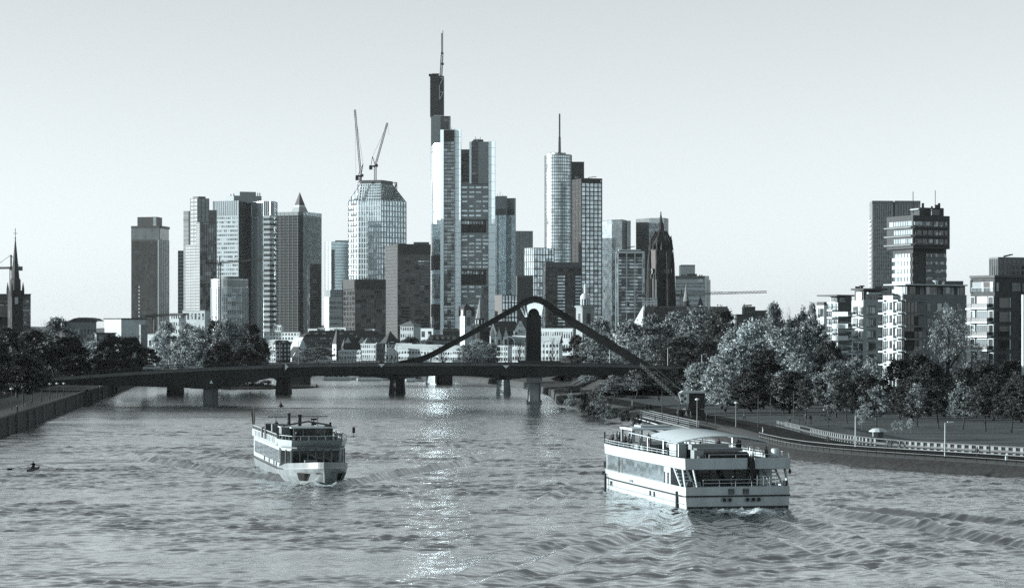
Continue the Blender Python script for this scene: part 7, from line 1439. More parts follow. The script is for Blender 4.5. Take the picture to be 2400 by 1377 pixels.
# ------------------------------------------------------------------ passenger boats (built in their own frame: +y is forward, z = 0 the waterline)
mat('hull_white', .50, .35, var=.13, scale=1.1, stretch=(1, 1, .16)); mat('hull_silver', .27, .4, var=.25, scale=1.0, stretch=(1, 1, .2)); mat('hull_grey', .3, .4, var=.08, scale=.5); mat('deck_grey', .16, .8, var=.2); mat('canvas', .8, .8, var=.05, scale=1.5); mat('boot_top', .03, .5); glassmat('ship_glass', .85, cell=(1.2, 1.2, 5), metal=.92, blind=.0, tilt=.02, var=.1); glassmat('ship_glass_dark', .03, cell=(1.2, 1.2, 5), metal=.1, blind=.0, tilt=.01, rough=.05)
def hull_loft(stations, zs, mats_, name, parent, flare=None):
    """stations: (y, half breadth); zs: list of (z, breadth factor)"""
    mb = MB(); ring = []
    for y, hb in stations:
        row = [(-hb * f, y + dy, z) for z, f, dy in zs] + [(hb * f, y + dy, z) for z, f, dy in reversed(zs)]
        ring.append(row)
    n = len(ring[0]); v = [p for r in ring for p in r]; f = []
    for i in range(len(ring) - 1):
        for j in range(n - 1): f.append((i * n + j, i * n + j + 1, (i + 1) * n + j + 1, (i + 1) * n + j))
    f.append(tuple(range(n))); f.append(tuple(reversed(range((len(ring) - 1) * n, len(ring) * n))))
    for i in range(len(ring) - 1): f.append((i * n + n - 1, i * n, (i + 1) * n, (i + 1) * n + n - 1))   # bottom
    top = len(zs) - 1
    mb.add(v, f); return mb.build(name, mats_, parent)
def bandloft(name, parent, m, stations, z0, z1, th=.12, closed_aft=True, out0=0., out1=0.):
    """upright band following the hull outline (bulwark, fascia, rub rail)"""
    pts = [(-hb, y) for y, hb in stations] ; pts = pts + [(hb, y) for y, hb in reversed(stations)]
    if closed_aft: pts = pts + [pts[0]]
    mb = MB(); v = []; f = []; n = len(pts)
    for i, (x, y) in enumerate(pts):
        a = pts[max(i - 1, 0)] if i or not closed_aft else pts[-2]; b = pts[min(i + 1, n - 1)] if i < n - 1 or not closed_aft else pts[1]
        tx, ty = b[0] - a[0], b[1] - a[1]; l = math.hypot(tx, ty) or 1; nx, ny = -ty / l, tx / l
        if nx * x + ny * (y - 18 if y > 0 else y + 18) < 0 and False: nx, ny = -nx, -ny
        v += [(x + nx * out0, y + ny * out0, z0), (x + nx * out1, y + ny * out1, z1), (x + nx * (out1 - th), y + ny * (out1 - th), z1), (x + nx * (out0 - th), y + ny * (out0 - th), z0)]
    for i in range(n - 1):
        for j in range(4): f.append((i * 4 + j, i * 4 + (j + 1) % 4, (i + 1) * 4 + (j + 1) % 4, (i + 1) * 4 + j))
    mb.add(v, f); return mb.build(name, m, parent)
def railing(name, parent, m, pts, h=.95, rails=(.5, .95), step=1.6, t=.05):
    mb = MB()
    for a, b in zip(pts, pts[1:]):
        a, b = Vector(a), Vector(b)
        for r in rails: mb.bar(a + Vector((0, 0, r)), b + Vector((0, 0, r)), t)
        n = max(1, int((b - a).length / step))
        for i in range(n + 1): p = a + (b - a) * (i / n); mb.bar(p, p + Vector((0, 0, h)), t)
    return mb.build(name, m, parent)
def deck(name, parent, m, stations, z, th=.12):
    pts = [(-hb, y) for y, hb in stations] + [(hb, y) for y, hb in reversed(stations)]
    return MB().prism(list(reversed(pts)), z - th, z).build(name, m, parent)

# ---- right boat, seen from astern
rb = thing('passenger_boat', 'large white two-deck passenger boat seen from astern, white awning on top', 'boat', (0, 0, 0), 'passenger boats under way')
ST = [(0, 5.5), (.35, 5.65), (8, 5.65), (26, 5.65), (31, 5.3), (34.5, 4.0), (36.8, 2.2), (38.2, .25)]
hull_loft(ST, [(-.8, .9, 0), (0.02, .985, 0), (1.3, 1.0, 0)], 'hull_white', 'hull', rb)
bandloft('boot_stripe', rb, 'boot_top', [(y, hb * .975 + .02) for y, hb in ST], -.3, .22, .1, out0=.02, out1=.03)
bandloft('rub_rail', rb, 'black', ST, 1.18, 1.34, .3, out0=.09, out1=.09); bandloft('bulwark', rb, 'hull_white', ST, 1.34, 2.2, .12, out0=.02, out1=.02)
bandloft('hull_moulding', rb, 'hull_grey', [(y, hb) for y, hb in ST[1:]], .42, .52, .1, out0=.03, out1=.03)
deck('main_deck', rb, 'deck_grey', [(y, hb * .985) for y, hb in ST], 1.42)
# saloon behind the aft deck
S0, S1, HB = 5.2, 33.5, 5.5
MB().prism([(-HB, S0), (HB, S0), (HB, 29.5), (4.5, S1), (-4.5, S1), (-HB, 29.5)], 1.43, 4.1).build('saloon', 'hull_white', rb)
MB().box((0, S0 - .04, 3.0), (8.2, .1, 2.1)).build('aft_glazing', 'ship_glass_dark', rb)
for x in (-4.0, -2.7, -1.3, 0, 1.4, 2.8, 4.0): MB().box((x, S0 - .12, 3.0), (.12, .12, 2.2)).build('glazing_post', 'grey_dark', rb)
MB().box((0, S0 + .3, 4.05), (10.8, 1.0, .2)).build('deck_beam', 'grey_dark', rb)
for sd in (-1, 1):   # side windows: one pane each
    for i in range(14):
        y = 7.4 + i * 1.57
        MB().box((sd * (HB + .02), y + .75, 3.12), (.1, 1.5 if i != 10 else .75, 1.66)).build('window', 'ship_glass', rb)
    MB().box((sd * (HB + .03), 7.4 + 10 * 1.57 + 1.35, 2.9), (.12, .3, 2.5)).build('door_gap', 'black', rb); MB().box((sd * (HB + .03), 7.4 + 10 * 1.57 + .15, 2.9), (.12, .18, 2.5)).build('door_gap', 'grey', rb)
    MB().box((sd * (HB + .03), 18.4, 2.2), (.12, 22, .1)).build('window_sill', 'hull_grey', rb)
    for y in (6.0, 7.3):
        lv = MB().box((sd * (HB + .02), y, 2.6), (.08, .5, 1.5)).build('vent_louvre', 'black', rb); mb = MB()
        for k in range(9): mb.box((sd * (HB + .07), y, 1.95 + k * .16), (.06, .5, .05))
        mb.build('louvre_slats', 'hull_grey', lv)
    # stairs from the aft deck to the upper deck
    st = MB(); 
    for k in range(8): box('stair_tread', rb, 'hull_white', (sd * 4.75, 1.2 + k * .42, 1.75 + k * .33), (1.25, .38, .13))
    for xx in (4.1, 5.42): mb = MB(); mb.bar((sd * xx, 1.1, 1.6), (sd * xx, 4.9, 4.4), .1, .28); mb.build('stair_stringer', 'hull_white', rb)
    plate_pts = [(.1, 1.4), (.9, 4.05), (0.6, 4.05), (-.0, 1.4)]
    mb = MB(); mb.add([(sd * 5.5, .15, 2.2), (sd * 5.5, .55, 2.2), (sd * 5.5, 1.5, 4.05), (sd * 5.5, 1.0, 4.05), (sd * 5.38, .15, 2.2), (sd * 5.38, .55, 2.2), (sd * 5.38, 1.5, 4.05), (sd * 5.38, 1.0, 4.05)], [(0, 1, 2, 3), (7, 6, 5, 4), (0, 4, 5, 1), (1, 5, 6, 2), (2, 6, 7, 3), (3, 7, 4, 0)]); mb.build('stern_post', 'hull_white', rb)
    mb = MB(); mb.bar((sd * 4.02, .5, 1.45), (sd * 3.7, 3.4, 4.1), .1, .5); mb.build('stair_cheek', 'hull_white', rb)
    # portholes low in the side, dark fender posts
    for y in (10.5, 12.0, 27.5): MB().box((sd * 5.66, y, .78), (.08, .42, .5)).build('side_port', 'black', rb)
    for y, h in ((2.2, 1.9), (29.5, 2.2)): MB().box((sd * 5.75, y, .7), (.22, .32, h)).build('fender_post', 'black', rb)
    MB().box((sd * 5.7, 19, 1.6), (.12, 1.2, .25)).build('side_bitts', 'grey', rb)
for x in (-1.45, -.88, 1.0, 1.62, 2.2): mb = MB(); mb.tube((x, -.06, .88), (x, .1, .88), .21, .21, 16); p_ = mb.build('porthole', 'black', rb); mb = MB(); mb.lathe((0, 0), [(.2, 0), (.27, 0), (.27, .05), (.2, .05)], 16, cap=False); r_ = mb.build('porthole_ring', 'hull_grey', p_); r_.matrix_parent_inverse = Matrix.LocRotScale(Vector((x, -.08, .88)), Quaternion((1, 0, 0), R(90)), None)
for x in (-.7, .85):
    v_ = MB().box((x, -.05, 1.72), (.6, .12, .56)).build('stern_vent', 'black', rb); mb = MB()
    for k in range(4): mb.box((x, -.13, 1.53 + k * .13), (.54, .05, .04))
    mb.build('vent_slats', 'hull_grey', v_)
railing('aft_railing', rb, 'hull_white', [(-5.3, .25, 2.2), (-3.9, .25, 2.2)], .45, (.22, .45), 1.2); railing('aft_railing', rb, 'hull_white', [(-3.6, .2, 2.2), (5.0, .2, 2.2)], .72, (.36, .72), 1.5); railing('aft_gate', rb, 'hull_white', [(2.2, .35, 2.3), (4.2, .35, 2.3)], .95, (.5, .95), .65)
mb = MB(); [mb.tube((x, .3, 2.2), (x, .3, 2.75), .13, .13, 8) for x in (5.0, 5.3, -5.1, -4.8)]; mb.build('bollards', 'iron', rb)
# upper deck
UT = [(-.05, 5.55), (.5, 5.72), (8, 5.75), (26, 5.75), (31, 5.4), (33.8, 4.4), (35, 3.2)]
deck('upper_deck', rb, 'deck_grey', UT, 4.15, .2); deck('upper_planking', rb, 'deck_grey', [(y, hb - .15) for y, hb in UT[2:]], 4.7, .1)
# fascia band with a notch for the flag staff
bandloft('fascia', rb, 'hull_white', UT, 4.0, 5.12, .1, closed_aft=False, out0=.0, out1=.06)
for a, b in ((-5.55, 1.0), (1.75, 5.55)):
    MB().add([(a, -.05, 4.0), (b, -.05, 4.0), (b + (.0 if b > 2 else .25) * 0, -.11, 5.12), (a, -.11, 5.12), (a, .06, 4.0), (b, .06, 4.0), (b, .0, 5.12), (a, .0, 5.12)], [(0, 1, 2, 3), (7, 6, 5, 4), (0, 4, 5, 1), (1, 5, 6, 2), (2, 6, 7, 3), (3, 7, 4, 0)]).build('stern_fascia', 'hull_white', rb)
MB().box((1.37, .1, 4.56), (.8, .06, 1.05)).build('fascia_notch', 'black', rb)
fl = MB(); fl.tube((1.35, .02, 4.0), (1.35, -.75, 6.1), .04, .03, 6); fl.build('flag_staff', 'hull_white', rb)
mb = MB(); mb.add([(1.35, -.5, 5.4), (1.62, -.52, 4.9), (1.72, -.5, 3.9), (1.45, -.45, 2.5), (1.25, -.5, 2.9), (1.1, -.52, 4.3), (1.35, -.44, 5.4), (1.6, -.46, 4.9), (1.7, -.44, 3.9), (1.45, -.39, 2.5), (1.23, -.44, 2.9), (1.1, -.46, 4.3)], [(0, 5, 4, 3, 2, 1), (6, 7, 8, 9, 10, 11)] + [(i, (i + 1) % 6, (i + 1) % 6 + 6, i + 6) for i in range(6)]); mb.build('flag', 'coat_dark', rb)
for sd in (-1, 1): railing('upper_railing', rb, 'hull_white', [(sd * 5.6, 6 if sd < 0 else .6, 5.12), (sd * 5.65, 26, 5.12), (sd * 5.3, 31, 5.12), (sd * 4.3, 33.8, 5.12)], .48, (.22, .48), 1.7, .05)
railing('upper_railing', rb, 'hull_white', [(-3.0, .1, 5.12), (5.5, .1, 5.12)], .35, (.35,), 2.2, .05)
MB().lathe((4.4, 1.2), [(.4, 5.2), (.42, 5.9), (.3, 6.0)], 12).build('life_raft', 'hull_white', rb)
MB().lathe((5.5, -.15), [(.12, 3.5), (.16, 3.7), (.1, 3.95)], 8).build('stern_lamp', 'black', rb)
# deck furniture: stair housing, benches, bar, covered gear
MB().prism([(-3.0, 1.3), (1.6, 1.3), (2.6, 4.8), (-3.4, 4.8)], 4.16, 5.5).build('covered_gear', 'coat_dark', rb)
MB().box((-1.3, 2.4, 5.86), (4.9, 1.1, .32)).build('slatted_cover', 'slate_pale', rb); MB().box((-1.6, 4.6, 6.05), (4.0, 1.2, .55)).build('stair_hood', 'hull_grey', rb)
MB().box((-3.6, 2.2, 5.4), (1.0, 1.2, .9)).build('winch_box', 'hull_grey', rb); mb = MB(); mb.tube((-3.7, 1.0, 4.3), (-3.7, 1.0, 5.3), .35, .3, 10); mb.build('vent_cowl', 'grey_dark', rb)
MB().box((-4.1, 7.2, 5.2), (1.1, 2.4, 2.1)).build('locker', 'hull_white', rb)
MB().box((-1.2, 8.0, 5.0), (4.6, .5, 1.6)).build('partition', 'grey_dark', rb)
MB().box((-2.0, 20.0, 4.8), (5.2, 3.6, 1.25)).build('bar_cabin', 'hull_white', rb); MB().box((-2.0, 20.0, 5.52), (5.6, 4.0, .18)).build('bar_counter', 'slate_pale', rb); MB().box((-3.0, 18.16, 4.9), (1.8, .08, .8)).build('bar_hatch', 'grey_dark', rb); MB().box((-.4, 17.2, 4.75), (1.8, 1.2, 1.1)).build('white_chest', 'hull_white', rb)
for y in (10.5, 12.5, 14.5, 16.5):
    for x in (-2.6, 1.8):
        b_ = MB().box((x, y, 4.62), (2.4, .9, .08)).build('bench_table', 'deck_grey', rb)
        MB().box((x, y + .75, 4.45), (2.4, .35, .5)).build('bench_seat', 'slate_pale', rb)
# awning: vaulted white canvas on posts
mb = MB(); v = []; f = []; nx_, ny_ = 10, 8
for j in range(ny_ + 1):
    y = 5.5 + j * 1.45
    for i in range(nx_ + 1): u = i / nx_ * 2 - 1; w_ = 4.9 - .5 * (j / ny_); sag = .10 * math.sin(math.pi * (j / ny_ * 4 % 1)); v.append((u * w_ + .3, y, 6.45 + .68 * (1 - u * u) - sag + .012 * j * 3))
for j in range(ny_):
    for i in range(nx_): a = j * (nx_ + 1) + i; f.append((a, a + 1, a + nx_ + 2, a + nx_ + 1))
n0 = len(v); v += [(p[0], p[1], p[2] - .08) for p in v]; f += [tuple(n0 + i for i in reversed(q_)) for q_ in list(f)]
for i in range(nx_): f.append((i + 1, i, n0 + i, n0 + i + 1))
mb.add(v, f); mb.build('awning', 'canvas', rb, smooth=True)
mb = MB(); mb.bar((-4.6, 5.4, 6.3), (5.2, 5.4, 6.3), .07); mb.bar((-4.6, 5.5, 6.35), (-4.1, 25.5, 6.6), .1); mb.bar((5.2, 5.5, 6.35), (4.7, 17.1, 6.5), .1); mb.build('awning_frame', 'hull_white', rb)
for x in (-4.5, 5.1):
    for y in (5.6, 11, 16.8): mb = MB(); mb.tube((x, y, 4.1), (x, y, 6.4), .05, .05, 6); mb.build('awning_post', 'steel', rb)
# wheelhouse shelter forward
MB().box((-.8, 26.8, 7.0), (6.6, 5.0, .2)).build('shelter_roof', 'canvas', rb); MB().box((-.8, 27.3, 7.25), (3.6, 2.6, .22)).build('roof_hatch', 'hull_white', rb)
for x in (-3.9, -2.9, 1.9): mb = MB(); mb.box((x, 24.6, 5.55), (.42 if x < -3 else .25, .25, 2.8)); mb.build('shelter_post', 'hull_white', rb)
for x in (-3.9, 2.2): mb = MB(); mb.box((x, 29.0, 5.55), (.25, .25, 2.8)); mb.build('shelter_post', 'hull_white', rb)
mb = MB(); mb.tube((-4.6, 34.0, 4.2), (-4.6, 34.0, 6.2), .05, .05, 8); mb.tube((-4.6, 34.0, 5.6), (-4.6, 34.0, 6.3), .12, .12, 8); mb.build('signal_post', 'black', rb)
mb = MB(); mb.box((-5.0, 32.5, 2.6), (.2, .3, .7)); mb.box((-5.0, 33.0, 1.6), (.5, .7, .4)); mb.build('anchor_gear', 'black', rb)
rb.location = (23.0, 247.75, 0); rb.rotation_euler = (0, 0, R(11.9)); rb.scale = (1, 1.1, 1)
RBM = Matrix.LocRotScale(Vector(rb.location), rb.rotation_euler, Vector((1, 1.1, 1)))
for i, (x, y, pose, coat, rz, lab) in enumerate(((-4.6, 38.2, 'sit', 'coat_dark', 2, 'passenger with pale bag at the bow rail, first from the bow'), (-4.2, 36.6, 'sit', 'coat_dark', 1.2, 'small seated passenger second from the bow'), (-4.3, 33.6, 'sit', 'coat_dark', -1, 'seated passenger third from the bow beside the shelter post'), (-3.4, 34.2, 'stand', 'coat_dark', 2.5, 'standing passenger in dark coat just before the shelter post'), (-4.6, 28.0, 'stand', 'coat_dark', 1.0, 'large dark-clad passenger leaning at the rail beside the shelter'), (-2.0, 29.5, 'stand', 'coat_grey', 3, 'passenger in grey under the shelter roof, left one'), (-.2, 28.5, 'stand', 'coat_dark', .5, 'broad dark-clad passenger under the shelter roof, middle one'), (.9, 29.5, 'sit', 'coat_dark', .3, 'seated passenger behind the bar counter'), (1.7, 28.8, 'stand', 'coat_dark', -.4, 'dark-clad passenger under the shelter roof, rightmost one'),
    (-3.4, 39.2, 'stand', 'coat_dark', 2.2, 'passenger standing at the very bow of the right boat'), (-4.8, 35.3, 'stand', 'coat_grey', -2, 'passenger in grey at the rail between the bow sitters'), (-4.7, 31.6, 'sit', 'coat_dark', 1.4, 'seated passenger close before the first shelter post'), (-5.0, 25.6, 'sit', 'coat_dark', 1.6, 'seated passenger at the rail beside the bar counter'), (-4.9, 22.0, 'stand', 'coat_grey', 1.8, 'passenger in grey leaning on the rail near the bar hatch'), (-4.9, 17.2, 'stand', 'coat_dark', 1.5, 'passenger at the rail near the front awning post'), (-3.2, 15.6, 'sit', 'coat_pale', 2.6, 'pale-clad passenger on the bench beneath the awning edge'), (3.4, 19.5, 'sit', 'coat_dark', -1, 'passenger on the far bench beneath the awning'), (4.6, 5.2, 'stand', 'coat_grey', -1.2, 'passenger in grey beside the life raft'),
    (-.8, 11.5, 'sit', 'coat_dark', 3.0, 'passenger sitting under the awning towards the left'), (2.8, 9.5, 'stand', 'coat_dark', .2, 'tall passenger standing under the awning'), (1.0, 10.5, 'sit', 'coat_grey', -.5, 'passenger sitting under the awning in the middle'), (4.2, 13.5, 'sit', 'coat_dark', 1.5, 'passenger sitting under the awning at the right rail'))):
    p = RBM @ Vector((x + (.5 if y > 30 else 0), y * .845, (4.7 if pose == 'stand' else 5.0) - (.54 if y < 9 else 0))); person(pose, coat, p, R(11.9) + rz, lab, 'passengers on the right boat', 1.1)
p = RBM @ Vector((.6, 3.2, 1.43)); person('stand', 'coat_dark', p, R(200), 'crew member standing on the open aft deck of the right boat', 'passengers on the right boat')

# ---- left boat, bow towards the viewer (tip at y = 0, stern at y = -46)
lb = thing('passenger_boat', 'white two-deck passenger boat heading towards the viewer, wheelhouse on top', 'boat', (0, 0, 0), 'passenger boats under way')
SL = [(-46, 3.4), (-44, 3.9), (-36, 4.05), (-14, 4.05), (-9.5, 3.85), (-5.5, 3.1), (-2.5, 2.05), (-.8, 1.1), (0, .25)]
SLh = SL[:3] + smooth_line(SL[3:], 4)
def sheer(y): return 1.35 + max(0, (y + 16) / 16) ** 1.5 * .75
mb = MB(); ring = []
for y, hb in SLh:
    k = max(0, (y + 12) / 12); zt = sheer(y); zk = [(-.8, .8 - .25 * k), (0, .93 - .16 * k), (.75, .98 - .06 * k), (zt, 1.0)]
    row = [(-hb * f, y - (1.6 * k * (1 - max(z, 0) / zt) if k > 0 else 0), z) for z, f in zk] + [(hb * f, y - (1.6 * k * (1 - max(z, 0) / zt) if k > 0 else 0), z) for z, f in reversed(zk)]; ring.append(row)
n = 8; v = [p for r in ring for p in r]; f = []
for i in range(len(ring) - 1):
    for j in range(n): f.append((i * n + j, i * n + (j + 1) % n, (i + 1) * n + (j + 1) % n, (i + 1) * n + j))
f += [tuple(range(n)), tuple(reversed(range((len(ring) - 1) * n, len(ring) * n)))]
mb.add(v, f).build('hull', 'hull_silver', lb)
def band_var(name, m, stations, z0f, z1f, th, out):
    mb = MB(); pts = [(-hb, y) for y, hb in stations] + [(hb, y) for y, hb in reversed(stations)]; v = []; f = []
    for i, (x, y) in enumerate(pts):
        a = pts[max(i - 1, 0)]; b = pts[min(i + 1, len(pts) - 1)]; tx, ty = b[0] - a[0], b[1] - a[1]; l = math.hypot(tx, ty) or 1; nx, ny = -ty / l, tx / l
        v += [(x + nx * out, y + ny * out, z0f(y)), (x + nx * out, y + ny * out, z1f(y)), (x + nx * (out - th), y + ny * (out - th), z1f(y)), (x + nx * (out - th), y + ny * (out - th), z0f(y))]
    for i in range(len(pts) - 1):
        for j in range(4): f.append((i * 4 + j, i * 4 + (j + 1) % 4, (i + 1) * 4 + (j + 1) % 4, (i + 1) * 4 + j))
    mb.add(v, f); return mb.build(name, m, lb)
band_var('rub_rail', 'black', SL[:5], lambda y: sheer(y) - .16, lambda y: sheer(y) - .02, .25, .09)
band_var('bow_bulwark', 'hull_silver', [(-13.5, 4.05)] + smooth_line(SL[4:], 4), lambda y: sheer(y) - .02, lambda y: sheer(y) + min(.62, max(.04, (y + 13.5) * .12)), .12, .03)
band_var('bow_rubbing_strip', 'hull_grey', smooth_line(SL[4:], 4), lambda y: sheer(y) - .12, lambda y: sheer(y) + .02, .2, .07)
deck('main_deck', lb, 'deck_grey', [(y, hb * .97) for y, hb in SL[:-1]], 1.42)
for sd in (-1, 1): mb = MB(); mb.add([(sd * 2.25, -2.2, 1.3), (sd * 2.95, -3.9, 1.3), (sd * 2.6, -4.6, .35), (sd * 2.1, -3.4, .35), (sd * 1.6, -2.6, 1.3), (sd * 2.2, -4.3, 1.3), (sd * 1.8, -5.0, .35), (sd * 1.5, -3.8, .35)], [(0, 1, 2, 3), (7, 6, 5, 4), (0, 4, 5, 1), (1, 5, 6, 2), (2, 6, 7, 3), (3, 7, 4, 0)]); mb.build('anchor_pocket', 'black', lb)
HB = 3.85
MB().prism([(-HB, -44), (HB, -44), (HB, -12.2), (2.9, -9.4), (-2.9, -9.4), (-HB, -12.2)], 1.43, 3.95).build('saloon', 'hull_white', lb)
for A, B, n in (((2.9, -9.4), (-2.9, -9.4), 6), ((HB, -12.2), (2.9, -9.4), 2), ((-2.9, -9.4), (-HB, -12.2), 2)):
    for i in range(n): fbox('front_window', lb, 'ship_glass_dark', A, B, i / n + .02, (i + 1) / n - .02, 1.75, 3.6, .06)
    for i in range(n + 1): fbox('window_post', lb, 'hull_grey' if i in (0, n) else 'slate_pale', A, B, max(0, i / n - .012), min(1, i / n + .012), 1.6, 3.75, .14)
for sd in (-1, 1):
    for i in range(20):
        y = -14.6 - i * 1.42; MB().box((sd * (HB + .02), y, 2.75), (.1, 1.34, 1.55)).build('window', 'ship_glass', lb)
    d_ = MB().box((sd * (HB + .02), -12.9, 2.65), (.12, .9, 2.4)).build('side_door', 'ship_glass_dark', lb); mb = MB(); [mb.box((sd * (HB + .05), -12.9 + o_, 2.65), (.12, .16, 2.5)) for o_ in (-.52, .52)]; mb.box((sd * (HB + .05), -12.9, 2.0), (.14, .9, .07)); mb.box((sd * (HB + .05), -12.9, 2.4), (.14, .9, .07)); mb.build('door_frame', 'hull_white', d_)
    for y in (-16.5, -19.2, -24.5, -30): MB().box((sd * (HB + .1), y, 1.75), (.1, .22, .5)).build('fender', 'black', lb)
    # slanting dark marks on the upper side panel
    MB().box((sd * 4.02, -29.5, 4.55), (.1, 29, .95)).build('side_panel', 'hull_white', lb)
    for i in range(13):
        y = -17.5 - i * 1.85; mb = MB(); x0_, x1_ = sd * 4.08, sd * 4.1; w_ = .5 if i % 3 else .85
        mb.add([(x0_, y, 4.9), (x0_, y - w_, 4.9), (x0_, y - w_ + .35, 4.22), (x0_, y + .35, 4.22), (x1_, y, 4.9), (x1_, y - w_, 4.9), (x1_, y - w_ + .35, 4.22), (x1_, y + .35, 4.22)], [(0, 1, 2, 3), (7, 6, 5, 4), (0, 4, 5, 1), (1, 5, 6, 2), (2, 6, 7, 3), (3, 7, 4, 0)]); mb.build('lettering_stroke', 'grey', lb)
UL = [(-44.5, 3.9), (-14, 4.05), (-11.5, 3.95), (-8.6, 3.2), (-7.6, 2.6)]
deck('upper_deck', lb, 'deck_grey', [(y, hb - .1) for y, hb in UL], 4.12, .16)
# sloping fascia round the front of the upper deck
mb = MB(); lo = [(HB + .1, -14.2), (HB, -12.0), (2.95, -9.2), (-2.95, -9.2), (-HB, -12.0), (-HB - .1, -14.2)]; hi = [(4.25, -14.2), (4.15, -11.3), (3.1, -7.6), (-3.1, -7.6), (-4.15, -11.3), (-4.25, -14.2)]
for i in range(5): a, b, c, d = lo[i], lo[i + 1], hi[i + 1], hi[i]; mb = MB(); mb.add([(a[0], a[1], 3.85), (b[0], b[1], 3.85), (c[0], c[1], 4.95), (d[0], d[1], 4.95), (a[0] * .96, a[1] - .12, 3.85), (b[0] * .96, b[1] - .12, 3.85), (c[0] * .96, c[1] - .12, 4.95), (d[0] * .96, d[1] - .12, 4.95)], [(0, 1, 2, 3), (7, 6, 5, 4), (0, 4, 5, 1), (1, 5, 6, 2), (2, 6, 7, 3), (3, 7, 4, 0)]); mb.build('fascia', 'hull_white', lb)
for sd in (-1, 1): railing('upper_railing', lb, 'hull_white', [(sd * 4.15, -14.2, 4.95), (sd * 3.95, -44, 4.95)], .5, (.5,), 2.0, .09); band = MB().box((sd * 3.98, -29.3, 5.2), (.05, 29.6, .42)).build('rail_screen', 'black', lb)
railing('bow_railing', lb, 'hull_white', [(4.1, -12, 4.95), (3.0, -7.8, 4.95), (-3.0, -7.8, 4.95), (-4.1, -12, 4.95)], .5, (.5,), 1.0, .07)
mb = MB(); [mb.box((x, -8.0, 5.2), (.5, .1, .35)) for x in (-2.2, -1.4, -.6, .4, 1.2)]; mb.build('deck_chairs', 'grey_dark', lb)
mb = MB(); mb.bar((-4.0, -11, 5.2), (-5.0, -11.2, 5.2), .08); mb.bar((-4.9, -11.2, 5.1), (-4.9, -11.2, 5.7), .06); mb.box((-4.9, -11.2, 6.0), (.32, .32, .7)); mb.build('side_lamp', 'black', lb)
# wheelhouse
MB().prism([(2.3, -12.6), (-2.6, -12.6), (-2.6, -16.2), (2.3, -16.2)], 4.13, 4.75).build('wheelhouse_base', 'grey_dark', lb); MB().prism([(2.15, -12.75), (-2.45, -12.75), (-2.45, -16.1), (2.15, -16.1)], 4.75, 6.2).build('wheelhouse', 'ship_glass_dark', lb)
for x, y in ((2.2, -12.7), (1.1, -12.7), (-1.5, -12.7), (-2.5, -12.7), (2.2, -14.4), (2.2, -16.1), (-2.5, -16.1)): MB().box((x, y, 5.45), (.12, .12, 1.5)).build('wheelhouse_post', 'slate_pale', lb)
MB().prism([(2.6, -12.2), (-3.0, -12.2), (-3.0, -16.6), (2.6, -16.6)], 6.2, 6.34).build('wheelhouse_roof', 'white', lb)
MB().box((3.0, -15.6, 5.2), (1.1, 2.6, 2.1)).build('side_cabin', 'slate_pale', lb); MB().box((3.0, -15.6, 6.3), (1.4, 2.9, .12)).build('cabin_roof', 'white', lb)
mb = MB(); mb.bar((3.4, -14.6, 6.45), (.2, -14.6, 6.95), .12, .2); mb.bar((.2, -14.6, 6.95), (-2.4, -14.6, 6.5), .12, .2); mb.build('folded_mast', 'grey_dark', lb)
mb = MB(); mb.bar((4.6, -20, 7.35), (-2.6, -18.0, 7.45), .1, .12); mb.bar((3.6, -20, 4.2), (3.6, -20, 7.35), .07); mb.bar((2.2, -19.6, 4.2), (2.2, -19.6, 7.35), .07); mb.bar((6.0 - 1.6, -30, 7.2), (4.5, -20, 7.35), .08); mb.build('awning_rail', 'grey_dark', lb)
for x, y, zt in ((2.3, -17.6, 7.9), (.9, -17.8, 7.7)): f_ = MB().lathe((x, y), [(.26, 4.2), (.24, zt - .3), (.28, zt - .25), (.28, zt)], 10).build('funnel', 'black', lb); MB().lathe((x, y), [(.3, zt - 1.0), (.3, zt - .9)], 10).build('funnel_band', 'grey', f_)
mb = MB(); mb.box((-.5, -15, 6.65), (.6, .5, .35)); mb.box((-.5, -15, 7.2), (.75, .5, .22)); mb.bar((-1.0, -15, 6.4), (-1.0, -15, 7.6), .06); mb.bar((-.5, -15, 6.4), (-.5, -15, 7.3), .1); mb.box((-2.3, -13.2, 6.6), (.25, .25, .6)); mb.box((-2.0, -13, 6.45), (.9, .3, .16)); mb.build('radar_and_lights', 'iron', lb)
MB().box((3.1, -22, 5.3), (1.6, 1.2, 2.2)).build('white_board', 'slate_pale', lb); MB().box((3.4, -27, 5.3), (1.6, 1.4, 1.9)).build('deck_locker', 'grey_dark', lb); MB().box((3.6, -31, 5.0), (1.2, 1.2, 1.3)).build('deck_locker', 'grey_dark', lb)
for y in (-24, -28, -32, -36, -40): MB().box((-.5, y, 4.6), (4.6, 1.1, .9)).build('bench_row', 'grey_dark', lb)
mb = MB(); mb.tube((3.6, -45.2, 4.2), (3.7, -46.2, 8.2), .05, .03, 6); mb.build('flag_staff', 'iron', lb); mb = MB(); mb.add([(3.7, -46.1, 8.0), (3.95, -46.3, 6.9), (3.85, -46.3, 5.6), (3.6, -46.2, 4.6), (3.45, -46.1, 5.8), (3.5, -46.1, 7.0), (3.7, -46.18, 8.0), (3.95, -46.38, 6.9), (3.85, -46.38, 5.6), (3.6, -46.28, 4.6), (3.45, -46.18, 5.8), (3.5, -46.18, 7.0)], [tuple(range(6)), tuple(reversed(range(6, 12)))] + [(i, i + 6, (i + 1) % 6 + 6, (i + 1) % 6) for i in range(6)]); mb.build('flag', 'coat_dark', lb)
MB().box((1.1, -5.2, 2.35), (1.5, .8, .7)).build('anchor_winch', 'grey', lb); MB().box((0, -8.2, 1.6), (5.5, .2, .5)).build('fore_bench', 'grey', lb)
lb.location = (-21.75, 284.3, 0); lb.rotation_euler = (0, 0, R(192))
LBM = Matrix.LocRotScale(Vector(lb.location), lb.rotation_euler, None)
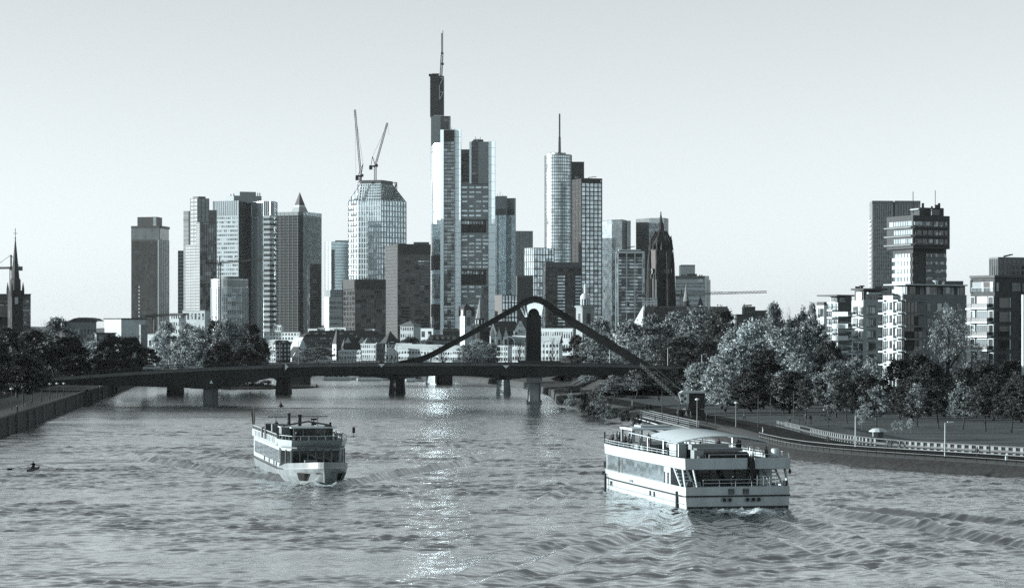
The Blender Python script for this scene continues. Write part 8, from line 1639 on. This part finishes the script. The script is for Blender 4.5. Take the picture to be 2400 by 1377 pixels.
for i, (x, y, z, pose, coat, rz, lab) in enumerate(((2.6, -19.0, 4.12, 'stand', 'coat_dark', 0, 'person in dark coat by the funnels of the left boat'), (3.3, -19.6, 4.12, 'sit', 'coat_dark', .4, 'person sitting by the rail of the left boat'), (3.2, -22.9, 5.6, 'sit', 'coat_dark', 0, 'person behind the grey board on the left boat'), (.2, -26.0, 4.12, 'stand', 'coat_dark', .5, 'person standing between the bench rows of the left boat'), (1.2, -30.0, 4.4, 'sit', 'coat_grey', 0, 'person in grey on the rear benches of the left boat'), (-2.6, -10.4, 4.12, 'stand', 'coat_grey', .2, 'person in grey on the foredeck left of the wheelhouse'), (2.2, -10.6, 4.12, 'stand', 'coat_dark', -.2, 'person on the foredeck before the wheelhouse windows'))):
    person(pose, coat, LBM @ Vector((x, y, z)), R(192) + rz, lab, 'people on the left boat')

# ---- moored boats far upstream
def moored(label, x0, x1, yb, Y, steps):
    a, b = PX(x0, Y), PX(x1, Y); t = thing('moored_boat', label, 'boat', ((a + b) / 2, Y, 0), 'white boats moored at the far quay'); w = b - a
    MB().prism([(a, Y), (a + .4, Y - 1.4), (b - 2.2, Y - 1.4), (b, Y), (b - 2.2, Y + 1.4), (a + .4, Y + 1.4)], -.4, .75).build('hull', 'hull_white', t); MB().prism([(a - .02, Y), (a + .38, Y - 1.45), (b - 2.2, Y - 1.45), (b + .02, Y), (b - 2.2, Y + 1.45), (a + .38, Y + 1.45)], -.4, .12).build('boot_stripe', 'boot_top', t)
    MB().prism([(a + .6, Y - 1.25), (b - 2.8, Y - 1.25), (b - 3.2, Y + 1.25), (a + .6, Y + 1.25)], .75, 2.3).build('cabin', 'hull_white', t); MB().prism([(a + .4, Y - 1.4), (b - 2.6, Y - 1.4), (b - 2.9, Y + 1.4), (a + .4, Y + 1.4)], 2.3, 2.42).build('cabin_roof', 'white', t)
    n = 5
    for i in range(n): A, B = a + .8 + (w - 4.2) * i / n, a + .8 + (w - 4.2) * (i + .86) / n; MB().box(((A + B) / 2, Y - 1.27, 1.65), (B - A, .08, .85)).build('window', 'ship_glass_dark', t)
moored('long white boat moored under the bridges, left one', 756, 838, 888, 905, 0); moored('white boat moored under the bridges, middle one', 836, 912, 888, 895, 0); moored('small white boat moored right of the stone pier', 950, 992, 888, 880, 0); moored('tiny white boat at the far end of the left quay', 318, 336, 906, 800, 0)
# ---- rower
X_, Y_ = PX(78, WY(1101)), WY(1101); s_ = FPX / Y_
r = thing('rowing_boat', 'slim dark racing shell with rower and spread oars at the far left', 'rowing boat', (X_, Y_, 0))
st = [(-4, .05), (-2.5, .2), (0, .3), (2.5, .2), (4, .05)]
MB().prism([(X_ - hb, Y_ + y) for y, hb in st] + [(X_ + hb, Y_ + y) for y, hb in reversed(st)], -.08, .26).build('shell', 'grey_dark', r); MB().box((X_, Y_ + .1, .32), (.5, .6, .12)).build('seat', 'black', r)
for sd in (-1, 1):
    mb = MB(); mb.bar((X_ + sd * .2, Y_ + .3, .3), (X_ + sd * .85, Y_ + .2, .48), .06); mb.build('rigger', 'iron', r)
    mb = MB(); mb.tube((X_ + sd * .3, Y_ - .55, .75), (X_ + sd * 2.9, Y_ + .6, .2), .035, .03, 6); mb.build('oar', 'iron', r); mb = MB(); mb.box((X_ + sd * 3.2, Y_ + .72, .12), (.75, .06, .22), .4 * sd); mb.build('oar_blade', 'black', r)
person('row', 'coat_dark', (X_, Y_ + .2, -.06), R(180), 'rower in dark top pulling both oars', None, 1.0)
# ---- buoys
for x, y, lab in ((658, 952, 'dark cone buoy left of the bridge centre, nearer one'), (742, 907, 'small dark cone buoy beyond the bridge')):
    Y_ = WY(y); X_ = PX(x, Y_); b = thing('buoy', lab, 'buoy', (X_, Y_, 0), 'cone buoys'); h = 12 / FPX * Y_ if y > 940 else 9 / FPX * Y_
    MB().lathe((X_, Y_), [(.62, -.3), (.7, .15), (.45, .3)], 10).build('float', 'black', b); MB().lathe((X_, Y_), [(.42, .3), (.12, h * .8), (.05, h)], 8).build('cone', 'iron', b)

# ------------------------------------------------------------------ cars and people on the bridge and banks
mat('car_dark', .05, .25, metal=.3, var=.1); mat('car_silver', .4, .3, metal=.6, var=.08)
def car(x, ybot, Y, label, m, direction=1, van=False):
    X = PX(x, Y); z = PZ(ybot, Y); t = thing('car', label, 'car', (X, Y, z), 'cars on the bridge road'); d = direction
    H = 1.9 if van else 1.45
    side = [(-2.1, .35), (-2.15, .75), (-1.95, .95), (-1.2, 1.02), (-.55, H - .05), (.9, H), (1.6, 1.05 if not van else H - .1), (2.1, .9), (2.15, .4)]
    b = plate([(X + d * a, z + c) for a, c in (side if d < 0 else list(reversed(side)))], Y - .85, Y + .85).build('body', m, t)
    for dy in (-.87, .87):
        plate([(X + d * a, z + c) for a, c in ((-1.05, 1.03), (-.5, H - .14), (.12, H - .1), (.12, 1.03))], Y + dy - .01, Y + dy + .01).build('window', 'glass_black', t); plate([(X + d * a, z + c) for a, c in ((.2, 1.03), (.2, H - .1), (.85, H - .1), (1.4, 1.05))], Y + dy - .01, Y + dy + .01).build('window', 'glass_black', t)
        for wx in (-1.35, 1.35): mb = MB(); mb.tube((X + wx, Y + dy - .1, z + .32), (X + wx, Y + dy + .1, z + .32), .33, .33, 14); w_ = mb.build('wheel', 'black', t); mb = MB(); mb.tube((X + wx, Y + dy * 1.14 - .01, z + .32), (X + wx, Y + dy * 1.14 + .01, z + .32), .19, .19, 10); mb.build('rim', 'steel', w_)
    for dy in (-.6, .6): MB().box((X - d * 2.12, Y + dy, z + .72), (.08, .3, .14)).build('headlight', 'white', t)
car(207, 868, 690, 'silver car on the left approach road, farthest left', 'car_silver', -1); car(356, 868, 612, 'silver car with bright roofline on the bridge, second from left', 'car_silver', -1); car(452, 866, 612, 'silver car low behind the parapet, third from left', 'car_silver', -1); car(757, 852, 611, 'boxy pale van on the bridge before the spire house', 'car_silver', 1, True)
road = MB(); road.box((PX(120, 690), 690, 5.6), (60, 9, 1.2)); o = road.build('approach_road', 'asphalt'); o['kind'] = 'structure'
for x, pose, coat, lab in ((743, 'walk', 'coat_dark', 'cyclist-sized walker in dark clothes left of the pale van'), (862, 'walk', 'coat_pale', 'walker in light clothes on the bridge'), (655, 'stand', 'coat_dark', 'person standing at the bridge rail near the half white sign'), (1010, 'walk', 'coat_dark', 'walker on the bridge where the slanting beam begins')):
    person(pose, coat, (PX(x, YB + 1.2), YB + 1.2, bz(x) - .35), R(90), lab, 'walkers on the bridge')
for x, yb, pose, coat, rz, lab in ((1657, 992, 'stand', 'coat_dark', 1, 'lone person in dark coat standing on the lawn'), (1609, 985, 'walk', 'coat_grey', 2, 'left one of two people walking before the harbour crane'), (1619, 987, 'walk', 'coat_dark', 2, 'right one of two people walking before the harbour crane'), (1515, 966, 'stand', 'coat_dark', 0, 'left one of two people by the head of the gangway'), (1525, 967, 'stand', 'coat_dark', .6, 'right one of two people by the head of the gangway'), (1431, 950, 'walk', 'coat_dark', 2, 'person on the path behind the bank bushes'), (1482, 958, 'stand', 'coat_grey', 2, 'person in grey beside the slim park trees'), (1851, 1002, 'reach', 'coat_dark', 1, 'person with raised arms at the right of the lawn'), (1888, 994, 'stand', 'coat_dark', 2, 'person standing beside the sapling'), (1900, 994, 'walk', 'coat_dark', -1, 'person bending forward beside the sapling'), (1788, 1026, 'stand', 'coat_pale', 1.5, 'person in white on the riverside path'), (1940, 1046, 'walk', 'coat_dark', 2, 'walker in dark coat on the riverside path left of the lamp post'), (2080, 1057, 'walk', 'coat_grey', 2, 'left one of two walkers on the path below the kiosk'), (2089, 1058, 'walk', 'coat_dark', 2, 'right one of two walkers on the path below the kiosk'), (2290, 1077, 'walk', 'coat_dark', -1, 'walker on the path near the mooring bollard'), (1745, 985, 'walk', 'coat_grey', 1, 'walker in grey crossing the middle of the lawn'), (1700, 975, 'walk', 'coat_dark', 0, 'walker far back on the lawn near the benches')):
    z = 2.08 if yb < 1010 else 1.43; Y_ = WY(yb, z); person(pose, coat, (PX(x, Y_), Y_, z), rz, lab, 'people in the park')
for x, yb, coat, lab in ((235, 914, 'coat_pale', 'walker in light clothes on the left promenade'), (252, 911, 'coat_dark', 'left one of two dark-clad walkers on the left promenade'), (257, 911, 'coat_dark', 'right one of two dark-clad walkers on the left promenade'), (55, 942, 'coat_grey', 'walker under the left promenade lamps'), (40, 972, 'coat_dark', 'walker near the left frame edge')):
    z = 3.05; Y_ = WY(yb, z); person('walk', coat, (PX(x, Y_), Y_, z), 1, lab, 'people on the left promenade')
for i, (x, yl, yb) in enumerate(((27, 913, 960), (54, 910, 952), (75, 907, 946), (97, 903, 940), (117, 901, 934), (134, 900, 930), (150, 900, 926))):
    z = 3.1; Y_ = WY(yb, z); lamp_post(x, Y_, z, yl, ('first', 'second', 'third', 'fourth', 'fifth', 'sixth', 'seventh')[i] + ' bowl-shaped lamp from the frame edge on the left promenade', 'bowl lamps on the left promenade', 'iron', .5, 'cap')

# ------------------------------------------------------------------ thin autumn haze over the whole valley
hm = bpy.data.materials.new('haze_air'); hm.use_nodes = True; nt = hm.node_tree; nt.nodes.clear()
pv = nt.nodes.new('ShaderNodeVolumePrincipled'); pv.inputs['Color'].default_value = (.86, .93, .95, 1); pv.inputs['Density'].default_value = 0.000012; pv.inputs['Anisotropy'].default_value = .2
ho = nt.nodes.new('ShaderNodeOutputMaterial'); nt.links.new(pv.outputs[0], ho.inputs['Volume']); MATS['haze_air'] = hm
hz_ = MB().box((0, 22500, 163.5), (64000, 46500, 333)).build('haze', 'haze_air', kind='stuff'); tag(hz_, 'thin pale haze in the air over river and town', 'haze')
